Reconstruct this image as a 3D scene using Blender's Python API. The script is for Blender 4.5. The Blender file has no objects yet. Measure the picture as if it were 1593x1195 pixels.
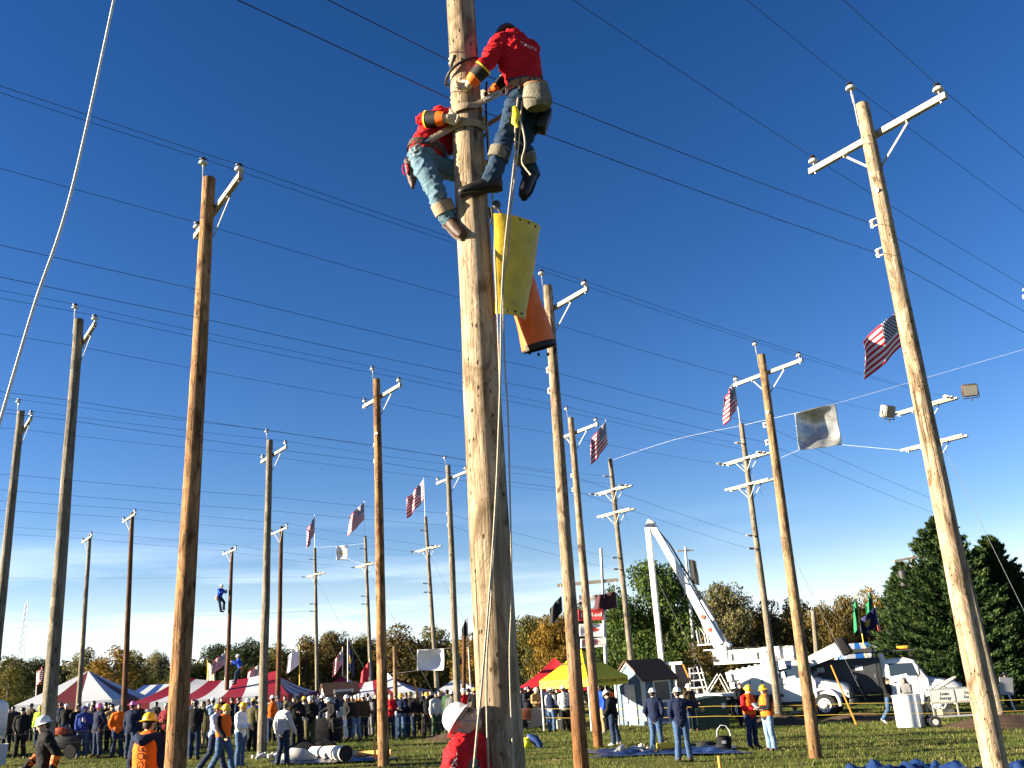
import bpy, bmesh, math, random
import numpy as np
from mathutils import Vector, Matrix, noise as mnoise
random.seed(7); RNG = np.random.default_rng(7)
SC = bpy.context.scene
COL = SC.collection
# ------------------------------------------------------------------ camera
F = 1440.0; W0, H0 = 1593.0, 1195.0; CAMH = 2.15
upc = np.array([507-796.5, 597.5+3965, -F]); upc /= np.linalg.norm(upc)
fwc = np.array([0, 0, -1.0]); fwc = fwc-upc*fwc.dot(upc); fwc /= np.linalg.norm(fwc)
rtc = np.cross(fwc, upc)
CM = np.array([rtc, fwc, upc])                    # camera -> world rotation
CP = np.array([0, 0, CAMH])
cd = bpy.data.cameras.new('camera'); cam = bpy.data.objects.new('camera', cd); COL.objects.link(cam)
cam.matrix_world = Matrix([[CM[0][0], CM[0][1], CM[0][2], 0], [CM[1][0], CM[1][1], CM[1][2], 0],
                           [CM[2][0], CM[2][1], CM[2][2], CAMH], [0, 0, 0, 1]])
cd.sensor_width = 36; cd.lens = 36*F/W0; cd.clip_end = 6000; cd.clip_start = 0.05
SC.camera = cam
# ------------------------------------------------------------------ light and sky
SUN_AZ, SUN_EL = math.radians(262), math.radians(14)
sd = Vector((math.sin(SUN_AZ)*math.cos(SUN_EL), math.cos(SUN_AZ)*math.cos(SUN_EL), math.sin(SUN_EL)))
sl = bpy.data.lights.new('sun', 'SUN'); so = bpy.data.objects.new('sun', sl); COL.objects.link(so)
sl.energy = 5.0; sl.angle = math.radians(0.53); sl.color = (1.0, 0.87, 0.66)
so.rotation_euler = sd.to_track_quat('Z', 'Y').to_euler()
wd = bpy.data.worlds.new('World'); SC.world = wd; wd.use_nodes = True
nt = wd.node_tree; nt.nodes.clear()
def N(nt, t, **kw):
    n = nt.nodes.new(t)
    for k, v in kw.items():
        if k in n.inputs: n.inputs[k].default_value = v
        else: setattr(n, k, v)
    return n
sky = N(nt, 'ShaderNodeTexSky', sky_type='NISHITA', sun_disc=False, sun_elevation=SUN_EL, sun_rotation=SUN_AZ,
        air_density=1.0, dust_density=0.1, ozone_density=1.6, altitude=200)
hsv = N(nt, 'ShaderNodeHueSaturation', Saturation=1.20, Value=.72)
gm = N(nt, 'ShaderNodeGamma', Gamma=1.38); pre = N(nt, 'ShaderNodeVectorMath', operation='SCALE'); pre.inputs['Scale'].default_value = .2
post = N(nt, 'ShaderNodeVectorMath', operation='SCALE'); post.inputs['Scale'].default_value = 5.0
nt.links.new(sky.outputs[0], pre.inputs[0]); nt.links.new(pre.outputs[0], gm.inputs[0]); nt.links.new(gm.outputs[0], post.inputs[0])
nt.links.new(post.outputs[0], hsv.inputs['Color'])
# thin cirrus bands low over the horizon
tc = N(nt, 'ShaderNodeTexCoord'); mp = N(nt, 'ShaderNodeMapping'); mp.inputs['Scale'].default_value = (2.2, 2.2, 26)
mp.inputs['Rotation'].default_value = (0, 0.05, 0.3)
nz = N(nt, 'ShaderNodeTexNoise', Scale=1.3, Detail=5, Roughness=0.55)
nt.links.new(tc.outputs['Generated'], mp.inputs[0]); nt.links.new(mp.outputs[0], nz.inputs['Vector'])
r1 = N(nt, 'ShaderNodeMapRange'); r1.inputs[1].default_value = .40; r1.inputs[2].default_value = .72
nt.links.new(nz.outputs[0], r1.inputs[0])
sx = N(nt, 'ShaderNodeSeparateXYZ'); nt.links.new(tc.outputs['Generated'], sx.inputs[0])
r2 = N(nt, 'ShaderNodeMapRange'); r2.inputs[1].default_value = .19; r2.inputs[2].default_value = .06; r2.interpolation_type = 'SMOOTHSTEP'
nt.links.new(sx.outputs['Z'], r2.inputs[0])
r3 = N(nt, 'ShaderNodeMapRange'); r3.inputs[1].default_value = .35; r3.inputs[2].default_value = -.15
nt.links.new(sx.outputs['X'], r3.inputs[0])
m1 = N(nt, 'ShaderNodeMath', operation='MULTIPLY'); m2 = N(nt, 'ShaderNodeMath', operation='MULTIPLY'); m3 = N(nt, 'ShaderNodeMath', operation='MULTIPLY')
nt.links.new(r1.outputs[0], m1.inputs[0]); nt.links.new(r2.outputs[0], m1.inputs[1])
nt.links.new(m1.outputs[0], m2.inputs[0]); nt.links.new(r3.outputs[0], m2.inputs[1])
nt.links.new(m2.outputs[0], m3.inputs[0]); m3.inputs[1].default_value = .85
hz = N(nt, 'ShaderNodeMapRange'); hz.inputs[1].default_value = .13; hz.inputs[2].default_value = -.01; hz.inputs[4].default_value = .62; hz.interpolation_type = 'SMOOTHSTEP'
nt.links.new(sx.outputs['Z'], hz.inputs[0]); mxx = N(nt, 'ShaderNodeMath', operation='MAXIMUM'); nt.links.new(m3.outputs[0], mxx.inputs[0]); nt.links.new(hz.outputs[0], mxx.inputs[1])
mx = N(nt, 'ShaderNodeMix', data_type='RGBA'); mx.inputs[7].default_value = (5.2, 6.0, 7.4, 1)
nt.links.new(mxx.outputs[0], mx.inputs[0]); 
tint = N(nt, 'ShaderNodeMix', data_type='RGBA', blend_type='MULTIPLY'); tint.inputs[0].default_value = 1; tint.inputs[7].default_value = (.94, .85, 1.06, 1)
nt.links.new(hsv.outputs[0], tint.inputs[6]); nt.links.new(tint.outputs[2], mx.inputs[6])
bg = N(nt, 'ShaderNodeBackground', Strength=0.055); out = N(nt, 'ShaderNodeOutputWorld')
nt.links.new(mx.outputs[2], bg.inputs[0]); nt.links.new(bg.outputs[0], out.inputs[0])
SC.view_settings.view_transform = 'Standard'; SC.view_settings.look = 'None'
SC.view_settings.exposure = 2.3; SC.view_settings.gamma = 1.0; SC.view_settings.use_curve_mapping = False
SC.render.engine = 'CYCLES'; SC.render.resolution_x = 1024; SC.render.resolution_y = 768
# ------------------------------------------------------------------ projection helpers (photo pixel + distance -> place)
def ray(u, v): return CM @ np.array([(u-796.5)/F, -(v-597.5)/F, -1])
def P(u, v, d):
    r = ray(u, v); q = CP+r/r[1]*d; return Vector(q)
def gz(x, y):
    return -0.0285*max(-70, min(70, x))-0.005*max(-10, min(120, y))
def G(u, v):
    r = ray(u, v); t = -CAMH/(r[2]+.0285*r[0]+.005*r[1]); return Vector(CP+r*t)
def pix(p):
    c = CM.T @ (np.array(p)-CP); return (796.5+F*c[0]/-c[2], 597.5-F*c[1]/-c[2])
def GD(u, d, v=1100):
    """ground point at distance d in photo column u"""
    for _ in range(6):
        p = P(u, v, d); q = Vector((p.x, d, gz(p.x, d))); v = pix(q)[1]
    return Vector((P(u, v, d).x, d, gz(P(u, v, d).x, d)))
def dist_for_height(u, v, h):
    lo, hi = 3, 200
    for _ in range(50):
        m = (lo+hi)/2; p = P(u, v, m)
        if p.z-gz(p.x, m) < h: lo = m
        else: hi = m
    return lo
# ------------------------------------------------------------------ object helpers
def tag(o, label=None, cat=None, group=None, kind=None):
    if label: o['label'] = label
    if cat: o['category'] = cat
    if group: o['group'] = group
    if kind: o['kind'] = kind
    return o
def empty(name, loc, label=None, cat=None, group=None, rz=0.0):
    o = bpy.data.objects.new(name, None); COL.objects.link(o); o.location = loc; o.rotation_euler = (0, 0, rz)
    o.empty_display_size = .3
    return tag(o, label, cat, group)
def link(name, me, mats=None, parent=None, loc=None):
    o = bpy.data.objects.new(name, me); COL.objects.link(o)
    if mats is not None:
        if not isinstance(mats, (list, tuple)): mats = [mats]
        if len(me.materials) == 0:
            for m in mats: me.materials.append(m)
        else:
            for i, m in enumerate(mats):
                if i < len(me.materials) and me.materials[i] is not m:
                    o.material_slots[i].link = 'OBJECT'; o.material_slots[i].material = m
    if parent: o.parent = parent
    if loc is not None: o.location = loc
    return o
def children_of(o): return [c for c in bpy.data.objects if c.parent is o]
class MB:
    def __init__(s): s.v = []; s.f = []; s.m = []; s.uv = {}
    def add(s, vs, fs, mi=0):
        b = len(s.v); s.v += [tuple(x) for x in vs]
        for f in fs: s.f.append(tuple(b+i for i in f)); s.m.append(mi)
        return b
    def box(s, c, size, rot=None, mi=0, bev=0.0):
        hx, hy, hz = size[0]/2, size[1]/2, size[2]/2
        vs = [Vector((x*hx, y*hy, z*hz)) for x in (-1, 1) for y in (-1, 1) for z in (-1, 1)]
        fs = [(0, 1, 3, 2), (4, 6, 7, 5), (0, 4, 5, 1), (2, 3, 7, 6), (0, 2, 6, 4), (1, 5, 7, 3)]
        if bev > 0:
            bm = bmesh.new(); bv = [bm.verts.new(v) for v in vs]
            for f in fs: bm.faces.new([bv[i] for i in f])
            bmesh.ops.bevel(bm, geom=bm.edges[:], offset=bev, segments=2, affect='EDGES', profile=.5)
            bm.verts.index_update(); vs = [v.co.copy() for v in bm.verts]; fs = [[v.index for v in f.verts] for f in bm.faces]; bm.free()
        if rot is not None: vs = [rot @ v for v in vs]
        c = Vector(c); s.add([v+c for v in vs], fs, mi)
    def beam(s, a, b, w, h, mi=0, up=(0, 0, 1), bev=0.0):
        a, b = Vector(a), Vector(b); d = b-a; L = d.length; d.normalize()
        u = Vector(up)
        if abs(d.dot(u)) > .99: u = Vector((0, 1, 0))
        sd_ = d.cross(u).normalized(); u2 = sd_.cross(d)
        s.box((a+b)/2, (L, w, h), Matrix((d, sd_, u2)).transposed(), mi, bev)
    def tube(s, pts, rad, n=10, mi=0, caps=True, ref=None, ry=None, dome=False):
        pts = [Vector(p) for p in pts]; k = len(pts)
        if not hasattr(rad, '__len__'): rad = [rad]*k
        if ry is None: ry = rad
        elif not hasattr(ry, '__len__'): ry = [ry]*k
        rad = list(rad); ry = list(ry)
        if dome:                                   # rounded ends
            t0 = (pts[0]-pts[1]).normalized(); t1 = (pts[-1]-pts[-2]).normalized()
            A = []; 
            for c, sg in ((.98, .2), (.75, .66), (.4, .92)): A.append((c, sg))
            pre = [(pts[0]+t0*(c*min(rad[0], ry[0])), rad[0]*q, ry[0]*q) for c, q in A]
            post = [(pts[-1]+t1*(c*min(rad[-1], ry[-1])), rad[-1]*q, ry[-1]*q) for c, q in reversed(A)]
            pts = [a[0] for a in pre]+pts+[a[0] for a in post]
            rad = [a[1] for a in pre]+rad+[a[1] for a in post]; ry = [a[2] for a in pre]+ry+[a[2] for a in post]; k = len(pts)
        vs = []; prev = Vector(ref) if ref is not None else None
        for i in range(k):
            t = (pts[min(i+1, k-1)]-pts[max(i-1, 0)])
            if t.length < 1e-9: t = Vector((0, 0, 1))
            t.normalize()
            if prev is None or abs(prev.dot(t)) > .995:
                prev = Vector((1, 0, 0)) if abs(t.x) < .9 else Vector((0, 1, 0))
            x = (prev-t*prev.dot(t)).normalized(); y = t.cross(x); prev = x
            for j in range(n):
                a = 2*math.pi*j/n; vs.append(pts[i]+x*(rad[i]*math.cos(a))+y*(ry[i]*math.sin(a)))
        fs = []
        for i in range(k-1):
            for j in range(n):
                fs.append((i*n+j, i*n+(j+1) % n, (i+1)*n+(j+1) % n, (i+1)*n+j))
        if caps: fs.append(tuple(range(n-1, -1, -1))); fs.append(tuple((k-1)*n+j for j in range(n)))
        s.add(vs, fs, mi)
    def lathe(s, prof, c=(0, 0, 0), n=16, mi=0, rot=None, sx=1, sy=1):
        """prof: (r, z) list"""
        vs = []; c = Vector(c)
        for r, z in prof:
            for j in range(n):
                a = 2*math.pi*j/n; p = Vector((r*math.cos(a)*sx, r*math.sin(a)*sy, z))
                if rot is not None: p = rot @ p
                vs.append(c+p)
        k = len(prof); fs = []
        for i in range(k-1):
            for j in range(n): fs.append((i*n+j, i*n+(j+1) % n, (i+1)*n+(j+1) % n, (i+1)*n+j))
        fs.append(tuple(range(n-1, -1, -1))); fs.append(tuple((k-1)*n+j for j in range(n)))
        s.add(vs, fs, mi)
    def ell(s, c, r, rot=None, nu=14, nv=9, mi=0):
        vs = []; c = Vector(c)
        for i in range(nv+1):
            th = math.pi*i/nv
            for j in range(nu):
                a = 2*math.pi*j/nu
                rr = max(math.sin(th), .02)
                p = Vector((r[0]*rr*math.cos(a), r[1]*rr*math.sin(a), -r[2]*math.cos(th)))
                if rot is not None: p = rot @ p
                vs.append(c+p)
        fs = []
        for i in range(nv):
            for j in range(nu): fs.append((i*nu+j, i*nu+(j+1) % nu, (i+1)*nu+(j+1) % nu, (i+1)*nu+j))
        fs.append(tuple(range(nu-1, -1, -1))); fs.append(tuple(nv*nu+j for j in range(nu)))
        s.add(vs, fs, mi)
    def prism(s, outline, d0, d1, axis='y', mi=0):
        """outline (x,z) polygon extruded along y from d0 to d1"""
        n = len(outline)
        vs = [Vector((x, d0, z)) for x, z in outline]+[Vector((x, d1, z)) for x, z in outline]
        fs = [tuple(range(n)), tuple(range(2*n-1, n-1, -1))]
        for i in range(n): fs.append((i, (i+1) % n, n+(i+1) % n, n+i)[::-1])
        if axis == 'x': vs = [Vector((v.y, v.x, v.z)) for v in vs]
        if axis == 'z': vs = [Vector((v.x, v.z, v.y)) for v in vs]
        s.add(vs, fs, mi)
    def sheet(s, fn, nu, nv, mi=0, thick=0.0):
        """fn(a,b) -> point, a,b in 0..1; uv stored"""
        b0 = len(s.v); vs = []; 
        for j in range(nv+1):
            for i in range(nu+1): vs.append(Vector(fn(i/nu, j/nv)))
        fs = []
        for j in range(nv):
            for i in range(nu):
                q = j*(nu+1)+i; fs.append((q, q+1, q+nu+2, q+nu+1))
        nf = len(s.f); s.add(vs, fs, mi)
        for k, f in enumerate(fs): s.uv[nf+k] = [((q % (nu+1))/nu, (q//(nu+1))/nv) for q in f]
        if thick:
            bm_n = []
            for j in range(nv+1):
                for i in range(nu+1):
                    p = vs[j*(nu+1)+i]
                    dx = vs[j*(nu+1)+min(i+1, nu)]-vs[j*(nu+1)+max(i-1, 0)]; dy = vs[min(j+1, nv)*(nu+1)+i]-vs[max(j-1, 0)*(nu+1)+i]
                    nn = dx.cross(dy); nn = nn.normalized() if nn.length > 1e-9 else Vector((0, 0, 1)); bm_n.append(p-nn*thick)
            nf = len(s.f); s.add(bm_n, [f[::-1] for f in fs], mi)
            for k, f in enumerate(fs): s.uv[nf+k] = [((q % (nu+1))/nu, (q//(nu+1))/nv) for q in f[::-1]]
            M_ = (nu+1)*(nv+1); ring = [i for i in range(nu+1)]+[(j*(nu+1)+nu) for j in range(1, nv+1)]+[nv*(nu+1)+i for i in range(nu-1, -1, -1)]+[j*(nu+1) for j in range(nv-1, 0, -1)]
            for k in range(len(ring)):
                a, b = ring[k], ring[(k+1) % len(ring)]
                fl = (a, a+M_, b+M_, b); s.f.append(tuple(b0+q for q in fl)); s.m.append(mi)
                uu = lambda q: (((q % M_) % (nu+1))/nu, ((q % M_)//(nu+1))/nv); s.uv[len(s.f)-1] = [uu(q) for q in fl]
    def mesh(s, name, smooth=True, fix=True, sharp=40):
        me = bpy.data.meshes.new(name); me.from_pydata([tuple(v) for v in s.v], [], s.f)
        if s.uv:
            ul = me.uv_layers.new(name='UVMap')
            for p in me.polygons:
                if p.index in s.uv:
                    for li, q in zip(p.loop_indices, s.uv[p.index]): ul.data[li].uv = q
        for p, mi in zip(me.polygons, s.m): p.material_index = mi
        if fix:
            bm = bmesh.new(); bm.from_mesh(me); bmesh.ops.recalc_face_normals(bm, faces=bm.faces[:]); bm.to_mesh(me); bm.free()
        if smooth:
            for p in me.polygons: p.use_smooth = True
            me.set_sharp_from_angle(angle=math.radians(sharp))
        return me
    def build(s, name, mats, parent=None, loc=None, smooth=True, fix=True, sharp=40):
        return link(name, s.mesh(name, smooth, fix, sharp), mats, parent, loc)
# ------------------------------------------------------------------ material helpers
MATS = {}
def mat(name, col, rough=.7, metal=0.0, var=.12, vscale=6.0, bump=0.0, bscale=40.0, spec=.3, coord='Object', trans=None):
    if name in MATS: return MATS[name]
    m = bpy.data.materials.new(name); m.use_nodes = True; t = m.node_tree; b = t.nodes['Principled BSDF']
    b.inputs['Roughness'].default_value = rough; b.inputs['Metallic'].default_value = metal
    b.inputs['Specular IOR Level'].default_value = spec
    tcn = N(t, 'ShaderNodeTexCoord')
    no = N(t, 'ShaderNodeTexNoise', Scale=vscale, Detail=4, Roughness=.6); t.links.new(tcn.outputs[coord], no.inputs['Vector'])
    mr = N(t, 'ShaderNodeMapRange'); mr.inputs[1].default_value = .25; mr.inputs[2].default_value = .75
    mr.inputs[3].default_value = 1-var; mr.inputs[4].default_value = 1+var
    t.links.new(no.outputs[0], mr.inputs[0])
    mm = N(t, 'ShaderNodeMix', data_type='RGBA', blend_type='MULTIPLY'); mm.inputs[0].default_value = 1
    mm.inputs[6].default_value = (*col, 1); t.links.new(mr.outputs[0], mm.inputs[7]); t.links.new(mm.outputs[2], b.inputs['Base Color'])
    if bump:
        n2 = N(t, 'ShaderNodeTexNoise', Scale=bscale, Detail=5); t.links.new(tcn.outputs[coord], n2.inputs['Vector'])
        bp = N(t, 'ShaderNodeBump', Strength=bump, Distance=.02); t.links.new(n2.outputs[0], bp.inputs['Height']); t.links.new(bp.outputs[0], b.inputs['Normal'])
    if trans:
        b.inputs['Transmission Weight'].default_value = trans
    MATS[name] = m; return m
def wood_mat(name, light, dark, butt, butt_h, butt_soft=2.0, patch=.5, fine=.5):
    """round pole wood: streaky grain along z, knots, shaved patches; treated butt colour below butt_h"""
    m = bpy.data.materials.new(name); m.use_nodes = True; t = m.node_tree; b = t.nodes['Principled BSDF']; L = t.links.new
    b.inputs['Roughness'].default_value = .85; b.inputs['Specular IOR Level'].default_value = .15
    tcn = N(t, 'ShaderNodeTexCoord'); oi = N(t, 'ShaderNodeObjectInfo')
    add = N(t, 'ShaderNodeVectorMath', operation='ADD'); L(tcn.outputs['Object'], add.inputs[0])
    ml = N(t, 'ShaderNodeMath', operation='MULTIPLY'); ml.inputs[1].default_value = 57.0; L(oi.outputs['Random'], ml.inputs[0]); L(ml.outputs[0], add.inputs[1])
    def noise(scale, sc, det=5, ro=.6, dist=0.0):
        mpn = N(t, 'ShaderNodeMapping'); mpn.inputs['Scale'].default_value = scale; L(add.outputs[0], mpn.inputs[0])
        n = N(t, 'ShaderNodeTexNoise', Scale=sc, Detail=det, Roughness=ro, Distortion=dist); L(mpn.outputs[0], n.inputs['Vector']); return n.outputs[0]
    def rng(x, a, b_, c, d):
        r = N(t, 'ShaderNodeMapRange'); r.inputs[1].default_value = a; r.inputs[2].default_value = b_; r.inputs[3].default_value = c; r.inputs[4].default_value = d; L(x, r.inputs[0]); return r.outputs[0]
    def mul(a, b_):
        r = N(t, 'ShaderNodeMath', operation='MULTIPLY'); L(a, r.inputs[0])
        if isinstance(b_, float): r.inputs[1].default_value = b_
        else: L(b_, r.inputs[1])
        return r.outputs[0]
    def mix(f, a, b_, mode='MIX'):
        r = N(t, 'ShaderNodeMix', data_type='RGBA', blend_type=mode)
        if isinstance(f, float): r.inputs[0].default_value = f
        else: L(f, r.inputs[0])
        for i, q in ((6, a), (7, b_)):
            if isinstance(q, tuple): r.inputs[i].default_value = (*q, 1)
            else: L(q, r.inputs[i])
        return r.outputs[2]
    grain = noise((22, 22, .9), 1.0, 8, .68, .6); grain2 = noise((90, 90, 2.6), 1.0, 5, .7)
    patchn = noise((4.5, 4.5, 1.7), 1.0, 6, .62, 1.4); crack = noise((30, 30, .35), 1.0, 3, .5)
    sx_ = N(t, 'ShaderNodeSeparateXYZ'); L(tcn.outputs['Object'], sx_.inputs[0])
    wob = N(t, 'ShaderNodeMath', operation='MULTIPLY_ADD'); L(patchn, wob.inputs[0]); wob.inputs[1].default_value = butt_soft*1.5; L(sx_.outputs['Z'], wob.inputs[2])
    bf = rng(wob.outputs[0], butt_h+butt_soft*1.6, butt_h+butt_soft*.2, 0, 1)
    base = mix(bf, light, butt)
    c = mix(mul(rng(patchn, .48, .66, 0, 1), patch), base, mix(bf, dark, tuple(x*.45 for x in butt)))
    c = mix(rng(grain, .42, .62, 0, .55*fine+.25), c, mix(.72, c, dark))
    c = mix(rng(grain2, .35, .75, 0, fine), c, tuple(min(1, x*1.12) for x in light), 'SOFT_LIGHT')
    ck = rng(crack, .64, .70, 0, .85); c = mix(ck, c, tuple(x*.3 for x in dark))
    vo = N(t, 'ShaderNodeTexVoronoi', Scale=1.0); mpv = N(t, 'ShaderNodeMapping'); mpv.inputs['Scale'].default_value = (4.2, 4.2, 1.7); L(add.outputs[0], mpv.inputs[0]); L(mpv.outputs[0], vo.inputs['Vector'])
    kn = rng(vo.outputs['Distance'], .07, .15, .9, 0); c = mix(kn, c, tuple(x*.5 for x in dark))
    # shaved plates and climbing-spur nicks
    vp = N(t, 'ShaderNodeTexVoronoi', Scale=1.0); mpp = N(t, 'ShaderNodeMapping'); mpp.inputs['Scale'].default_value = (6, 6, 2.1); L(add.outputs[0], mpp.inputs[0]); L(mpp.outputs[0], vp.inputs['Vector'])
    sc_ = N(t, 'ShaderNodeSeparateColor'); L(vp.outputs['Color'], sc_.inputs[0]); pl = rng(sc_.outputs[0], 0, 1, .66, 1.12); c = mix(1.0, c, pl, 'MULTIPLY')
    vn = N(t, 'ShaderNodeTexVoronoi', Scale=1.0); mpn2 = N(t, 'ShaderNodeMapping'); mpn2.inputs['Scale'].default_value = (15, 15, 10); L(add.outputs[0], mpn2.inputs[0]); L(mpn2.outputs[0], vn.inputs['Vector'])
    nk = mul(rng(vn.outputs['Distance'], .10, .20, 1, 0), rng(patchn, .42, .52, 0, .8)); c = mix(nk, c, tuple(x*.35 for x in dark))
    L(c, b.inputs['Base Color'])
    s1 = N(t, 'ShaderNodeMath', operation='ADD'); L(grain, s1.inputs[0]); L(mul(ck, -1.2), s1.inputs[1])
    s2 = N(t, 'ShaderNodeMath', operation='ADD'); L(s1.outputs[0], s2.inputs[0]); L(mul(grain2, .35), s2.inputs[1])
    s3 = N(t, 'ShaderNodeMath', operation='ADD'); L(s2.outputs[0], s3.inputs[0]); ps = N(t, 'ShaderNodeMath', operation='MULTIPLY_ADD'); L(pl, ps.inputs[0]); ps.inputs[1].default_value = .9; L(mul(patchn, 1.6), ps.inputs[2]); pn = N(t, 'ShaderNodeMath', operation='SUBTRACT'); L(ps.outputs[0], pn.inputs[0]); L(nk, pn.inputs[1]); L(pn.outputs[0], s3.inputs[1])
    bp = N(t, 'ShaderNodeBump', Strength=.9, Distance=.03); L(s3.outputs[0], bp.inputs['Height']); L(bp.outputs[0], b.inputs['Normal'])
    MATS[name] = m; return m
def text_mesh(s, size, extrude=.004, align='CENTER'):
    cu = bpy.data.curves.new('lettering', 'FONT'); cu.body = s; cu.size = size; cu.extrude = extrude; cu.align_x = align; cu.align_y = 'CENTER'
    cu.resolution_u = 3
    o = bpy.data.objects.new('lettering', cu); COL.objects.link(o)
    dg = bpy.context.evaluated_depsgraph_get(); me = bpy.data.meshes.new_from_object(o.evaluated_get(dg))
    bpy.data.objects.remove(o); bpy.data.curves.remove(cu); me.name = 'lettering'; me.materials.clear(); return me
def place_text(name, s, size, m, parent, loc, xaxis, yaxis, extrude=.004, fn=None):
    """lettering whose reading direction is xaxis and whose up is yaxis (parent space)"""
    me = text_mesh(s, size, extrude); x = Vector(xaxis).normalized(); y = Vector(yaxis).normalized(); z = x.cross(y).normalized(); y = z.cross(x)
    R = Matrix((x, y, z)).transposed()
    for v in me.vertices:
        v.co = Vector(loc)+R @ v.co
    return link(name, me, m, parent)
# ------------------------------------------------------------------ ground
def ground_mat():
    m = bpy.data.materials.new('grass_ground'); m.use_nodes = True; t = m.node_tree; b = t.nodes['Principled BSDF']; L = t.links.new
    b.inputs['Roughness'].default_value = .95; b.inputs['Specular IOR Level'].default_value = .05
    g = N(t, 'ShaderNodeNewGeometry')
    n1 = N(t, 'ShaderNodeTexNoise', Scale=.35, Detail=6, Roughness=.65); L(g.outputs['Position'], n1.inputs['Vector'])
    n2 = N(t, 'ShaderNodeTexNoise', Scale=5, Detail=6, Roughness=.7); L(g.outputs['Position'], n2.inputs['Vector'])
    r1 = N(t, 'ShaderNodeValToRGB'); cr = r1.color_ramp
    cr.elements[0].position = .30; cr.elements[0].color = (.042, .056, .013, 1); cr.elements[1].position = .72; cr.elements[1].color = (.17, .135, .055, 1)
    e = cr.elements.new(.52); e.color = (.085, .095, .024, 1)
    s = N(t, 'ShaderNodeMath', operation='MULTIPLY_ADD'); L(n2.outputs[0], s.inputs[0]); s.inputs[1].default_value = .5; L(n1.outputs[0], s.inputs[2])
    s2 = N(t, 'ShaderNodeMath', operation='SUBTRACT'); L(s.outputs[0], s2.inputs[0]); s2.inputs[1].default_value = .25
    L(s2.outputs[0], r1.inputs[0]); L(r1.outputs[0], b.inputs['Base Color'])
    n3 = N(t, 'ShaderNodeTexNoise', Scale=16, Detail=6, Roughness=.75); L(g.outputs['Position'], n3.inputs['Vector'])
    bp = N(t, 'ShaderNodeBump', Strength=.9, Distance=.08); L(n3.outputs[0], bp.inputs['Height']); L(bp.outputs[0], b.inputs['Normal'])
    return m
GM = ground_mat()
def hump(x, y):
    return .035*(mnoise.noise(Vector((x*.5, y*.5, 0)))+.6*mnoise.noise(Vector((x*1.3, y*1.3, 5))))
xs = sorted(set([-2500, -1200, -600, -300, -150, -100, -70]+list(np.arange(-46, 46.1, .8))+[70, 100, 150, 300, 600, 1200, 2500]))
ys = sorted(set([-400, -100, -30, -10, 0]+list(np.arange(4, 70.1, .8))+[80, 100, 120, 160, 240, 400, 800, 1600, 3000]))
mb = MB(); V_ = []
for y in ys:
    for x in xs: V_.append((x, y, gz(x, y)+(hump(x, y) if abs(x) < 46 and 4 <= y <= 70 else 0)-.02))
nx = len(xs); Fc = [(j*nx+i, j*nx+i+1, (j+1)*nx+i+1, (j+1)*nx+i) for j in range(len(ys)-1) for i in range(nx-1)]
mb.add(V_, Fc); gro = mb.build('ground', GM, fix=False, sharp=180); tag(gro, 'grassy showground gently sloping down to the right', 'ground', kind='structure')
# grass blades over the part of the field the photo shows
def blades(n, name, yr, hgt, wid):
    y = yr[0]+(yr[1]-yr[0])*RNG.random(n)**1.25
    half = .60*y+1.5
    x = (RNG.random(n)*2-1)*half
    dens = np.array([mnoise.noise(Vector((a*.45, b*.45, 3))) for a, b in zip(x, y)])
    hs = hgt*(.55+.9*RNG.random(n))*(1+.7*dens)
    a = RNG.random(n)*6.283; dx, dy = np.cos(a)*wid*.5*(1+y/30), np.sin(a)*wid*.5*(1+y/30)
    lx, ly = (RNG.random(n)-.5)*hs*1.1, (RNG.random(n)-.5)*hs*1.1
    z = np.array([gz(p, q)+hump(p, q)-.03 for p, q in zip(x, y)])
    v = np.empty((n, 3, 3)); v[:, 0] = np.c_[x-dx, y-dy, z]; v[:, 1] = np.c_[x+dx, y+dy, z]; v[:, 2] = np.c_[x+lx, y+ly, z+hs]
    me = bpy.data.meshes.new(name); me.vertices.add(n*3); me.vertices.foreach_set('co', v.reshape(-1))
    me.loops.add(n*3); me.loops.foreach_set('vertex_index', np.arange(n*3)); me.polygons.add(n); me.polygons.foreach_set('loop_start', np.arange(0, n*3, 3))
    me.update(); me.validate(); return me
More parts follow.
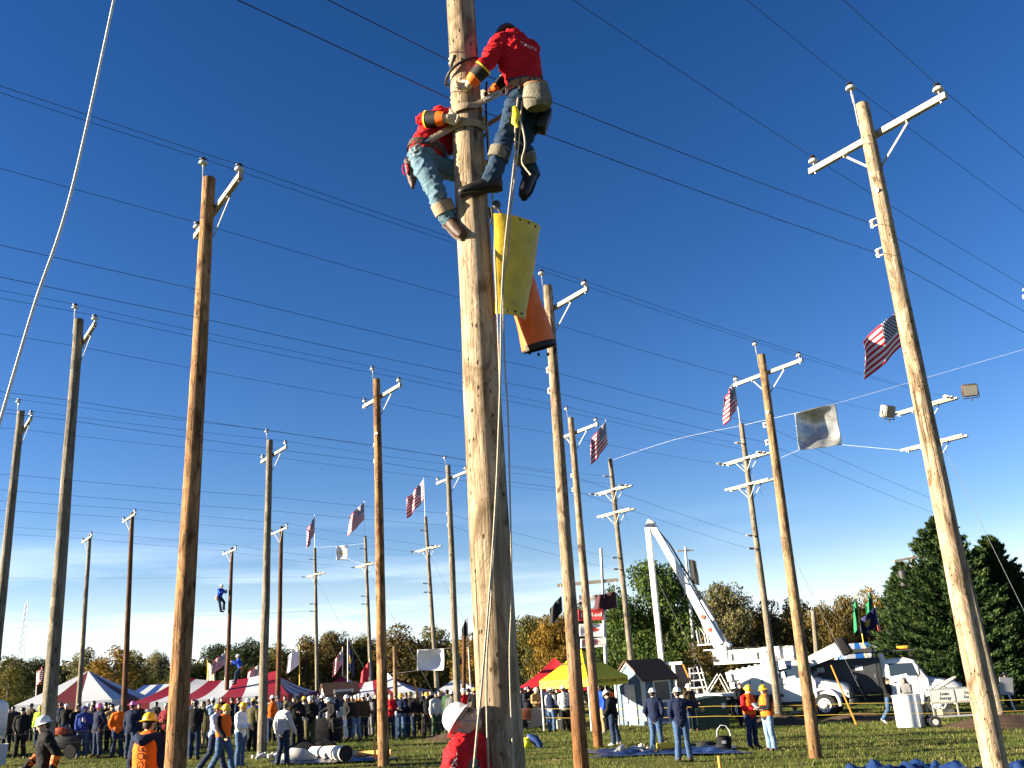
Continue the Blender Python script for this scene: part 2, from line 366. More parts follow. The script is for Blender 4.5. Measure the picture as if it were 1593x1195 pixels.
def leafy_mat(name, stops, scale, trans=.3, vs=None):
    """foliage: colour varies clump by clump and leaf by leaf"""
    m = bpy.data.materials.new(name); m.use_nodes = True; t = m.node_tree; L = t.links.new; t.nodes.clear()
    g = N(t, 'ShaderNodeNewGeometry'); n1 = N(t, 'ShaderNodeTexNoise', Scale=scale, Detail=3, Roughness=.7); L(g.outputs['Position'], n1.inputs['Vector'])
    ad = N(t, 'ShaderNodeMath', operation='MULTIPLY_ADD'); L(g.outputs['Random Per Island'], ad.inputs[0]); ad.inputs[1].default_value = .42
    sb = N(t, 'ShaderNodeMath', operation='SUBTRACT'); L(n1.outputs[0], sb.inputs[0]); sb.inputs[1].default_value = .21; L(sb.outputs[0], ad.inputs[2])
    r = N(t, 'ShaderNodeValToRGB'); cr = r.color_ramp
    cr.elements[0].position = .22; cr.elements[0].color = (*stops[0], 1); cr.elements[1].position = .78; cr.elements[1].color = (*stops[-1], 1)
    for i, s in enumerate(stops[1:-1]): e = cr.elements.new(.22+.56*(i+1)/(len(stops)-1)); e.color = (*s, 1)
    L(ad.outputs[0], r.inputs[0])
    d = N(t, 'ShaderNodeBsdfPrincipled', Roughness=.75); d.inputs['Specular IOR Level'].default_value = .12; L(r.outputs[0], d.inputs['Base Color'])
    tr = N(t, 'ShaderNodeBsdfTranslucent'); L(r.outputs[0], tr.inputs[0]); mx_ = N(t, 'ShaderNodeMixShader'); mx_.inputs[0].default_value = trans
    L(d.outputs[0], mx_.inputs[1]); L(tr.outputs[0], mx_.inputs[2]); o = N(t, 'ShaderNodeOutputMaterial'); L(mx_.outputs[0], o.inputs[0])
    MATS[name] = m; return m
GRM = leafy_mat('grass_blades', [(.035, .065, .013), (.08, .12, .02), (.15, .155, .04), (.27, .235, .09)], .9, .35)
tag(link('grass', blades(190000, 'grass', (11, 60), .075, .012), GRM), 'short patchy green and straw coloured grass over the field', 'grass', kind='stuff')
# ------------------------------------------------------------------ trees
def leaf_cloud(cl, per, size, flat=.0, rng=RNG):
    """cl: (center, rx, ry, rz) clumps -> many small leaf faces near the shell of every clump"""
    allv = []
    for (c, rx, ry, rz) in cl:
        n = max(6, int(per*(rx*ry*rz)**(1/1.6)))
        d = rng.normal(size=(n, 3)); d /= np.linalg.norm(d, axis=1)[:, None]
        rr = .55+.5*rng.random(n)**.6
        p = np.array(c)+d*rr[:, None]*np.array([rx, ry, rz])
        a = rng.normal(size=(n, 3)); a /= np.linalg.norm(a, axis=1)[:, None]
        nn = d*.7+a*.75; nn[:, 2] += .25; nn /= np.linalg.norm(nn, axis=1)[:, None]
        t1 = np.cross(nn, rng.normal(size=(n, 3))); t1 /= np.linalg.norm(t1, axis=1)[:, None]; t2 = np.cross(nn, t1)
        s = size*(.6+.8*rng.random(n))[:, None]
        q = np.empty((n, 4, 3)); q[:, 0] = p-t1*s; q[:, 1] = p-t2*s*.55+nn*s*.12; q[:, 2] = p+t1*s; q[:, 3] = p+t2*s*.55-nn*s*.1
        allv.append(q)
    v = np.concatenate(allv); n = len(v)
    return v.reshape(-1, 3), n
def quads_mesh(name, v, n):
    me = bpy.data.meshes.new(name); me.vertices.add(n*4); me.vertices.foreach_set('co', v.reshape(-1))
    me.loops.add(n*4); me.loops.foreach_set('vertex_index', np.arange(n*4)); me.polygons.add(n); me.polygons.foreach_set('loop_start', np.arange(0, n*4, 4))
    me.update(); me.validate(); return me
def crown_clumps(seed, H, R, base, ncl, spread=1.0, cone=0.0):
    rg = np.random.default_rng(seed); cl = []
    for i in range(ncl):
        h = base+(H-base)*(.06+.88*rg.random()**.85); t = (h-base)/(H-base)
        prof = math.sin(math.pi*min(1, .18+.80*t))**.75*(1-cone)+cone*(1-t*.92)
        a = rg.random()*6.283; r = R*prof*(.25+.75*rg.random()**.5)*spread
        s = (.20+.16*rg.random())*R
        cl.append(((r*math.cos(a), r*math.sin(a), h-s*.4), s*1.15, s*1.15, s*.8))
    cl.append(((0, 0, H-.16*R), .2*R, .2*R, .16*R))
    for k in range(4): cl.append((((rg.random()-.5)*R*.5, (rg.random()-.5)*R*.5, base+(H-base)*(.35+.12*k)), .4*R, .4*R, .3*R))
    return cl
def trunk_mesh(seed, H, R, base):
    rg = random.Random(seed); b = MB(); r0 = .022*H
    tp = [Vector((0, 0, -.3))]
    for i in range(1, 6): tp.append(Vector(((rg.random()-.5)*.06*H*i/5, (rg.random()-.5)*.06*H*i/5, H*.8*i/5)))
    b.tube(tp, [r0*1.25, r0, r0*.8, r0*.6, r0*.4, r0*.15], 8)
    for k in range(9):
        i = 1+k % 4; a = rg.random()*6.28; p0 = tp[i].lerp(tp[i+1], rg.random()); L_ = R*(.25+.25*rg.random())
        p1 = p0+Vector((math.cos(a)*L_*.5, math.sin(a)*L_*.5, L_*.35)); p2 = p0+Vector((math.cos(a)*L_, math.sin(a)*L_, L_*.8))
        b.tube([p0, p1, p2], [r0*.4, r0*.25, r0*.06], 6)
    return b.mesh('trunk')
PROTO = []
for sdn in range(5):
    H = 10.0; R = [3.6, 4.2, 3.1, 3.8, 4.6][sdn]; base = [1.2, 1.6, .9, 1.4, 1.0][sdn]
    cl = crown_clumps(sdn+11, H, R, base, [46, 54, 40, 50, 60][sdn])
    v, n = leaf_cloud(cl, 115, .155, rng=np.random.default_rng(sdn+3))
    PROTO.append((quads_mesh('crown', v, n), trunk_mesh(sdn, H, R, base), R))
LM = {
 'olive': leafy_mat('olive_leaves', [(.028, .036, .010), (.07, .075, .018), (.12, .11, .027), (.19, .145, .035)], .5),
 'green': leafy_mat('green_leaves', [(.014, .03, .008), (.035, .065, .014), (.06, .10, .02), (.10, .12, .03)], .5),
 'dark': leafy_mat('dark_leaves', [(.008, .016, .006), (.018, .032, .010), (.035, .05, .014), (.06, .065, .02)], .5),
 'gold': leafy_mat('golden_leaves', [(.07, .05, .012), (.16, .10, .018), (.24, .145, .022), (.30, .19, .04)], .5),
 'brown': leafy_mat('brown_leaves', [(.03, .026, .010), (.08, .062, .02), (.13, .095, .028), (.20, .13, .04)], .5),
 'pale': leafy_mat('pale_leaves', [(.05, .055, .02), (.10, .10, .04), (.15, .14, .06), (.20, .17, .08)], .5),
}
BARK = mat('bark', (.13, .10, .075), .9, var=.35, bump=.6, bscale=14)
def tree(u, vtop, d, wpx, kind, proto, label, squash=1.0, name='deciduous_tree', group='trees along the edge of the showground'):
    b = GD(u, d); top = P(u, vtop, d); h = top.z-b.z
    e = empty(name, b, label, 'tree', group, rz=random.random()*6.28)
    cm, tm, R = PROTO[proto]
    k = h/10.0; wr = wpx/2/F*d*1.04/R
    c = link('crown', cm, LM[kind], e); c.scale = (wr, wr, k)
    t = link('trunk', tm, BARK, e); t.scale = (k, k, k)
    return e
TR = [
 (8, 1018, 105, 62, 'olive', 0, 'dull olive tree at the far left edge of the tree line'),
 (50, 1021, 110, 66, 'dark', 1, 'dark grey green tree between the two leftmost poles'),
 (128, 1006, 100, 62, 'pale', 0, 'pale green tree rising behind the maroon and white peaked tent'),
 (172, 1003, 85, 74, 'gold', 2, 'bright golden yellow tree left of the thin reddish pole'),
 (200, 1010, 100, 50, 'olive', 3, 'olive tree just right of the golden yellow tree'),
 (238, 1010, 115, 46, 'pale', 1, 'pale tan round crowned tree standing clear against the sky'),
 (268, 1046, 80, 52, 'olive', 2, 'low olive tree behind the end of the blue and white striped tent'),
 (285, 1030, 90, 60, 'dark', 3, 'dark tree half hidden behind the thick brown pole'),
 (335, 1000, 92, 78, 'dark', 4, 'dark green tree behind the pole with the climber in blue'),
 (385, 991, 90, 76, 'dark', 1, 'very dark broad tree over the red and white striped tent'),
 (432, 998, 96, 60, 'olive', 3, 'olive tree between the grey pole and the thin reddish pole'),
 (475, 986, 92, 72, 'brown', 0, 'tan brown tree behind the white flag on its staff'),
 (520, 980, 95, 70, 'brown', 4, 'brown green tree above the small blue shed'),
 (566, 984, 98, 66, 'olive', 1, 'olive brown tree behind the pair of flags over the shed'),
 (622, 968, 92, 80, 'brown', 3, 'tall brown tree right of the tall reddish brown pole'),
 (678, 970, 94, 74, 'olive', 0, 'grey olive tree behind the large white banner'),
 (735, 984, 84, 56, 'gold', 2, 'orange brown tree partly behind the left side of the thickest pole'),
 (828, 954, 92, 74, 'olive', 4, 'olive tree right of the thickest pole'),
 (872, 946, 88, 72, 'gold', 1, 'yellow olive tree behind the black pennant'),
 (912, 930, 90, 70, 'olive', 3, 'olive tree behind the stacked red and white banners'),
 (968, 905, 86, 70, 'green', 0, 'green tree just left of the tall white boom'),
 (1036, 866, 78, 140, 'green', 4, 'largest bright green tree with a broad crown behind the white boom'),
 (1100, 908, 92, 62, 'dark', 1, 'dark tree just right of the raised white boom'),
 (1148, 902, 88, 92, 'pale', 4, 'pale olive tree with open crown right of the boom'),
 (1120, 975, 70, 80, 'brown', 2, 'low brown tree behind the turret of the boom truck'),
 (1210, 928, 90, 70, 'brown', 3, 'bare looking brown tree behind the grey terminal pole'),
 (1258, 924, 88, 64, 'brown', 0, 'brown tree right of the tall brown pole at mid right'),
 (1302, 932, 86, 66, 'brown', 1, 'golden brown tree behind the cab of the boom truck'),
 (1342, 922, 84, 66, 'brown', 4, 'rusty brown tree behind the pair of green flags'),
 (1378, 908, 84, 60, 'gold', 3, 'yellow brown tree just left of the dark cedars'),
 (1050, 1010, 70, 70, 'green', 2, 'low green bushy tree behind the right hand shed'),
]
for a in TR: tree(*a)
# far wood behind: reads as one mass
rg = np.random.default_rng(5); cl = []
for u in range(-260, 1900, 16):
    d = 118+rg.random()*22
    vt = np.interp(u, [0, 100, 260, 400, 700, 1000, 1300, 1593], [1030, 1030, 1030, 1010, 990, 945, 950, 930])+rg.normal()*7
    b = GD(u, d); top = P(u, vt, d).z
    for k in range(5):
        s = 2.1+rg.random()*1.4
        z = b.z+(top-b.z-s)*(k/4)**.8
        cl.append(((b.x+rg.normal()*.6, d+rg.normal()*1.5, z), s, s, s*.9))
v, n = leaf_cloud(cl, 26, .42, rng=rg)
WOODM = leafy_mat('far_wood_leaves', [(.028, .03, .012), (.06, .058, .02), (.10, .088, .028), (.16, .12, .035)], .22)
tag(link('wood', quads_mesh('wood', v, n), WOODM), 'distant autumn wood closing the horizon behind the showground', 'wood', kind='stuff')
# cedars on the right
def cedar_mesh(seed, H, R):
    """boughs that leave the trunk, sag and turn up at the tip, clothed in narrow needle sprays"""
    rg = np.random.default_rng(seed); Q = []
    nb = 460
    for i in range(nb):
        t = (i+rg.random())/nb; t = t**.92; h = .25+(H-.5)*t; a = rg.random()*6.283
        L_ = R*((1-t)**.74)*(.62+.42*rg.random())*(1+.16*math.sin(3*a+seed))+.16
        n = int(70+150*L_/R*1.6); s = rg.random(n)**.72
        wdt = (.10+.26*(1-s))*min(1, .35+L_*.35)
        dirx, diry = math.cos(a), math.sin(a); lift = .30+.5*t
        rad = s*L_; z = h-.16*L_*np.sin(s*2.4)+lift*.30*L_*s**2
        off = rg.normal(size=(n, 3))*wdt[:, None]*np.array([.8, .8, .45])
        p = np.c_[rad*dirx, rad*diry, z]+off
        d = np.c_[np.full(n, dirx), np.full(n, diry), .15+.75*s]+rg.normal(size=(n, 3))*.55; d /= np.linalg.norm(d, axis=1)[:, None]
        w = np.cross(d, rg.normal(size=(n, 3))); w /= np.linalg.norm(w, axis=1)[:, None]
        ln = (.10+.13*rg.random(n))[:, None]; wd = (.028+.03*rg.random(n))[:, None]
        q = np.empty((n, 4, 3)); q[:, 0] = p-d*ln*.6; q[:, 1] = p+w*wd; q[:, 2] = p+d*ln; q[:, 3] = p-w*wd; Q.append(q)
    v = np.concatenate(Q); return v.reshape(-1, 3), len(v)
CEDM = leafy_mat('cedar_needles', [(.007, .018, .007), (.017, .037, .012), (.033, .063, .017), (.07, .09, .026)], 1.1, .15)
for k, (u, vt, d, wpx, lab) in enumerate([
        (1512, 796, 58, 285, 'tall dark cedar with pointed top behind the right hand pole'),
        (1590, 826, 60, 235, 'dark cedar cut by the right edge of the photo'),
        (1548, 858, 63, 230, 'broad dark cedar filling the gap behind the two tallest cedars'),
        (1440, 868, 64, 175, 'shorter dark cedar under the transformer rack')]):
    b = GD(u, d); h = P(u, vt, d).z-b.z; R = wpx/2/F*d
    e = empty('cedar_tree', b, lab, 'tree', 'dark cedars at the right')
    v, n = cedar_mesh(30+k, h, R); link('crown', quads_mesh('crown', v, n), CEDM, e)
    t = MB(); t.tube([(0, 0, -.3), (0, 0, h*.5), (.1, 0, h*.93)], [.24, .14, .03], 8); t.build('trunk', BARK, e)
# ------------------------------------------------------------------ pole line materials
WM = {
 'weathered': wood_mat('weathered_pole_wood', (.42, .34, .245), (.10, .062, .033), (.37, .26, .145), -5.0, patch=.8, fine=.95),
 'fresh': wood_mat('two_tone_pole_wood', (.37, .29, .205), (.10, .06, .032), (.22, .10, .038), 2.2, 2.4, patch=.75, fine=.8),
 'grey': wood_mat('grey_pole_wood', (.25, .22, .17), (.085, .07, .05), (.25, .22, .17), -5.0, patch=.5, fine=.7),
 'brown': wood_mat('brown_pole_wood', (.38, .23, .115), (.066, .034, .016), (.32, .18, .078), -5.0, patch=.9, fine=.9),
 'red': wood_mat('reddish_pole_wood', (.145, .075, .038), (.05, .021, .010), (.145, .075, .038), -5.0, patch=.5),
 'tan': wood_mat('tan_pole_wood', (.34, .245, .145), (.095, .054, .027), (.26, .145, .068), 1.0, 2.0, patch=.8, fine=.8),
}
ARM = mat('crossarm_paint', (.33, .31, .255), .75, var=.32, vscale=5, bump=.3, bscale=30)
PORC = mat('glazed_porcelain', (.42, .42, .41), .25, var=.06, spec=.5)
PORCD = mat('dark_porcelain', (.035, .028, .026), .25, var=.1, spec=.5)
STEEL = mat('galvanised_steel', (.50, .51, .52), .45, .7, var=.15, vscale=14)
IRON = mat('dark_iron', (.055, .05, .048), .55, .5, var=.2)
WIREM = mat('conductor', (.035, .033, .034), .6, .3, var=.1)
LWIREM = mat('galvanised_strand', (.30, .31, .33), .5, .5, var=.1)
def ins_mesh():
    b = MB()
    b.lathe([(.012, -.12), (.012, -.02)], n=8, mi=1)
    b.lathe([(.03, -.03), (.075, -.025), (.082, 0), (.075, .022), (.045, .045), (.036, .05)], n=16)
    b.lathe([(.036, .048), (.028, .06), (.026, .075), (.045, .082), (.045, .095), (.028, .112), (.02, .118)], n=16, mi=2)
    b.tube([(-.05, -.03, .085), (0, .045, .095), (.06, .02, .082)], .012, 6, mi=2)
    return b.mesh('insulator')
INS = ins_mesh()
def spool_mesh():                    # side spool: clevis + porcelain, axis vertical
    b = MB()
    b.lathe([(.03, -.045), (.042, -.04), (.042, -.02), (.026, -.012), (.026, .012), (.042, .02), (.042, .04), (.03, .045)], n=12)
    b.box((.045, 0, .06), (.15, .035, .008), mi=1); b.box((.045, 0, -.06), (.15, .035, .008), mi=1); b.lathe([(.008, -.075), (.008, .08)], n=6, mi=1)
    b.box((.118, 0, 0), (.008, .04, .13), mi=1)
    return b.mesh('spool_insulator')
SPO = spool_mesh()
for me in (INS,):
    for m in (PORC, STEEL, PORCD): me.materials.append(m)
for me in (SPO,):
    for m in (PORC, STEEL): me.materials.append(m)
RD = Vector((.815, .58, 0)).normalized()          # direction of every pole row
CR = Vector((RD.y, -RD.x, 0))                     # direction of the crossarms (right end nearer the camera)
def shaft_mesh(bot, top, r0, r1, seed, n=28, rings=None, cap=True):
    rg = random.Random(seed); L_ = (top-bot).length; rings = rings or max(14, int(L_*2.2)); vs = []
    for i in range(rings+1):
        t = i/rings; c = bot.lerp(top, t); r = r0+(r1-r0)*t
        c = c+Vector((mnoise.noise(Vector((seed*3.1, t*5, 0))), mnoise.noise(Vector((seed*3.1, t*5, 9))), 0))*.012*min(1, 6*t, )
        for j in range(n):
            a = 2*math.pi*j/n
            q = r*(1+.035*mnoise.noise(Vector((math.cos(a)*1.3, math.sin(a)*1.3, t*L_*1.2+seed*7)))+.02*mnoise.noise(Vector((math.cos(a)*4, math.sin(a)*4, t*L_*.5+seed))))
            vs.append(c+Vector((math.cos(a)*q, math.sin(a)*q, 0)))
    fs = [(i*n+j, i*n+(j+1) % n, (i+1)*n+(j+1) % n, (i+1)*n+j) for i in range(rings) for j in range(n)]
    b = MB(); b.add(vs, fs); k = rings*n; tc_ = len(b.v)
    b.add([top+Vector((0, 0, .015))], []); 
    for j in range(n): b.f.append((k+j, k+(j+1) % n, tc_)); b.m.append(0)
    return b.mesh('shaft', sharp=60)
class Pole: pass
POLES = {}
def arm_part(e, c, length, half_l=None, braces=True, sec=(.085, .105), side=1, ins=(), rp=.12, double=False, dirv=None, brace_drop=.62, brace_out=.62, down=False, matl=None):
    """crossarm centred at c (local), along CR, standing on the side*RD face of the pole"""
    dv = dirv or CR; nv = Vector((-dv.y, dv.x, 0))*side
    nv = RD*side if dirv is None else nv
    offs = [rp+sec[0]/2+.004] if not double else [rp+sec[0]/2+.004, -(rp+sec[0]/2+.004)]
    b = MB()
    for o in offs: b.beam(c-dv*length/2+nv*o, c+dv*length/2+nv*o, sec[0], sec[1], bev=.006)
    for q in (-.46, -.23, .23, .46):
        p = c+dv*length*q+nv*offs[0]; b.tube([p-nv*(sec[0]/2+.018), p+nv*(sec[0]/2+.018)], .016, 6, mi=1); b.tube([p-Vector((0, 0, sec[1]/2+.03)), p-Vector((0, 0, sec[1]/2-.01))], .014, 6, mi=1)
    if double:
        for q in (-.44, -.2, .2, .44):
            p = c+dv*length*q; b.beam(p-nv*(rp+.13), p+nv*(rp+.13), .02, .02, mi=1)
    a = b.build('crossarm', [matl or ARM, STEEL], e)
    if braces:
        for sg in (-1, 1):
            bb = MB(); q = nv*(offs[0]+sec[0]/2*0+.055*0-sec[0]/2-.006) if not double else nv*(offs[0]+sec[0]/2+.006)
            bb.beam(c+dv*sg*brace_out+nv*(offs[0]+sec[0]/2+.006)+Vector((0, 0, -.03)), c+dv*sg*rp*.55+nv*(rp*.86+.004)+Vector((0, 0, -brace_drop)), .035, .01, up=nv)
            bb.build('brace', ARM, a)
            if double:
                bb = MB(); bb.beam(c+dv*sg*brace_out-nv*(offs[0]+sec[0]/2+.006)+Vector((0, 0, -.03)), c+dv*sg*rp*.55-nv*(rp*.86+.004)+Vector((0, 0, -brace_drop)), .035, .01, up=nv); bb.build('brace', ARM, a)
    pins = []
    for t in ins:
        p = c+dv*t*length/2+nv*offs[0]+Vector((0, 0, sec[1]/2+.11)); link('insulator', INS, None, a, p); pins.append(e.location+p+Vector((0, 0, .088)))
    return a, pins
def pole(key, u, v, h=None, d=None, u2=None, v2=None, r0=.165, r1=.112, m='weathered', label='', arm='full', group='wooden utility poles of the training yard', armz=.55, spools=(), arml=2.6, dot=False, topz=None, seed=None, armside=1, lean=True):
    p = Pole(); POLES[key] = p
    if d is None: d = dist_for_height(u, v, h)
    top = P(u, v, d)
    if u2 is not None:
        q = P(u2, v2, d); k = (top-q)/(top.z-q.z); gzv = gz(top.x, d); bot = top-k*(top.z-gzv); bot.z = gz(bot.x, d)
    else: bot = Vector((top.x, d, gz(top.x, d)))
    e = empty('utility_pole', bot, label, 'utility pole', group); p.e = e; p.bot = bot; p.top = top; p.d = d; p.r0 = r0; p.r1 = r1
    lt = top-bot; H = lt.length; p.H = H; p.h = lt.z
    seed = seed if seed is not None else len(POLES)
    link('shaft', shaft_mesh(Vector((0, 0, -.25)), lt, r0, r1, seed), WM[m], e)
    ax = lambda z: lt*((lt.z-z)/lt.z); rad = lambda z: r1+(r0-r1)*z/lt.z
    p.ax = ax; p.rad = rad; p.pins = {}
    if arm in ('full', 'fullfront'):
        sd_ = 1 if arm == 'full' else -1
        a, pn = arm_part(e, ax(armz), arml, ins=(-.92, .92), rp=rad(armz), side=sd_)
        p.pins['l'], p.pins['r'] = pn
        if arm == 'full':
            # bracket that lifts the top insulator above the pole, on the side of the arm's left end facing the camera
            nv = (-RD*.75-CR*.65).normalized(); b = MB(); q = ax(.0)+nv*(r1+.012)
            b.beam(q+Vector((0, 0, -.38)), q+Vector((0, 0, .20)), .045, .012, up=nv); b.beam(q+Vector((0, 0, .05)), q+nv*.01+Vector((0, 0, .24)), .03, .03)
            k = b.build('pin_bracket', STEEL, e); ip = q+nv*.01+Vector((0, 0, .34)); link('insulator', INS, None, k, ip); p.pins['t'] = bot+ip+Vector((0, 0, .088))
        else:
            p.pins['t'] = None
    for i, z in enumerate(spools):
        s_ = -1; pos = ax(z)-CR*(rad(z)+.11); o = link('spool_insulator', SPO, None, e, pos); o.rotation_euler = (0, 0, math.atan2(CR.y, CR.x)); p.pins['s%d' % i] = bot+pos
    if dot:
        z = lt.z-dot; b = MB(); nv = (-Vector((bot.x, bot.y, 0))).normalized()
        a = math.atan2(nv.y, nv.x)-.35; nv = Vector((math.cos(a), math.sin(a), 0)); c = ax(z)+nv*(rad(z)*1.02)
        b.tube([c, c+nv*.012], .042, 14); b.build('tag_disc', mat('white_disc', (.8, .8, .78), .5), e)
    return p
SPL = (2.10, 2.62)
pole('M', 697, -345, d=7.2, u2=782, v2=1195, r0=.178, r1=.115, m='weathered', label='thickest wooden pole in the centre with two linemen strapped to it', spools=(), dot=None)
G_ = 'wooden utility poles of the training yard'
pole('B', 1341, 163, h=11.1, u2=1549, v2=1195, r0=.165, r1=.108, m='weathered', label='pale leaning wooden pole at right with full white crossarm and white disc near the base', spools=SPL, dot=9.45)
pole('B2', 1666, 395, h=11.0, r0=.165, r1=.11, m='weathered', label='pole outside the right edge whose crossarm tip reaches into the photo', spools=SPL)
pole('A', 326, 278, h=11.0, u2=272, v2=1195, r0=.168, r1=.112, m='brown', label='thick brown pole at left with one white crossarm end sticking out to the right', spools=SPL)
pole('D', 852, 445, h=11.3, u2=905, v2=1195, r0=.165, r1=.108, m='fresh', label='pole with grey top and orange brown butt just right of the thickest pole', spools=SPL)
pole('C', 1184, 552, h=11.1, u2=1269, v2=1178, r0=.165, r1=.108, m='tan', label='tan brown pole right of centre standing alone on the grass beside the two orange vests', spools=SPL, dot=9.3)
pole('G', 123, 497, h=11.3, u2=72, v2=1165, r0=.165, r1=.112, m='grey', label='grey pole second from the left edge', spools=SPL)
pole('E', 586, 590, h=11.4, u2=597, v2=1190, r0=.165, r1=.108, m='brown', label='reddish brown pole left of the thickest pole with small full crossarm', spools=SPL, dot=9.6)
pole('N', 888, 650, h=11.2, u2=931, v2=1160, r0=.16, r1=.105, m='fresh', label='thinner pole with orange brown butt immediately right of the two tone pole', spools=SPL)
pole('H', 33, 640, h=11.2, u2=-22, v2=1165, r0=.165, r1=.112, m='grey', label='grey pole leaving the photo through the left edge', spools=SPL)
pole('F', 420, 685, h=11.1, u2=407, v2=1177, r0=.165, r1=.11, m='grey', label='pale grey pole whose foot stands on the grass behind the man in the white shirt', spools=SPL)
pole('S', 697, 724, h=11.3, u2=713, v2=1120, r0=.16, r1=.105, m='grey', label='pole with full white crossarm directly left of the thickest pole', spools=SPL)
pole('X0', 140, 832, h=11.0, u2=122, v2=1100, r0=.15, r1=.10, m='grey', label='small far grey pole with tilted crossarm near the left edge', arm='fullfront', armz=.28)
pole('X1', 206, 798, h=11.0, u2=193, v2=1100, r0=.15, r1=.10, m='red', label='small far reddish pole with crossarm left of the thick brown pole', arm='fullfront', armz=.28)
pole('X2', 361, 852, h=11.0, u2=352, v2=1100, r0=.15, r1=.10, m='red', label='far reddish pole with a lineman in blue climbing it', arm='fullfront', armz=.28)
pole('X3', 438, 819, h=11.0, u2=432, v2=1100, r0=.15, r1=.10, m='red', label='far reddish pole just right of the pale grey pole', arm='fullfront', armz=.28)
# terminal poles with doubled arms and a flag staff
CAPM = mat('flag_staff_metal', (.62, .62, .62), .4, .6, var=.08)
def terminal(key, u, v, h, u2, v2, arms, label, m='grey', staff=2.2, spz=(1.0,), r0=.17, r1=.115, al=2.7, strain=True, guyv=True):
    p = pole(key, u, v, h=h, u2=u2, v2=v2, m=m, label=label, arm=None, r0=r0, r1=r1, group='terminal poles with doubled crossarms and flags')
    for i, z in enumerate(arms):
        a, _ = arm_part(p.e, p.ax(z), al, rp=p.rad(z), double=True, brace_drop=.6, brace_out=.55)
        if i == 0:
            for sg in (-1, 1):
                c = p.ax(z)+CR*sg*al*.46-RD*(p.rad(z)+.10); b = MB()
                b.tube([c, c-RD*.45], [.018, .018], 6, mi=1)
                for q in (.12, .22, .32): b.tube([c-RD*q, c-RD*(q+.03)], .06, 10)
                b.build('strain_insulator', [PORCD, STEEL], a); p.pins['l' if sg < 0 else 'r'] = p.bot+c-RD*.45
    for i, z in enumerate(list(spz)+[arms[-1]+2.4, arms[-1]+3.0]):
        c = p.ax(z)-RD*p.rad(z); b = MB(); b.tube([c, c-RD*.5], .018, 6, mi=1)
        for q in (.16, .26, .36): b.tube([c-RD*q, c-RD*(q+.03)], .055, 10)
        b.build('strain_insulator', [PORCD, STEEL], p.e); p.pins['t' if i == 0 else 's%d' % (i-1)] = p.bot+c-RD*.5
    b = MB(); t0 = p.ax(0)-CR*.02; b.tube([t0+Vector((-.03, 0, -.5)), t0+Vector((-.03, 0, staff))], .02, 8); b.ell(t0+Vector((-.03, 0, staff+.03)), (.04, .04, .04), nu=8, nv=6)
    b.build('flag_staff', CAPM, p.e); p.staff = p.bot+t0+Vector((-.03, 0, staff)); p.staff_h = staff
    if guyv:
        b = MB(); s0 = p.bot+p.ax(arms[0]+.2); g0 = s0+RD*6.5; g0 = Vector((g0.x, g0.y, gz(g0.x, g0.y)))
        b.tube([s0, g0], .010, 5); tag(b.build('guy_wire', LWIREM), label_guy[key], 'guy wire', 'guy wires of the terminal poles')
    return p
label_guy = {'Q': 'thin guy wire running down right from the floodlight pole behind the right hand pole', 'P': 'guy wire sloping down right from the terminal pole beside the tan brown pole',
  'R': 'guy wire sloping down right from the terminal pole left of the white boom', 'T0': 'guy wire of the far terminal pole right of the tall reddish brown pole',
  'T1': 'guy wire of the far terminal pole just left of the tall reddish brown pole', 'T2': 'guy wire of the far terminal pole nearest the pale grey pole'}
terminal('Q', 1425, 580, 13.7, 1560, 1122, (1.45, 3.0), 'floodlight pole mostly hidden behind the pale leaning pole at right', spz=(.8,), staff=2.1)
terminal('P', 1153, 659, 13.6, 1214, 1128, (1.75, 3.0), 'grey terminal pole with two doubled crossarms left of the tan brown pole')
terminal('R', 949, 714, 13.6, 992, 1122, (1.75, 3.0), 'grey terminal pole with two doubled crossarms left of the white boom')
terminal('T0', 662, 804, 13.5, 682, 1100, (2.3,), 'far terminal pole with flag between the reddish brown and the thickest pole', staff=2.8, al=3.2)
terminal('T1', 568, 834, 13.5, 579, 1100, (2.3,), 'far terminal pole with flag just left of the reddish brown pole', staff=2.8, al=3.2)
terminal('T2', 490, 852, 13.5, 494, 1100, (2.3,), 'far terminal pole with flag between the reddish pole and the white cloth banner', staff=2.8, al=3.2)
# upper gear of the centre pole: full crossarm above the picture, spools at the height of the linemen
pm = POLES['M']; zm = lambda v: P(722, v, 7.2).z
hM = pm.h; a, pn = arm_part(pm.e, pm.ax(.55), 2.6, ins=(-.92, .92), rp=.12); pm.pins['l'], pm.pins['r'] = pn; pm.pins['t'] = pm.top+Vector((-.1, -.1, .4))
for i, v in enumerate((77, 138)):
    z = pm.top.z-zm(v); pos = pm.ax(z)-CR*(pm.rad(z)+.07); o = link('spool_insulator', SPO, None, pm.e, pos); o.rotation_euler = (0, 0, math.atan2(CR.y, CR.x)); o.scale = (.7, .7, .8); pm.pins['s%d' % i] = pm.bot+pos
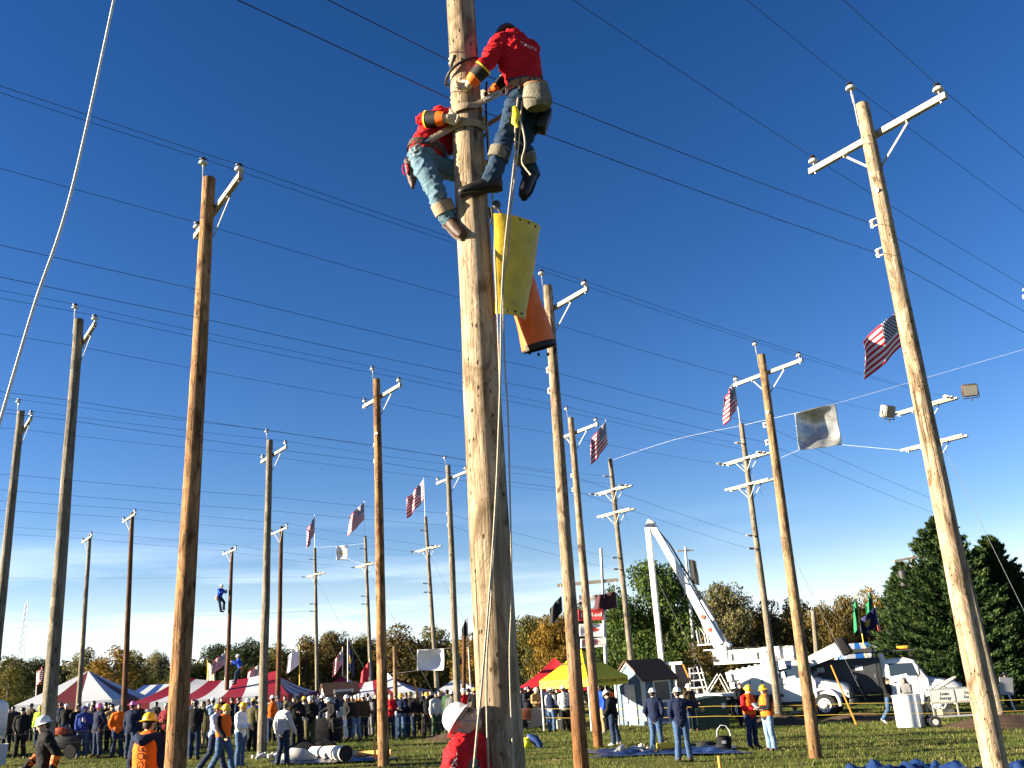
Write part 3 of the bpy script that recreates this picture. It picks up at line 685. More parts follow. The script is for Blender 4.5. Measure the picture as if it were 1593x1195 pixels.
# ------------------------------------------------------------------ conductors
def sag_pts(a, b, sag, n=14):
    return [a.lerp(b, t/n)-Vector((0, 0, 4*sag*(t/n)*(1-t/n))) for t in range(n+1)]
def conductor(pts, r, label, sagk=.004, group='overhead conductors', m=None, name='conductor', cat='wire'):
    b = MB(); path = []
    for i in range(len(pts)-1):
        s = sag_pts(pts[i], pts[i+1], sagk*(pts[i+1]-pts[i]).length); path += s if not path else s[1:]
    b.tube(path, r, 6); o = b.build(name, m or WIREM); tag(o, label, cat, group); return o
ROWS = [
 (('M', 'B', 'B2'), .0047, 'thickest pole row', 1.9),
 (('A', 'D', 'C', 'Q'), .0047, 'thick brown pole row', 2.0),
 (('G', 'E', 'N', 'P'), .0052, 'second row grey poles', 2.0),
 (('H', 'F', 'S', 'R'), .0052, 'left edge pole row', 2.2),
 (('X1', 'X3', 'T0'), .0062, 'small far reddish pole row', 2.2),
 (('X0', 'X2', 'T1'), .0062, 'small far grey pole row', 2.4),
]
KN = {'t': 'top pin', 'l': 'left arm end', 'r': 'right arm end', 's0': 'upper side spool', 's1': 'lower side spool'}
for keys, r, nm, back in ROWS:
    for k in ('t', 'l', 'r', 's0', 's1'):
        pts = [POLES[q].pins.get(k) for q in keys]; pts = [q for q in pts if q is not None]
        if len(pts) < 2: continue
        step = POLES[keys[1]].bot-POLES[keys[0]].bot; step.z = 0
        first = pts[0]-step*back; first.z = pts[0].z
        last = []
        if keys[-1] == 'B2':
            q = pts[-1]+step*2; last = [q]
        conductor([first]+pts+last, r, 'dark wire of the %s, at its %s' % (nm, KN[k]))
    if keys[0] in ('X1', 'X0'):
        pass
for i, (v0, v1) in enumerate(((905, 915), (962, 930))):
    t = POLES['T2']; a = P(-60, v0-6+i*12, t.d+8); conductor([a, t.pins['s%d' % i] if i else t.pins['l']], .008, '%s of two thin wires ending at the far terminal pole nearest the pale grey pole' % ('upper', 'lower')[i], .002)
# ------------------------------------------------------------------ people
def fuse(mb, name, voxel, smooth_it=6, fac=.55, fold=0.0, fscale=9.0, seed=0):
    """union of overlapping closed pieces as one continuous skin"""
    me = mb.mesh(name+'_raw', smooth=False)
    o = bpy.data.objects.new('fuse_tmp', me); COL.objects.link(o)
    r = o.modifiers.new('r', 'REMESH'); r.mode = 'VOXEL'; r.voxel_size = voxel; r.adaptivity = 0
    if smooth_it:
        sm = o.modifiers.new('s', 'SMOOTH'); sm.factor = fac; sm.iterations = smooth_it
    dg = bpy.context.evaluated_depsgraph_get(); out = bpy.data.meshes.new_from_object(o.evaluated_get(dg))
    bpy.data.objects.remove(o); bpy.data.meshes.remove(me); out.name = name; out.materials.clear()
    if fold:
        co = np.empty(len(out.vertices)*3); out.vertices.foreach_get('co', co); no = np.empty_like(co); out.vertices.foreach_get('normal', no)
        co = co.reshape(-1, 3); no = no.reshape(-1, 3)
        for i in range(len(co)):
            p = co[i]; a = mnoise.noise(Vector((p[0]*fscale, p[1]*fscale, p[2]*fscale*1.7+seed))); b_ = mnoise.noise(Vector((p[0]*fscale*2.3+9, p[1]*fscale*2.3, p[2]*fscale*2.2+seed)))
            c_ = mnoise.noise(Vector((p[0]*fscale*.9+p[2]*fscale*1.1, p[1]*fscale*.9, p[2]*fscale*2.1-p[0]*fscale+seed+20)))
            co[i] = p+no[i]*fold*((1-abs(a)*3.2)*.55+b_*.35+max(0, 1-abs(c_)*5)*.75-.25)
        out.vertices.foreach_set('co', co.reshape(-1)); out.update()
    for p in out.polygons: p.use_smooth = True
    return out
def frame(z, x):
    z = z.normalized(); x = (x-z*x.dot(z)).normalized(); y = z.cross(x); return Matrix((x, y, z)).transposed()
STD = dict(pelvis=(0, 0, .97), waist=(0, .0, 1.10), chest=(0, .0, 1.32), neck=(0, .01, 1.50), head=(0, -.01, 1.655),
           shL=(.185, 0, 1.43), shR=(-.185, 0, 1.43), elL=(.235, .02, 1.15), elR=(-.235, .02, 1.15), wrL=(.245, -.05, .90), wrR=(-.245, -.05, .90),
           hiL=(.095, 0, .93), hiR=(-.095, 0, .93), knL=(.11, -.015, .50), knR=(-.11, -.015, .50), anL=(.115, .02, .085), anR=(-.115, .02, .085),
           toL=(.14, -.15, .035), toR=(-.14, -.15, .035), fdir=(0, -1, 0), face=(0, -1, 0), handL=None, handR=None)
def pose(**kw):
    d = dict(STD); d.update(kw); J = {k: (Vector(v) if v is not None and not isinstance(v, (float, int)) else v) for k, v in d.items()}
    for s in 'LR':
        if J['hand'+s] is None: J['hand'+s] = (J['wr'+s]-J['el'+s]).normalized()
    return J
def side_axis(J): return (J['shL']-J['shR']).normalized()
def torso(mb, J, g=0.0, bottom=None, w=1.0, dpt=1.0, n=20, upper=True):
    sx = side_axis(J); hx = (J['hiL']-J['hiR']).normalized()
    lo = J['pelvis']+(J['pelvis']-J['waist']).normalized()*(bottom if bottom is not None else .09)
    pts = [lo, J['pelvis'], J['waist'], J['chest'], J['chest'].lerp(J['neck'], .5), J['neck']+(J['neck']-J['chest']).normalized()*(-.015)]
    rx = [.165, .172, .155, .178, .165, .07]; ry = [.115, .12, .108, .128, .105, .062]
    mb.tube(pts, [(r+g)*w for r in rx], n, ref=(hx+sx), ry=[(r+g)*dpt for r in ry], dome=True)
    if upper:
        mb.tube([J['shR'].lerp(J['neck'], .12), J['neck']-(J['neck']-J['chest']).normalized()*.035, J['shL'].lerp(J['neck'], .12)], [.062+g, .078+g, .062+g], 14, dome=True)
def arm(mb, J, s, g=0.0, end=1.0, cuff=0.0):
    a, b, c = J['sh'+s], J['el'+s], J['wr'+s]; e = b.lerp(c, end)
    mb.tube([a, a.lerp(b, .35), a.lerp(b, .8), b, b.lerp(c, .3), e], [.062+g, .055+g, .046+g, .045+g, .043+g*1.05, .030+g+cuff], 14, dome=True)
def leg(mb, J, s, g=0.0, end=1.0, flare=0.0):
    a, b, c = J['hi'+s], J['kn'+s], J['an'+s]; e = b.lerp(c, end)
    back = -J['fdir']*.02
    mb.tube([a+(a-b).normalized()*.03, a.lerp(b, .35), a.lerp(b, .8), b, b.lerp(c, .3)+back, e], [.093+g, .083+g, .063+g, .058+g, .056+g*1.1, .036+g+flare], 16, dome=True)
def hand(mb, J, s, curl=.5, g=0.0, grip=None):
    w, d = J['wr'+s], J['hand'+s].normalized(); sg = 1 if s == 'L' else -1
    side = J.get('palm'+s); 
    if side is None: side = (J['fdir']*.9+side_axis(J)*(-sg)*.3)
    n_ = side-d*side.dot(d)
    n_ = n_.normalized() if n_.length > 1e-3 else Vector((0, 0, 1)).cross(d).normalized()     # towards the thumb
    pal = n_.cross(d)*sg                                                       # palm normal (fingers curl this way)
    mb.tube([w-d*.02, w+d*.03, w+d*.085], [.026+g, .040+g, .042+g], 12, ref=n_, ry=[.020+g, .017+g, .015+g], dome=True)
    for i, (off, L_) in enumerate(((.030, .072), (.010, .080), (-.010, .074), (-.029, .058))):
        p = w+d*.085+n_*off; c1, c2, c3 = curl*.55, curl*1.25, curl*1.9
        q1 = p+(d*math.cos(c1)+pal*math.sin(c1))*L_*.42; q2 = q1+(d*math.cos(c2)+pal*math.sin(c2))*L_*.33; q3 = q2+(d*math.cos(c3)+pal*math.sin(c3))*L_*.25
        mb.tube([p-d*.015, q1, q2, q3], [.0095+g, .0092+g, .0085+g, .007+g], 8, dome=True)
    p = w+d*.030+n_*.034; q1 = p+(n_*.65+d*.75+pal*.25*curl).normalized()*.038; q2 = q1+(d*.9+n_*.25+pal*.6*curl).normalized()*.030
    mb.tube([p-n_*.01, q1, q2], [.013+g, .0105+g, .0085+g], 8, dome=True)
def headm(mb, J, fine=True):
    up = (J['head']-J['neck']).normalized(); f = J['face']; up = J.get('hup') or up
    y = -(f-up*f.dot(up)).normalized() if abs(f.normalized().dot(up)) < .97 else -J['fdir']
    x = y.cross(up).normalized(); R = Matrix((x, y, up)).transposed(); c = J['head']
    T = lambda a, b, d: c+R @ Vector((a, b, d))
    mb.tube([J['neck']-up*.04, J['neck']+up*.03, T(0, .012, -.04)], [.066, .056, .058], 14, dome=True)
    mb.ell(T(0, .012, .035), (.076, .098, .088), R); mb.ell(T(0, -.030, -.040), (.058, .062, .078), R)
    if fine:
        mb.ell(T(0, -.055, -.085), (.030, .030, .024), R)                       # chin
        mb.ell(T(0, -.078, .030), (.052, .020, .014), R)                        # brow
        mb.tube([T(0, -.088, .022), T(0, -.104, -.006), T(0, -.112, -.022)], [.008, .011, .014], 8, dome=True)   # nose
        mb.ell(T(.011, -.098, -.024), (.009, .010, .008), R, 8, 6); mb.ell(T(-.011, -.098, -.024), (.009, .010, .008), R, 8, 6)
        mb.ell(T(.040, -.066, -.018), (.020, .020, .016), R, 8, 6); mb.ell(T(-.040, -.066, -.018), (.020, .020, .016), R, 8, 6)
        mb.ell(T(0, -.083, -.052), (.024, .010, .006), R, 10, 6); mb.ell(T(0, -.081, -.063), (.021, .010, .006), R, 10, 6)  # lips
    for sg in (1, -1):
        mb.ell(T(.079*sg, .012, -.008), (.010, .020, .033), R, 8, 6)
    return R, c
def body_mesh(J, voxel=.016, bare_hands=True, curl=.5, fine=False, feet=True, sm=3):
    mb = MB(); torso(mb, J, -.004)
    for s in 'LR': arm(mb, J, s); leg(mb, J, s)
    if feet:
        for s in 'LR': mb.tube([J['an'+s]+(J['an'+s]-J['to'+s]).normalized()*.03, J['an'+s].lerp(J['to'+s], .5), J['to'+s]], [.030, .026, .018], 10, dome=True)
    R, c = headm(mb, J, True)
    if fine or voxel < .012:
        for s in 'LR': hand(mb, J, s, curl)
        return fuse(mb, 'body', voxel, sm), R, c
    me = fuse(mb, 'body', voxel, 2)
    m2 = MB()
    for s in 'LR': hand(m2, J, s, curl)
    hm = m2.mesh('h', fix=True); bm = bmesh.new(); bm.from_mesh(me); bm.from_mesh(hm); bm.to_mesh(me); bm.free(); bpy.data.meshes.remove(hm)
    for p in me.polygons: p.use_smooth = True
    return me, R, c
def jacket_mesh(J, voxel=.018, g=.034, bottom=.03, fold=.010, end=.97, sm=3, collar=True, seed=0, name='jacket', w=1.0, cuff=.004):
    mb = MB(); torso(mb, J, g, bottom, w, w)
    for s in 'LR': arm(mb, J, s, g*.85, end, cuff)
    if collar:
        up = (J['head']-J['neck']).normalized(); mb.tube([J['neck']-up*.04, J['neck']+up*.025], [.082+g*.4, .072], 16)
    return fuse(mb, name, voxel, sm, fold=fold, seed=seed)
def trouser_mesh(J, voxel=.018, g=.026, fold=.008, sm=3, end=.98, seed=0, flare=.022):
    mb = MB(); mb.tube([J['pelvis']+(J['waist']-J['pelvis'])*.75, J['pelvis'], J['hiL'].lerp(J['hiR'], .5)], [.165+g, .172+g, .14+g], 18, ref=(J['hiL']-J['hiR']), ry=[.117+g, .125+g, .105+g], dome=True)
    for s in 'LR': leg(mb, J, s, g, end, flare)
    return fuse(mb, 'trousers', voxel, sm, fold=fold, seed=seed)
def boot_mesh(J, s, seed=0, high=.12, big=1.0):
    a, t = J['an'+s], J['to'+s]; k = J['kn'+s]; up = (k-a).normalized(); f = (t-a).normalized(); f2 = (f-up*f.dot(up)).normalized(); L_ = .5
    dn = -(up-f*up.dot(f)).normalized()
    b = MB(); sole = a+dn*.045
    side = f.cross(up).normalized()
    b.tube([a+up*high, a+up*.02, a+dn*.02], [.052, .05, .05], 14, dome=True)
    b.tube([a-f*.045+dn*.022, a+f*.06+dn*.018, a+f*.15+dn*.03, a+f*.205+dn*.036], [.046, .049, .050, .040], 14, ref=side, ry=[.052, .050, .040, .030], dome=True)
    o = fuse(b, 'boot', .012, 2)
    b2 = MB(); b2.tube([a-f*.075+dn*.068, a-f*.03+dn*.07, a+f*.02+dn*.062, a+f*.08+dn*.07, a+f*.17+dn*.07, a+f*.225+dn*.064], [.026, .040, .038, .042, .046, .028], 12, ref=side, ry=[.014]*6, dome=False)
    hm = b2.mesh('sole'); bm = bmesh.new(); bm.from_mesh(o); bm.from_mesh(hm); bm.to_mesh(o); bm.free(); bpy.data.meshes.remove(hm)
    if big != 1.0:
        for v in o.vertices: v.co = a+(v.co-a)*big
    for p in o.polygons: p.use_smooth = True
    return o
def vest_mesh(J, voxel=.018, g=.062, bottom=.05):
    mb = MB(); sx = side_axis(J)
    pts = [J['pelvis']+(J['waist']-J['pelvis'])*(.55-bottom*3), J['waist'], J['chest'], J['chest'].lerp(J['neck'], .55)]
    mb.tube(pts, [.160+g, .158+g, .165+g, .135+g], 20, ref=sx, ry=[.112+g, .11+g, .125+g, .10+g], dome=True)
    return fuse(mb, 'vest', voxel, 3, fold=.005)
def hat_R(R): return R
def hard_hat_mesh(full=True):
    b = MB(); n = 24
    b.lathe([(.098, -.004), (.104, 0), (.103, .03), (.096, .062), (.078, .093), (.05, .112), (.02, .120), (.002, .121)], n=n, sx=1.0, sy=1.14)
    if full: b.lathe([(.100, -.006), (.142, -.016), (.146, -.011), (.102, .006)], n=n, sx=1.0, sy=1.10)
    else: b.sheet(lambda u, v: ((.104+v*.055*math.sin(math.pi*u)**.6)*math.cos(math.pi+math.pi*u), -(.10+v*.075)*1.1*math.sin(math.pi*u)-.02, .006-.018*v), 14, 2, thick=.004)
    for x in (-.03, 0, .03):
        pts = [Vector((x, -.112*math.cos(a), .118*math.sin(a)*(1-abs(x)*2.2)+.003)) for a in np.linspace(.35, math.pi-.35, 11)]
        b.tube(pts, .008 if x == 0 else .0055, 6)
    return b.mesh('hard_hat')
HAT = hard_hat_mesh(); HATC = hard_hat_mesh(False)
def cap_mesh():
    b = MB(); b.lathe([(.090, -.01), (.096, .0), (.094, .04), (.078, .078), (.04, .098), (.002, .102)], n=18, sy=1.15)
    b.sheet(lambda u, v: ((.09)*math.cos(math.pi+math.pi*u)*(1-.1*v), -(.095+v*.085)*math.sin(math.pi*u)-.015, .004-.016*v-.02*(2*u-1)**2*v), 10, 3, thick=.004); return b.mesh('cap')
CAP = cap_mesh()
def hair_mesh():
    b = MB(); b.ell((0, .018, .045), (.085, .103, .090)); b.ell((0, .06, -.01), (.072, .05, .07))
    me = b.mesh('hair')
    for v in me.vertices:
        if v.co.y < -.05: v.co.y = -.05-(v.co.y+.05)*.1
        v.co += v.co.normalized()*.004*mnoise.noise(v.co*60)
    return me
HAIR = hair_mesh()
def hood_mesh():
    b = MB(); n = 16
    ring = []
    for i, (y, r, zc) in enumerate(((-.085, .083, .0), (-.05, .108, .005), (.0, .118, .012), (.05, .112, .012), (.10, .085, .0), (.125, .03, -.01))):
        for j in range(n):
            a = 2*math.pi*j/n; ring.append(Vector((r*math.cos(a)*.92, y, zc+r*1.18*math.sin(a))))
    b.add(ring, [(i*n+j, i*n+(j+1) % n, (i+1)*n+(j+1) % n, (i+1)*n+j) for i in range(5) for j in range(n)]+[tuple(5*n+j for j in range(n))])
    b.tube([(0, .02, -.10), (0, .03, -.16)], [.11, .14], 16)
    return b.mesh('hood')
HOOD = hood_mesh()
def pack_mesh():
    b = MB(); b.box((0, 0, 0), (.30, .16, .42), bev=.05); b.box((0, .09, -.06), (.22, .07, .22), bev=.03)
    for sg in (-1, 1): b.tube([(.10*sg, -.07, .18), (.11*sg, -.14, .24), (.11*sg, -.30, .16), (.13*sg, -.29, -.02), (.13*sg, -.10, -.15)], .022, 6, ry=.008, ref=(1, 0, 0))
    return b.mesh('backpack')
PACK = pack_mesh()
SKIN = mat('skin', (.46, .29, .20), .55, var=.10, vscale=30, spec=.35)
EYE = mat('eye', (.02, .016, .014), .2, spec=.5)
def cloth(name, col, rough=.85, var=.16):
    return mat(name, col, rough, var=var, vscale=9, bump=.35, bscale=120, spec=.12)
CL = dict(
 black=cloth('black_cloth', (.012, .012, .014)), navy=cloth('navy_cloth', (.012, .018, .045)), blue=cloth('blue_cloth', (.02, .045, .22)), royal=cloth('royal_blue_cloth', (.015, .06, .42)),
 grey=cloth('grey_cloth', (.12, .12, .125)), lgrey=cloth('light_grey_cloth', (.42, .42, .44)), white=cloth('white_cloth', (.72, .72, .74)), red=cloth('red_cloth', (.55, .012, .02)),
 orange=cloth('orange_cloth', (.85, .14, .015)), brown=cloth('brown_cloth', (.055, .038, .022)), tan=cloth('tan_cloth', (.30, .21, .10)), green=cloth('green_cloth', (.03, .06, .03)),
 lime=cloth('lime_cloth', (.45, .75, .05)), maroon=cloth('maroon_cloth', (.14, .012, .02)), pink=cloth('pink_cloth', (.65, .06, .18)), lblue=cloth('light_blue_cloth', (.28, .38, .58)), olive=cloth('olive_cloth', (.07, .065, .028)),
 jean=cloth('blue_denim', (.045, .085, .17), var=.35), djean=cloth('dark_denim', (.018, .030, .062), var=.35), ljean=cloth('faded_denim', (.15, .24, .34), var=.3))
def hatm(name, col): return mat(name, col, .35, var=.05, spec=.5)
HM = dict(white=hatm('white_hat_shell', (.75, .74, .70)), yellow=hatm('yellow_hat_shell', (.80, .46, .02)), pink=hatm('pink_hat_shell', (.70, .16, .42)), black=hatm('black_hat_shell', (.015, .015, .017)),
 brown=hatm('brown_hat_shell', (.10, .035, .02)), orange=hatm('orange_hat_shell', (.8, .15, .02)), grey=hatm('grey_knit', (.2, .2, .21)), olive=hatm('olive_hat_shell', (.16, .13, .05)))
HAIRM = dict(dark=mat('dark_hair', (.02, .014, .01), .7), brown=mat('brown_hair', (.06, .035, .018), .7), grey=mat('grey_hair', (.28, .26, .24), .7))
BOOTM = mat('boot_leather', (.045, .026, .014), .6, var=.25); TBOOT = mat('tan_boot_leather', (.22, .12, .05), .7, var=.2); SHOE = mat('pale_shoe', (.45, .45, .46), .6)
# a few poses; every crowd figure is one of them, turned, scaled and dressed on its own
f_ = lambda *a: Vector(a)
POSES = dict(
 stand=pose(),
 relaxed=pose(pelvis=(.02, 0, .965), waist=(.012, 0, 1.10), knR=(-.13, -.05, .50), anR=(-.15, -.02, .085), toR=(-.20, -.18, .035), head=(.01, -.03, 1.65), wrL=(.24, -.10, .92)),
 pockets=pose(elL=(.275, .07, 1.17), elR=(-.275, .07, 1.17), wrL=(.19, -.06, .97), wrR=(-.19, -.06, .97), handL=(-.25, -.2, -1), handR=(.25, -.2, -1), anL=(.15, .02, .085), anR=(-.15, .02, .085), toL=(.2, -.14, .035), toR=(-.2, -.14, .035)),
 crossed=pose(elL=(.25, -.08, 1.16), elR=(-.25, -.08, 1.16), wrL=(.03, -.21, 1.20), wrR=(-.03, -.20, 1.15), handL=(-1, .1, .1), handR=(1, .1, -.05), head=(0, -.02, 1.655)),
 holding=pose(elL=(.24, -.02, 1.14), elR=(-.24, -.02, 1.14), wrL=(.09, -.25, 1.13), wrR=(-.09, -.25, 1.11), handL=(-.6, -.6, .1), handR=(.6, -.6, .1), head=(0, -.05, 1.645), face=(0, -1, -.5)),
 drink=pose(elL=(.26, -.05, 1.16), wrL=(.10, -.24, 1.24), handL=(-.6, -.5, .3), wrR=(-.2, -.10, .93)),
 phone=pose(elR=(-.30, -.08, 1.20), wrR=(-.14, -.12, 1.50), handR=(.3, .1, 1), elL=(.26, .05, 1.16), wrL=(.17, -.10, .98)),
 shade=pose(elR=(-.36, -.16, 1.42), wrR=(-.14, -.20, 1.66), handR=(1, -.1, .1), neck=(0, .02, 1.50), head=(0, .0, 1.655), face=(0, -1, .35)),
 lookup=pose(neck=(0, .01, 1.50), head=(0, .035, 1.65), face=(0, -1, .75), hup=(0, .42, .9), elL=(.25, .06, 1.16), wrL=(.13, -.02, .98), elR=(-.25, .06, 1.16), wrR=(-.13, -.02, .98)),
 walk=pose(hiL=(.095, 0, .92), knL=(.10, -.20, .52), anL=(.10, -.28, .10), toL=(.11, -.46, .075), knR=(-.10, .06, .50), anR=(-.10, .36, .13), toR=(-.11, .24, .04), elR=(-.25, -.09, 1.17), wrR=(-.23, -.28, .98), elL=(.25, .15, 1.18), wrL=(.25, .10, .93), chest=(0, -.03, 1.32), neck=(0, -.04, 1.49), head=(0, -.08, 1.64)),
 stride=pose(knL=(.16, -.08, .50), anL=(.27, -.05, .09), toL=(.34, -.20, .04), knR=(-.16, .0, .50), anR=(-.26, .10, .09), toR=(-.30, -.06, .035), elR=(-.29, -.03, 1.16), wrR=(-.33, -.14, .93), elL=(.28, .05, 1.16), wrL=(.30, -.03, .92), neck=(0, -.05, 1.49), chest=(0, -.02, 1.31), head=(0, -.12, 1.63), face=(0, -1, -.6)),
 reach=pose(elR=(-.42, -.16, 1.30), wrR=(-.52, -.34, 1.18), handR=(-.4, -.9, 0), elL=(.28, -.02, 1.16), wrL=(.25, -.2, .98), chest=(0, -.06, 1.30), neck=(0, -.12, 1.46), head=(0, -.20, 1.60), face=(0, -1, -.4), knR=(-.17, -.06, .5), anR=(-.22, 0, .09), toR=(-.28, -.16, .035), knL=(.14, 0, .5), anL=(.2, .06, .09), toL=(.27, -.10, .035)),
 point=pose(elR=(-.40, -.20, 1.36), wrR=(-.52, -.42, 1.34), handR=(-.4, -.9, 0), elL=(.25, .06, 1.16), wrL=(.18, -.08, .96), anL=(.15, .02, .085), anR=(-.15, .02, .085), toL=(.2, -.14, .035), toR=(-.2, -.14, .035)),
)
PC = {}
def proto(pk):
    if pk in PC: return PC[pk]
    J = POSES[pk]; sd_ = len(PC)
    body, R, c = body_mesh(J, .017)
    d = dict(J=J, body=body, R=R, c=c, jacket=jacket_mesh(J, seed=sd_), trousers=trouser_mesh(J, seed=sd_), boots=[boot_mesh(J, s) for s in 'LR'], vest=None, shirt=None)
    PC[pk] = d; return d
def person(loc, pk, face_deg, label, top='black', legs='jean', hat=('hard', 'white'), vest=None, boots=None, height=1.76, pack=False, hood=None, group='onlookers and crews on the showground', skin=None, hair='dark', topname='jacket'):
    """face_deg: 0 faces the camera, 90 faces photo right, 180 shows the back, 270 faces left"""
    d = proto(pk); e = empty('person', loc, label, 'person', group, rz=math.radians(face_deg)); k = height/1.78; e.scale = (k, k, k)
    link('body', d['body'], SKIN, e)
    link(topname, d['jacket'], CL[top], e); link('trousers', d['trousers'], CL[legs], e)
    for bm_ in d['boots']: link('boot', bm_, boots or BOOTM, e)
    M4 = Matrix.Translation(d['c']) @ d['R'].to_4x4()
    def onhead(name, me, m, off=(0, 0, 0), sc=1.0):
        o = link(name, me, m, e); o.matrix_local = M4 @ Matrix.Translation(Vector(off)) @ Matrix.Scale(sc, 4); return o
    if hood: onhead('hood', HOOD, CL[hood])
    if hat:
        kind, colr = hat
        if kind == 'hard': onhead('hair', HAIR, HAIRM[hair]); onhead('hard_hat', HAT, HM[colr], (0, .008, .052))
        elif kind == 'cap': onhead('hair', HAIR, HAIRM[hair]); onhead('cap', CAP, HM[colr], (0, .008, .048))
        elif kind == 'beanie': onhead('knit_cap', HAIR, HM[colr], (0, 0, .006), 1.06)
    elif not hood: onhead('hair', HAIR, HAIRM[hair])
    if vest:
        if d['vest'] is None: d['vest'] = vest_mesh(d['J'])
        link('vest', d['vest'], CL[vest], e)
    if pack:
        o = link('backpack', PACK, CL[pack], e); o.location = d['J']['chest']+Vector((0, .24, -.04))
    return e
# ------------------------------------------------------------------ the two linemen on the centre pole, posed joint by joint
RED = mat('red_shirt_cotton', (.42, .008, .013), .8, var=.18, vscale=7, bump=.3, bscale=90, spec=.15)
JEAN1 = mat('worn_blue_denim', (.095, .16, .21), .85, var=.35, vscale=8, bump=.4, bscale=150, spec=.1)
JEAN2 = mat('dark_blue_denim', (.022, .042, .075), .85, var=.4, vscale=8, bump=.4, bscale=150, spec=.1)
LEATHER = mat('tan_leather', (.26, .12, .045), .6, var=.3, vscale=14, bump=.3)
DLEATH = mat('dark_leather', (.05, .026, .016), .55, var=.3, vscale=14, bump=.3)
BLEATH = mat('black_leather', (.014, .012, .011), .5, var=.3)
WEB = mat('webbing_strap', (.27, .20, .13), .75, var=.2, vscale=20, bump=.3)
CANVAS = mat('dirty_canvas', (.15, .135, .10), .9, var=.5, vscale=12, bump=.4)
GLOVE = mat('work_glove_leather', (.50, .42, .28), .8, var=.25, vscale=22, bump=.4)
ORANGEG = mat('orange_gauntlet', (.9, .15, .01), .6, var=.1); BLACKG = mat('black_gauntlet', (.014, .015, .014), .6, var=.2); YELLOW = mat('yellow_trim', (.85, .55, .03), .5, var=.1)
ROPE = mat('hand_line_rope', (.50, .43, .32), .85, var=.25, vscale=60, bump=.8, bscale=220)
PM = POLES['M']
def paxis(z):                                         # world point on the centre pole's axis at height z
    lt = PM.top-PM.bot; t = (z-PM.bot.z)/lt.z; return PM.bot+lt*t
def prad(z): return PM.rad(z-PM.bot.z)
def strap_path(zs, angs, extra=.012):
    out = []
    for z, a in zip(zs, angs):
        c = paxis(z); r = prad(z)*1.03+extra; out.append(Vector((c.x+r*math.cos(a), c.y+r*math.sin(a), z)))
    return out
def ribbon(b, pts, w, t=.006, mi=0, axis=None):
    """flat strap; wide direction stays as close to vertical as the path allows"""
    pts = [Vector(p) for p in pts]
    b.tube(pts, w/2, 8, mi=mi, ref=axis or (0, 0, 1), ry=t/2)
def climber(name_label, J, shirt, trous, hatcol, hair='dark', beanie=False, lean=None):
    c0 = J['pelvis'].copy(); e = empty('person', c0, name_label, 'person', 'linemen on the centre pole')
    J = {k: ((v-c0) if k not in ('fdir', 'face', 'handL', 'handR', 'palmL', 'palmR', 'hup') and v is not None and not isinstance(v, float) else v) for k, v in J.items()}
    body, R, c = body_mesh(J, .010, fine=True, curl=.9, sm=3)
    link('body', body, SKIN, e)
    link('shirt', jacket_mesh(J, .011, g=.026, bottom=-.07, fold=.017, end=.42, sm=3, seed=3), shirt, e)
    link('trousers', trouser_mesh(J, .011, g=.018, fold=.014, sm=2, end=.97, seed=2), trous, e)
    return e, J, R, c
Z = lambda u, v, d: P(u, v, d)
# right hand lineman: seen from behind, leaning back on his strap, arms round the pole
JR = pose()
JR.update(pelvis=Z(822, 150, 7.12), waist=Z(817, 128, 7.11), chest=Z(806, 92, 7.13), neck=Z(797, 60, 7.19), head=Z(790, 62, 7.36),
  shL=Z(776, 70, 7.06), shR=Z(826, 79, 7.22), elL=Z(752, 106, 6.93), wrL=Z(731, 130, 6.98), elR=Z(800, 118, 7.44), wrR=Z(765, 146, 7.44),
  hiL=Z(807, 158, 7.06), hiR=Z(838, 158, 7.16), knL=Z(783, 222, 6.98), anL=Z(762, 283, 7.00), toL=Z(733, 288, 6.99),
  knR=Z(812, 225, 7.18), anR=Z(824, 268, 7.32), toR=Z(812, 293, 7.26))
JR['fdir'] = Vector((-.85, .5, 0)).normalized(); JR['face'] = Vector((-.6, .45, -.75)).normalized(); JR['hup'] = Vector((-.25, .35, .85)).normalized()
JR['handL'] = (Z(708, 138, 7.03)-JR['wrL']).normalized(); JR['handR'] = (Z(744, 152, 7.40)-JR['wrR']).normalized()
JR['palmL'] = Vector((0, 0, 1)); JR['palmR'] = Vector((0, 0, 1))
er, jr, Rr, cr_ = climber('lineman in red shirt and dark jeans right of the centre pole, back to camera', JR, RED, JEAN2, 'brown')
# left hand lineman: behind and left of the pole, facing it, right forearm raised across his face
JL = pose()
JL.update(pelvis=Z(664, 246, 7.24), waist=Z(668, 228, 7.25), chest=Z(690, 203, 7.33), neck=Z(706, 184, 7.39), head=Z(719, 172, 7.46),
  shR=Z(684, 186, 7.24), shL=Z(708, 197, 7.52), elR=Z(658, 187, 7.10), wrR=Z(692, 184, 7.02), elL=Z(735, 210, 7.56), wrL=Z(748, 190, 7.44),
  hiR=Z(657, 254, 7.18), hiL=Z(678, 258, 7.30), knR=Z(681, 304, 7.10), anR=Z(697, 340, 7.16), toR=Z(710, 351, 7.08),
  knL=Z(722, 272, 7.36), anL=Z(736, 322, 7.40), toL=Z(748, 322, 7.32))
JL['fdir'] = Vector((.9, -.25, 0)).normalized(); JL['face'] = Vector((.9, -.2, .25)).normalized()
JL['handR'] = (Z(705, 188, 7.04)-JL['wrR']).normalized(); JL['handL'] = (Z(742, 176, 7.38)-JL['wrL']).normalized(); JL['palmR'] = Vector((0, 0, 1)); JL['palmL'] = Vector((0, 0, 1))
el, jl, Rl, cl_ = climber('lineman in red shirt and faded jeans left of the centre pole, head hidden', JL, RED, JEAN1, 'white')
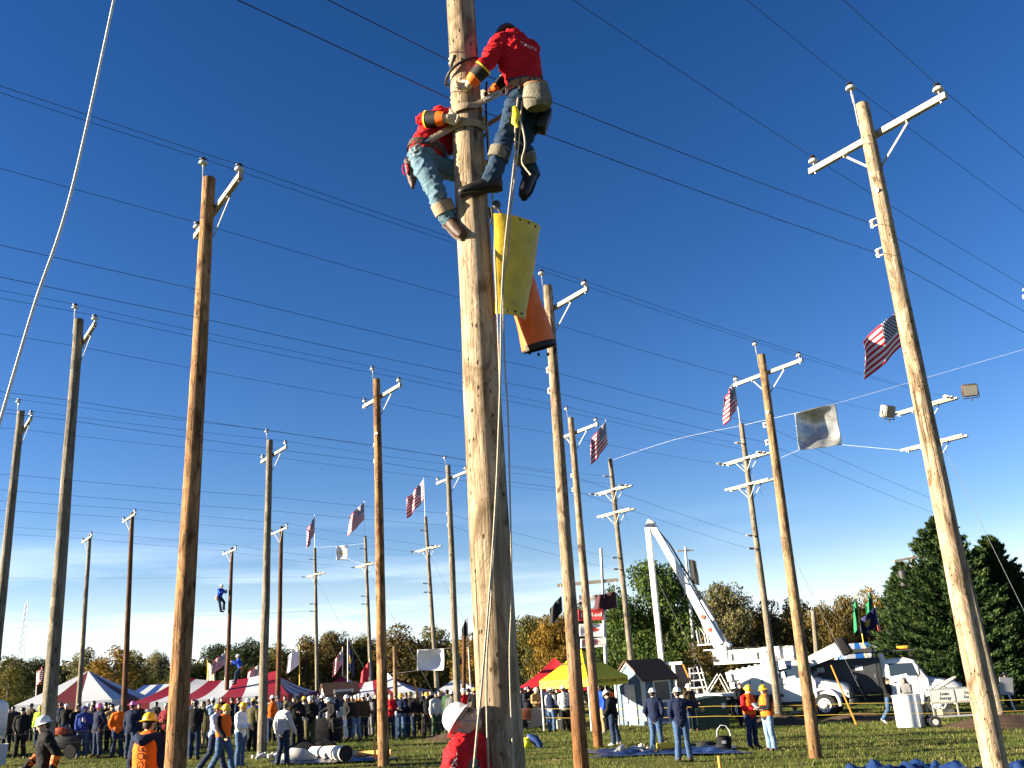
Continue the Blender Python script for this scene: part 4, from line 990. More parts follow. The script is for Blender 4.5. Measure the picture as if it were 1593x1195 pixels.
def dress(e, J, R, c, right):
    c0 = e.location
    # hat
    M4 = Matrix.Translation(c) @ R.to_4x4()
    o = link('hair', HAIR, HAIRM['dark'], e); o.matrix_local = M4
    o = link('hard_hat', HATC, HM['brown' if right else 'white'], e); o.matrix_local = M4 @ Matrix.Translation((0, .008, .05))
    # gloves with gauntlets
    for s in 'LR':
        b = MB(); hand(b, J, s, 1.15, .004); w, el_ = J['wr'+s], J['el'+s]; ax = (el_-w).normalized()
        b.tube([w-ax*.03, w+ax*.01], [.036, .040], 12, dome=True)
        link('glove', fuse(b, 'glove', .006, 2), GLOVE, e)
        b = MB(); L_ = (el_-w).length
        b.tube([w+ax*.0, w+ax*.045, w+ax*.07], [.052, .064, .068], 18, mi=0, caps=False)
        b.tube([w+ax*.07, w+ax*.13, w+ax*.17], [.069, .076, .080], 18, mi=1, caps=False)
        b.tube([w+ax*.168, w+ax*.182], [.083, .082], 18, mi=2)
        b.build('gauntlet', [ORANGEG, BLACKG, YELLOW], e)
    # body belt
    b = MB(); up = (J['waist']-J['pelvis']).normalized(); q = J['pelvis'].lerp(J['waist'], .42)
    b.tube([q-up*.035, q+up*.035], [.205, .200], 26, ref=J['hiL']-J['hiR'], ry=[.160, .156], caps=True); bl = b.build('body_belt', LEATHER if right else DLEATH, e)
    sx = (J['hiL']-J['hiR']).normalized(); fx = J['fdir']
    for sg in (1, -1):
        b = MB(); cc = q+sx*sg*.208+fx*.03
        pts = [cc+(fx*math.cos(a)+up*math.sin(a))*.035 for a in np.linspace(0, 2*math.pi, 13)]
        b.tube(pts, .006, 6); b.build('d_ring', STEEL, bl)
    # leg pads / climber straps below the knee, shanks and gaffs
    for s in 'LR':
        k, a = J['kn'+s], J['an'+s]; ax = (a-k).normalized(); b = MB()
        b.tube([k+ax*.07, k+ax*.17], [.098, .094], 20); b.build('climber_pad', CANVAS if right else WEB, e)
        b = MB(); b.beam(k+ax*.10+J['fdir']*.0+(J['knR']-J['knL']).normalized()*(.086 if s == 'L' else -.086), a+ax*.05+(J['knR']-J['knL']).normalized()*(.06 if s == 'L' else -.06), .028, .006)
        b.build('climber_shank', IRON, e)
        b = MB(); b.tube([a-ax*.01, a+ax*.025], [.066, .066], 16); b.build('ankle_strap', BLEATH, e)
        o = link('boot', boot_mesh(J, s, big=1.22), BLEATH if right else DLEATH, e)
    return q
qr = dress(er, jr, Rr, cr_, True); ql = dress(el, jl, Rl, cl_, False)
def W(e, p): return e.location+p
# tool bag, holster and shirt lettering of the right hand lineman
bag = MB(); up = Vector((0, 0, 1))
def local(e, p): return p-e.location
pb = local(er, Z(835, 148, 6.93))
bag.tube([pb+Vector((0, 0, .10)), pb+Vector((0, 0, .0)), pb+Vector((.004, 0, -.10)), pb+Vector((.006, 0, -.135))], [.105, .125, .125, .10], 16, ref=(1, 0, 0), ry=[.055, .075, .085, .06], dome=False)
bo = bag.build('canvas_bag', CANVAS, er)
b = MB(); b.tube([pb+Vector((0, 0, .096)), pb+Vector((0, 0, .112))], [.108, .108], 16, ref=(1, 0, 0), ry=.058); b.build('bag_rim', LEATHER, bo)
b = MB(); ph = local(er, Z(846, 188, 7.12)); b.box(ph, (.10, .15, .22), Matrix.Rotation(.35, 3, 'Y'), bev=.025); b.build('tool_holster', BLEATH, er)
b = MB()
for i, (du, dv) in enumerate(((808, 130), (823, 130), (832, 128), (842, 127))):
    p = local(er, Z(du, dv, 6.955)); b.tube([p+Vector((0, 0, -.06)), p+Vector((.01, 0, .07))], [.012, .008], 6)
b.build('hand_tools', IRON, er)
x_ = (Z(838, 78, 7.1)-Z(806, 64, 7.02)).normalized(); yv = (Z(800, 60, 7.1)-Z(796, 90, 7.02)).normalized()
def onto_shirt(txt, size, center, xa, ya, e, m, push):
    me = text_mesh(txt, size, .0015); x = xa.normalized(); z = x.cross(ya).normalized(); y = z.cross(x)
    sh = [o for o in bpy.data.objects if o.parent is e and o.name.startswith('shirt')][0]
    bpy.context.view_layer.update()
    for v in me.vertices:
        w_ = center+x*v.co.x+y*v.co.y
        d_ = (w_-Vector((0, 0, CAMH))).normalized(); org = w_-d_*.5-e.location
        ok, hit, no, _ = sh.ray_cast(org, d_)
        v.co = (hit-d_*(.003+v.co.z)) if ok else w_-e.location
    return link('lettering', me, m, e)
LETW = mat('white_print', (.75, .75, .75), .7)
bpy.context.view_layer.update()
onto_shirt('TEXAS', .055, Z(822, 72, 6.95), x_, yv, er, LETW, 0)
# left lineman: holster with cutters and hanging cord
b = MB(); ph = local(el, Z(639, 268, 7.18)); b.tube([ph+Vector((-.01, 0, .12)), ph, ph+Vector((.012, 0, -.10)), ph+Vector((.012, 0, -.15))], [.05, .045, .035, .015], 12, ref=(1, 0, 0), ry=.03, dome=True); b.build('tool_holster', DLEATH, el)
b = MB(); q0 = local(el, Z(634, 262, 7.15)); b.tube([q0+Vector((-.02+.025*math.cos(a), 0, -.005+.055*math.sin(a))) for a in np.linspace(0, 6.28, 14)], .005, 6); b.build('cord_loop', CL['red'], el)
# positioning straps (each lies against the pole)
def lanyard(e, start, end, zmid, a0, a1, label, hard):
    b = MB(); ring = strap_path(np.linspace(zmid[0], zmid[1], 16), np.linspace(a0, a1, 16), .008)
    ribbon(b, [start]+ring+[end], .064, .009)
    o = b.build('positioning_strap', WEB); tag(o, label, 'strap')
    for p, q in ((start, ring[0]), (end, ring[-1])):
        d_ = (q-p).normalized(); b = MB(); pts = [p+d_*(.05+.05*math.cos(a))+Vector((0, 0, .022*math.sin(a))) for a in np.linspace(0, 6.28, 12)]
        b.tube(pts, .007, 6); b.beam(p+d_*.10, p+d_*.17, .03, .014); k = b.build('snap_hook', STEEL, o)
    b = MB(); p = ring[3]; 
    return o
pi = math.pi
# right lineman: from his left ring, across the camera side of the pole, round the back to his right ring
sR = W(er, qr+(jr['hiL']-jr['hiR']).normalized()*.225+jr['fdir']*.05); eR = W(er, qr-(jr['hiL']-jr['hiR']).normalized()*.20+jr['fdir']*.09)
za = Z(715, 188, 7.1).z
lanyard(er, sR, eR, (za+.12, za+.04), -pi/2+.55, -pi/2-pi-.5, 'tan strap of the right hand lineman, slanting up across the pole to his belt ring', True)
sL = W(el, ql-(jl['hiL']-jl['hiR']).normalized()*.225+jl['fdir']*.05); eL = W(el, ql+(jl['hiL']-jl['hiR']).normalized()*.20+jl['fdir']*.08)
zb = Z(728, 192, 7.1).z
lanyard(el, sL, eL, (zb-.03, zb-.02), -pi/2-.95, pi/2+.7, 'tan strap of the left hand lineman, lower of the two round the pole', True)
# dark fall-arrest cord loop above the gloves
b = MB(); z0 = Z(722, 106, 7.1).z; ring = strap_path(np.linspace(z0-.10, z0+.09, 14), np.linspace(-pi*.98, -pi/2+.9, 14), .01)
b.tube(ring, .013, 8); ring2 = strap_path(np.linspace(z0-.10, z0+.09, 14), np.linspace(-pi*.98, -pi*1.6, 14), .01); b.tube(ring2, .013, 8)
p0 = ring[4]; b.tube([p0, p0+Vector((.02, -.03, .06)), p0+Vector((.05, -.03, .14))], [.012, .012, .016], 8)
tag(b.build('choker_cord', BLEATH), 'dark choker cord cinched round the pole above the gloved hand', 'cord')
# ------------------------------------------------------------------ hand line, hook, rubber goods
hook = Z(776, 345, 7.06)
b = MB(); b.tube([hook+Vector((-.01, 0, .14)), hook+Vector((.03, 0, .06)), hook+Vector((.055, 0, .02)), hook+Vector((.04, 0, -.045)), hook+Vector((-.01, 0, -.05)), hook+Vector((-.03, 0, -.01))], [.012, .013, .016, .014, .012, .006], 8)
b.tube([hook+Vector((-.055, 0, .14+.03*0)), hook+Vector((-.05, 0, .05)), hook+Vector((-.075, 0, -.03))], .008, 6)
b.ell(hook+Vector((-.01, 0, .16)), (.035, .02, .045)); tag(b.build('rigging_hook', IRON), 'black steel hook holding the yellow cover beside the centre pole', 'hook')
YCOV = mat('yellow_plastic_cover', (.56, .38, .02), .5, var=.28, vscale=7, bump=.3, bscale=14, spec=.45)
c0 = Z(799, 415, 7.12); ax = (Z(805, 345, 7.12)-Z(795, 488, 7.12)).normalized(); sd2 = (Z(834, 350, 7.2)-Z(768, 350, 7.06)).normalized(); nn = ax.cross(sd2).normalized(); sd2 = nn.cross(ax)
if nn.y > 0: nn = -nn
Lc = .90
def cover(u, v):
    r = .150+.095*v; a = (-1+2*u)*1.22+.18
    return (sd2*(math.sin(a)*r)+nn*(math.cos(a)*r*.5-r*.3+.012*math.sin(v*9+u*3))+ax*((v-.5)*Lc-.10*(1-v)*(1-u)*0+.03*math.sin(a)*0))
ec = empty('rubber_cover', c0, 'yellow half round line cover hanging from a hook beside the centre pole', 'line cover')
b = MB(); b.sheet(cover, 26, 14, thick=.006); o = b.build('shell', YCOV, ec, sharp=60)
b = MB()
for u_, v_ in ((.30, .96), (.45, .97), (.6, .97), (.75, .96), (.3, .04), (.5, .04), (.68, .04)):
    p = Vector(cover(u_, v_)); b.ell(p, (.011, .011, .011), nu=8, nv=6)
b.build('rivets', IRON, o)
ORT = mat('orange_rubber', (.78, .15, .025), .55, var=.28, vscale=4, bump=.25, bscale=16)
t0 = Z(805, 420, 7.36); t1 = Z(839, 541, 7.52); e2 = empty('rubber_tube', t0, 'orange tapered rubber tube hanging below the yellow cover, black ring at its mouth', 'line hose')
b = MB(); dt = t1-t0; n_ = 10; rr = [.115+.035*i/n_ for i in range(n_+1)]; pts = [dt*(i/n_)+Vector((.004*math.sin(i*1.1), .004*math.cos(i*1.3), 0)) for i in range(n_+1)]
b.tube(pts, rr, 22, caps=False); b.tube(pts[::-1], [r-.006 for r in rr[::-1]], 22, caps=False); tb = b.build('hose', ORT, e2, fix=False)
b = MB(); d_ = dt.normalized(); b.tube([dt-d_*.035, dt+d_*.012], [.149, .151], 24, caps=False); b.tube([dt+d_*.012, dt-d_*.02], [.134, .132], 24, caps=False); 
for i in range(10):
    a = i*.628; p = dt+d_*.015+sd2*math.cos(a)*.137+nn*math.sin(a)*.137; b.box(p, (.02, .02, .025))
b.build('mouth_ring', BLACKG, e2)
def rope(pts, r, label, m=None, name='rope', n=60, group=None):
    pts = [Vector(p) for p in pts]; k = len(pts); out = []
    for i in range(n+1):                       # Catmull-Rom
        t = i/n*(k-1); j = min(int(t), k-2); f = t-j; p0, p1, p2, p3 = pts[max(j-1, 0)], pts[j], pts[j+1], pts[min(j+2, k-1)]
        out.append(.5*((2*p1)+(p2-p0)*f+(2*p0-5*p1+4*p2-p3)*f*f+(3*p1-p0-3*p2+p3)*f**3))
    b = MB(); b.tube(out, r, 7); return tag(b.build(name, m or ROPE), label, 'rope', group)
gy = lambda p: Vector((p.x, p.y, gz(p.x, p.y)+.02))
HANDW = Z(737, 1194, 6.66)
HG = 'hand lines hanging down the centre pole'
rope([Z(806, 152, 6.93), Z(802, 190, 6.92), Z(800, 250, 6.93), Z(791, 330, 6.94), Z(784, 400, 6.93), Z(780, 480, 6.92), Z(778, 600, 6.92), Z(772, 760, 6.92), Z(763, 900, 6.92), Z(750, 1060, 6.74), Z(743, 1130, 6.62), HANDW], .0085, 'pale hand line from the right lineman down to the red shirted man', group=HG)
rope([Z(812, 158, 6.94), Z(806, 230, 6.95), Z(795, 330, 6.95), Z(790, 400, 6.94), Z(783, 440, 6.94), Z(785, 560, 6.93), Z(790, 640, 6.93), Z(793, 760, 6.94), Z(796, 920, 6.95), Z(794, 1080, 6.95), gy(P(798, 1195, 6.95))], .007, 'hand line running straight down the right edge of the centre pole', group=HG)
rope([Z(758, 190, 7.24), Z(762, 250, 7.2), Z(768, 340, 7.12), Z(771, 420, 7.04), Z(775, 520, 6.99), Z(778, 640, 6.97), Z(774, 760, 6.95), Z(764, 930, 6.92), Z(757, 1100, 6.90), gy(P(757, 1195, 6.90))], .0075, 'second pale line lying against the centre pole left of the yellow cover', group=HG)
rope([Z(803, 175, 6.92), Z(812, 195, 6.90), Z(817, 225, 6.90), Z(812, 250, 6.90), Z(818, 262, 6.90), Z(826, 272, 6.90)], .009, 'short frayed tail rope dangling by the lineman\'s knee', n=24)
rope([Z(757, 128, 7.36), Z(756, 170, 7.34), Z(759, 230, 7.30), Z(763, 262, 7.3)], .010, 'dark strap hanging behind the pole between the two linemen', BLEATH, n=20)
b = MB(); q = Z(802, 183, 6.90); b.tube([q+Vector((0, 0, .10)), q+Vector((.008, 0, .03)), q+Vector((-.01, 0, -.05)), q+Vector((.01, 0, -.09))], [.022, .034, .030, .012], 10, ry=[.014]*4, ref=(1, 0, 0), dome=True); tag(b.build('rope_grab', mat('yellow_paint', (.85, .62, .03), .45)), 'yellow rope grab clipped at the right hand lineman\'s hip', 'rope grab')
b = MB(); q = Z(757, 258, 7.33); b.tube([q+Vector((0, 0, .04)), q, q+Vector((-.02, 0, -.06))], [.02, .03, .024], 10, dome=True); tag(b.build('pulley_block', YELLOW), 'small yellow pulley block half hidden behind the centre pole', 'pulley')
rope([Z(700, 170, 7.02), Z(704, 176, 7.02), Z(712, 184, 7.04)], .012, 'short pale cord end in the left lineman\'s glove', n=10)
# guy rope at the left
rope([Vector(P(186, -40, 9.0)), Vector(P(112, 295, 9.0)), Vector(P(52, 480, 9.0)), Vector(P(-10, 690, 9.0)), Vector(P(-60, 860, 9.0))], .016, 'white braided guy rope crossing the top left corner of the photo', mat('white_rope', (.62, .62, .60), .8, var=.25, vscale=40, bump=.6, bscale=150))
# ------------------------------------------------------------------ ground hand in red at the foot of the pole, looking up
def ground_hand():
    d = 7.0; J = pose(neck=(.0, -.04, 1.53), head=(.0, -.005, 1.66), face=(0, -.6, .8), hup=(0, .80, .60), elL=(.20, -.17, 1.17), wrL=(-.06, -.19, 1.16), handL=(-.9, -.1, .3),
                      elR=(-.30, .09, 1.16), wrR=(-.235, -.05, 1.335), handR=(.05, -.55, .8), shL=(.2, .0, 1.45), shR=(-.2, 0, 1.45))
    g = GD(742, d); g.z += .22; e = empty('person', g, 'man in red shirt and white hard hat looking up beside the centre pole', 'person', rz=math.radians(80)); k = 1.0; e.scale = (k, k, k)
    body, R, c = body_mesh(J, .008, fine=True, curl=1.1, sm=3); link('body', body, SKIN, e)
    link('shirt', jacket_mesh(J, .010, g=.045, bottom=.06, fold=.018, end=.93, sm=4, seed=8), RED, e)
    link('trousers', trouser_mesh(J, .014), CL['jean'], e)
    for s in 'LR': link('boot', boot_mesh(J, s), BOOTM, e)
    M4 = Matrix.Translation(c) @ R.to_4x4()
    o = link('hair', HAIR, HAIRM['grey'], e); o.matrix_local = M4 @ Matrix.Scale(.97, 4)
    o = link('hard_hat', HAT, HM['white'], e); o.matrix_local = M4 @ Matrix.Translation((0, .008, .050)) @ Matrix.Scale(.92, 4)
    T = lambda a, b_, d_: c+R @ Vector((a, b_, d_))
    for sg in (1, -1):
        b = MB(); b.ell(T(.031*sg, -.083, .008), (.012, .008, .008), R, 10, 8); b.build('eye', EYE, e)
    b = MB(); b.tube([T(-.085, -.0, .05), T(-.087, -.03, -.02), T(-.062, -.07, -.075), T(0, -.088, -.098), T(.062, -.07, -.075), T(.087, -.03, -.02), T(.085, 0, .05)], .006, 8, ry=.002); b.build('chin_strap', mat('blue_grey_strap', (.12, .20, .27), .7), e)
    b = MB()
    for sg in (1, -1): b.tube([T(.031*sg+.026*math.cos(a), -.098, .012+.018*math.sin(a)) for a in np.linspace(0, 6.28, 12)], .0035, 5)
    for sg in (1, -1): b.tube([T(.056*sg, -.095, .014), T(.082*sg, -.03, .014)], .003, 5)
    b.build('glasses', BLACKG, e)
    for s in 'LR':
        b = MB(); hand(b, J, s, 1.25, .005); w, el_ = J['wr'+s], J['el'+s]; ax = (el_-w).normalized(); b.tube([w-ax*.03, w+ax*.06], [.037, .045], 12, dome=True); link('glove', fuse(b, 'glove', .006, 2), mat('grey_glove', (.10, .10, .10), .8, var=.3), e)
    bpy.context.view_layer.update()
    sh = [o for o in bpy.data.objects if o.parent is e and o.name.startswith('shirt')][0]
    for i, ch in enumerate('JACOL'):                      # letters running down the sleeve that faces the camera
        me = text_mesh(ch, .062, .0005); a, b_ = J['shR'], J['elR']; p = a.lerp(b_, -.02+.16*i); ax = (b_-a).normalized(); out = Vector((-1, -.12, .1)).normalized()
        xa = Vector((0, -1, 0)); xa = (xa-out*xa.dot(out)).normalized(); ya = out.cross(xa).normalized()
        if ya.z < 0: ya = -ya
        for v in me.vertices:
            w_ = p+xa*v.co.x+ya*v.co.y+out*.4; ok, hit, no, _ = sh.ray_cast(w_, -out); v.co = hit+out*.004 if ok else w_-out*.3
        link('lettering', me, LETW, e)
    return e, J
eg, JG = ground_hand()

# ------------------------------------------------------------------ mulch, tents, sheds, flags, banners
def ground_at(u, v): return G(u, v)
MULCH = mat('dark_mulch', (.055, .032, .018), .95, var=.5, vscale=5, bump=1.0, bscale=18)
def mound(c, r, h, label, seed):
    b = MB(); n, k = 26, 7; vs = []
    for i in range(k+1):
        t = i/k
        for j in range(n):
            a = 2*math.pi*j/n; rr = r*t*(1+.22*mnoise.noise(Vector((math.cos(a)*1.2, math.sin(a)*1.2, seed))))
            x, y = c.x+rr*math.cos(a), c.y+rr*math.sin(a)*.8
            z = gz(x, y)-.04+h*math.cos(t*math.pi/2)**1.3*(1+.35*mnoise.noise(Vector((x*3, y*3, seed))))+.02*mnoise.noise(Vector((x*9, y*9, 1)))
            vs.append((x, y, z-(.06 if i == k else 0)))
    b.add(vs, [(i*n+j, i*n+(j+1) % n, (i+1)*n+(j+1) % n, (i+1)*n+j) for i in range(k) for j in range(n)]+[tuple(range(n))])
    return tag(b.build('mulch_mound', MULCH), label, 'mulch mound', 'mulch mounds at the pole feet')
for key, r, h, lab in (('P', 1.9, .38, 'dark mulch mound at the foot of the grey terminal pole by the tan pole'), ('Q', 2.4, .42, 'dark mulch mound at the foot of the floodlight pole at right'),
                       ('R', 1.5, .3, 'dark mulch mound at the foot of the terminal pole beside the right hand shed'), ('S', 1.6, .28, 'dark mulch mound behind the red shirted man'),
                       ('M', 1.8, .27, 'low mulch mound round the foot of the centre pole')):
    mound(POLES[key].bot, r, h, lab, len(key)*3+ord(key[0]))
mound(G(1335, 1121), 2.0, .36, 'dark mulch mound below the front wheel of the boom truck', 4)
TW = mat('white_tent_vinyl', (.44, .46, .49), .5, var=.05, vscale=2); TR_ = mat('red_tent_vinyl', (.19, .008, .016), .5, var=.08, vscale=2); TM = mat('maroon_tent_vinyl', (.09, .012, .014), .55, var=.08, vscale=2)
TB = mat('blue_tent_vinyl', (.02, .05, .19), .5, var=.08, vscale=2); TY = mat('yellow_canopy_cloth', (.62, .47, .01), .6, var=.06, vscale=3); TK = mat('black_canopy_cloth', (.015, .015, .018), .6)
TBL = mat('bright_blue_vinyl', (.02, .13, .42), .5, var=.08, vscale=2); POLEW = mat('white_pole', (.65, .65, .64), .5); TRED = mat('bright_red_cloth', (.50, .02, .03), .6, var=.06)
def tent(c, wx, wy, zeave, zpeak, ridge, mats, nst, label, rz=0, sag=.12, valance=.35, cat='tent', group=None, name='marquee_tent', peakbump=0.0, legs=True, phase=0, solid=None):
    """hip roof on poles, striped: stripes run down the slope. ridge = half length of the ridge along local x"""
    e = empty(name, c, label, cat, group, rz=rz); hx, hy = wx/2, wy/2; H = zpeak; zb = zeave; b = MB()
    def roofpt(s, t, side):                       # s 0..1 along side, t 0 eave..1 ridge
        if side == 0: A, B, C_, D_ = (-hx, -hy), (hx, -hy), (ridge, 0), (-ridge, 0)
        elif side == 1: A, B, C_, D_ = (hx, -hy), (hx, hy), (ridge, 0), (ridge, 0)
        elif side == 2: A, B, C_, D_ = (hx, hy), (-hx, hy), (-ridge, 0), (ridge, 0)
        else: A, B, C_, D_ = (-hx, hy), (-hx, -hy), (-ridge, 0), (-ridge, 0)
        ex, ey = A[0]+(B[0]-A[0])*s, A[1]+(B[1]-A[1])*s
        px_, py_ = D_[0]+(C_[0]-D_[0])*s, D_[1]+(C_[1]-D_[1])*s
        z = zb+(H-zb)*(t-sag*4*t*(1-t)*(.7+.5*(1-abs(2*s-1))))
        if peakbump and side in (0, 2): z += peakbump*t*t*(abs(2*s-1)**2-.5)
        return Vector((ex+(px_-ex)*t, ey+(py_-ey)*t, z))
    for side in range(4):
        L_ = (wx if side % 2 == 0 else wy); ns = max(1, round(nst*L_/max(wx, wy)))
        for q in range(ns):
            mi = (q+phase) % len(mats) if solid is None else solid[side % len(solid)]
            b.sheet(lambda u, v: roofpt((q+u)/ns, v, side), 3, 8, mi=mi)
            def val(u, v):
                p = roofpt((q+u)/ns, 0, side); return Vector((p.x*1.002, p.y*1.002, p.z-valance*v-(.05*math.sin(u*math.pi) if v > .5 else 0)))
            b.sheet(val, 4, 1, mi=mi)
    me = b.mesh('canopy', sharp=25, fix=False); link('canopy', me, mats, e)
    if legs:
        xs_ = [-hx+.05, hx-.05] if wx < 7 else list(np.linspace(-hx+.05, hx-.05, max(2, int(wx/4)+1)))
        for x in xs_:
            for y in (-hy+.05, hy-.05):
                l = MB(); l.tube([(x, y, 0), (x, y, zb)], .035, 8); l.build('tent_pole', POLEW, e)
    return e
def tent_px(u0, u1, veave, vpeak, d, depth, ridge_frac, mats, nst, label, **kw):
    uc = (u0+u1)/2; c = GD(uc, d); ze = P(uc, veave, d).z-c.z; zp = P(uc, vpeak, d+depth/2).z-c.z
    wx = (P(u1, veave, d).x-P(u0, veave, d).x); c2 = Vector((c.x, d+depth/2, gz(c.x, d+depth/2)))
    return tent(c2, wx, depth, ze, zp, wx/2*ridge_frac, mats, nst, label, **kw)
GT = 'marquee tents behind the crowd'
tent_px(18, 170, 1093, 1046, 58, 6.0, .0, [TW, TM, TW], 3, 'white tent with maroon panels and a single peak at far left', group=GT, sag=.04, solid=None)
tent_px(148, 330, 1098, 1065, 68, 7, .55, [TB, TW], 9, 'blue and white striped tent left of the big red striped one', group=GT)
tent_px(196, 446, 1087, 1055, 58, 8, .62, [TR_, TW], 7, 'long red and white striped tent behind the men in yellow helmets', group=GT, peakbump=.4, sag=.16)
tent_px(453, 648, 1082, 1056, 60, 8, .40, [TW, TR_], 6, 'red and white striped tent behind the small blue shed', group=GT, peakbump=.5, sag=.16, phase=1)
tent_px(418, 478, 1081, 1071, 66, 4, .4, [TW], 1, 'low white awning between the two red striped tents', group=GT)
tent_px(606, 640, 1083, 1070, 64, 3.5, .1, [TW], 1, 'small white canopy right of the second red striped tent', group=GT)
tent_px(660, 756, 1083, 1054, 62, 5, .0, [TW], 1, 'white peaked tent left of the centre pole', group=GT, sag=.05)
tent_px(806, 936, 1068, 1022, 51, 5.0, .0, [TRED], 1, 'red pop up canopy with white edging behind the yellow one', group='pop up canopies', sag=.14, valance=.25)
tent_px(1312, 1450, 1047, 997, 70, 7, .28, [TW, TBL], 5, 'blue and white tent behind the two trucks', group=GT, phase=0)
tent_px(1040, 1100, 1060, 1027, 52, 3.6, .0, [TK], 1, 'black pop up canopy with white lettering behind the right hand shed', group='pop up canopies', sag=.05)
tent_px(1452, 1520, 1046, 1030, 66, 4, .2, [TBL, TW], 3, 'blue and white awning partly hidden under the cedar', group=GT)
LETB = mat('black_print', (.015, .015, .015), .6)
# white edge strips of the red canopy, lettering of the black one
# yellow canopy, corner toward the camera, lettered on roof and valance
def yellow_canopy():
    d = 43.6; near = GD(914, d-1.6); ze = P(914, 1055, d-1.6).z-near.z; zp = P(913, 1009, d+.6).z-near.z
    s = 2.85; c = GD(914, d+.6); rz = math.radians(47)
    e = tent(c, s, s, ze, zp, 0.0, [TY], 1, 'bright yellow pop up canopy lettered in black, corner toward the camera', rz=rz, sag=.03, valance=.32, cat='canopy', group='pop up canopies', name='pop_up_canopy')
    h = s/2
    def roof_text(txt, size, side, t, off):
        # side 0 faces -y (right in photo), side 3 faces -x (left in photo)
        sl = math.hypot(h, zp-ze)
        if side == 0: p = Vector((off, -h*(1-t)-.02, ze+(zp-ze)*t+.03)); xa = (1, 0, 0); ya = (0, h, zp-ze)
        else: p = Vector((-h*(1-t)-.02, -off, ze+(zp-ze)*t+.03)); xa = (0, -1, 0); ya = (h, 0, zp-ze)
        place_text('lettering', txt, size, LETB, e, p, xa, ya, .003)
    roof_text('HASTINGS', .30, 0, .52, .1); roof_text('HASTINGS', .36, 3, .50, 0)
    place_text('lettering', 'HASTINGS HOTLINE TOOLS', .215, LETB, e, (0, -h-.012, ze-.16), (1, 0, 0), (0, 0, 1))
    place_text('lettering', 'HASTINGS HOTLINE', .245, LETB, e, (-h-.012, 0, ze-.16), (0, -1, 0), (0, 0, 1))
yellow_canopy()
# sheds
SHW = mat('shed_blue_siding', (.10, .14, .19), .7, var=.1, vscale=3, bump=.2); SHT = mat('shed_white_trim', (.66, .62, .54), .6); SHR = mat('brown_shingle', (.085, .045, .028), .85, var=.35, vscale=9, bump=.6, bscale=30); SHG = mat('shed_window_glass', (.03, .04, .06), .15, spec=.6); SHP = mat('pale_blue_siding', (.30, .38, .42), .7, var=.08)
def shed(c, w, L, hw, hp, rz, label, wall=SHW):
    e = empty('garden_shed', c, label, 'shed', 'small sheds', rz=rz); a, l = w/2, L/2      # gable ends at -x / +x ; ridge along x ; long side faces -y
    b = MB(); pr = [(-a, 0), (a, 0), (a, hw), (0, hp), (-a, hw)]
    b.prism([(y, z) for y, z in pr], -l, l, axis='x'); wl = b.build('wall', wall, e, smooth=False)
    b = MB()
    for sg in (-1, 1):
        n_ = Vector((0, sg*(hp-hw), a)).normalized(); p0, p1 = Vector((0, sg*(a+.16), hw-.16*(hp-hw)/a)), Vector((0, 0, hp))
        for t in range(1): b.add([Vector((-l-.14, p0.y, p0.z))+n_*.02, Vector((l+.14, p0.y, p0.z))+n_*.02, Vector((l+.14, 0, hp))+n_*.02, Vector((-l-.14, 0, hp))+n_*.02,
                                  Vector((-l-.14, p0.y, p0.z))+n_*.08, Vector((l+.14, p0.y, p0.z))+n_*.08, Vector((l+.14, 0, hp+.02))+n_*.08, Vector((-l-.14, 0, hp+.02))+n_*.08],
                                 [(0, 1, 2, 3), (7, 6, 5, 4), (0, 4, 5, 1), (1, 5, 6, 2), (2, 6, 7, 3), (3, 7, 4, 0)])
    b.build('roof', SHR, e, smooth=False)
    b = MB()
    for x in (-l-.03, l+.03):
        for sg in (-1, 1):
            b.beam((x, sg*(a+.10), hw-.10*(hp-hw)/a-.05), (x, 0, hp-.05), .05, .12); b.box((x, sg*(a-.05), hw/2), (.05, .11, hw))
    for sg in (-1, 1):
        for x in (-l+.04, l-.04): b.box((x, sg*(a+.022), hw/2), (.11, .04, hw))
        b.box((0, sg*(a+.022), hw-.06), (L-.22, .04, .10))
    b.build('trim', SHT, e, smooth=False)
    b = MB(); b.box((.1, -a-.03, 1.0), (.95, .05, 2.0)); dr = b.build('door', wall, e, smooth=False)
    b = MB()
    for x in (-.40, .60): b.box((x-.0, -a-.06, 1.0), (.09, .03, 2.0))
    for z in (.05, 1.0, 1.93): b.box((.1, -a-.06, z), (.91, .03, .10))
    b.build('door_frame', SHT, dr, smooth=False)
    b = MB(); b.box((.1, -a-.058, 1.48), (.85, .02, .78)); b.build('pane', SHG, dr, smooth=False)
    b = MB(); b.box((-l-.045, -.1, .95), (.05, .72, 1.75)); b.build('end_door', SHT, e, smooth=False)
    return e
c = GD(1009, 46.5); shed(c, 2.0, 2.0, 2.05, 2.85, math.radians(35), 'dark blue grey shed with brown roof right of the yellow canopy')
c = GD(528, 55); shed(c, 1.5, 1.75, 1.75, 2.3, math.radians(22), 'small pale blue shed with brown roof in front of the second striped tent', SHP)
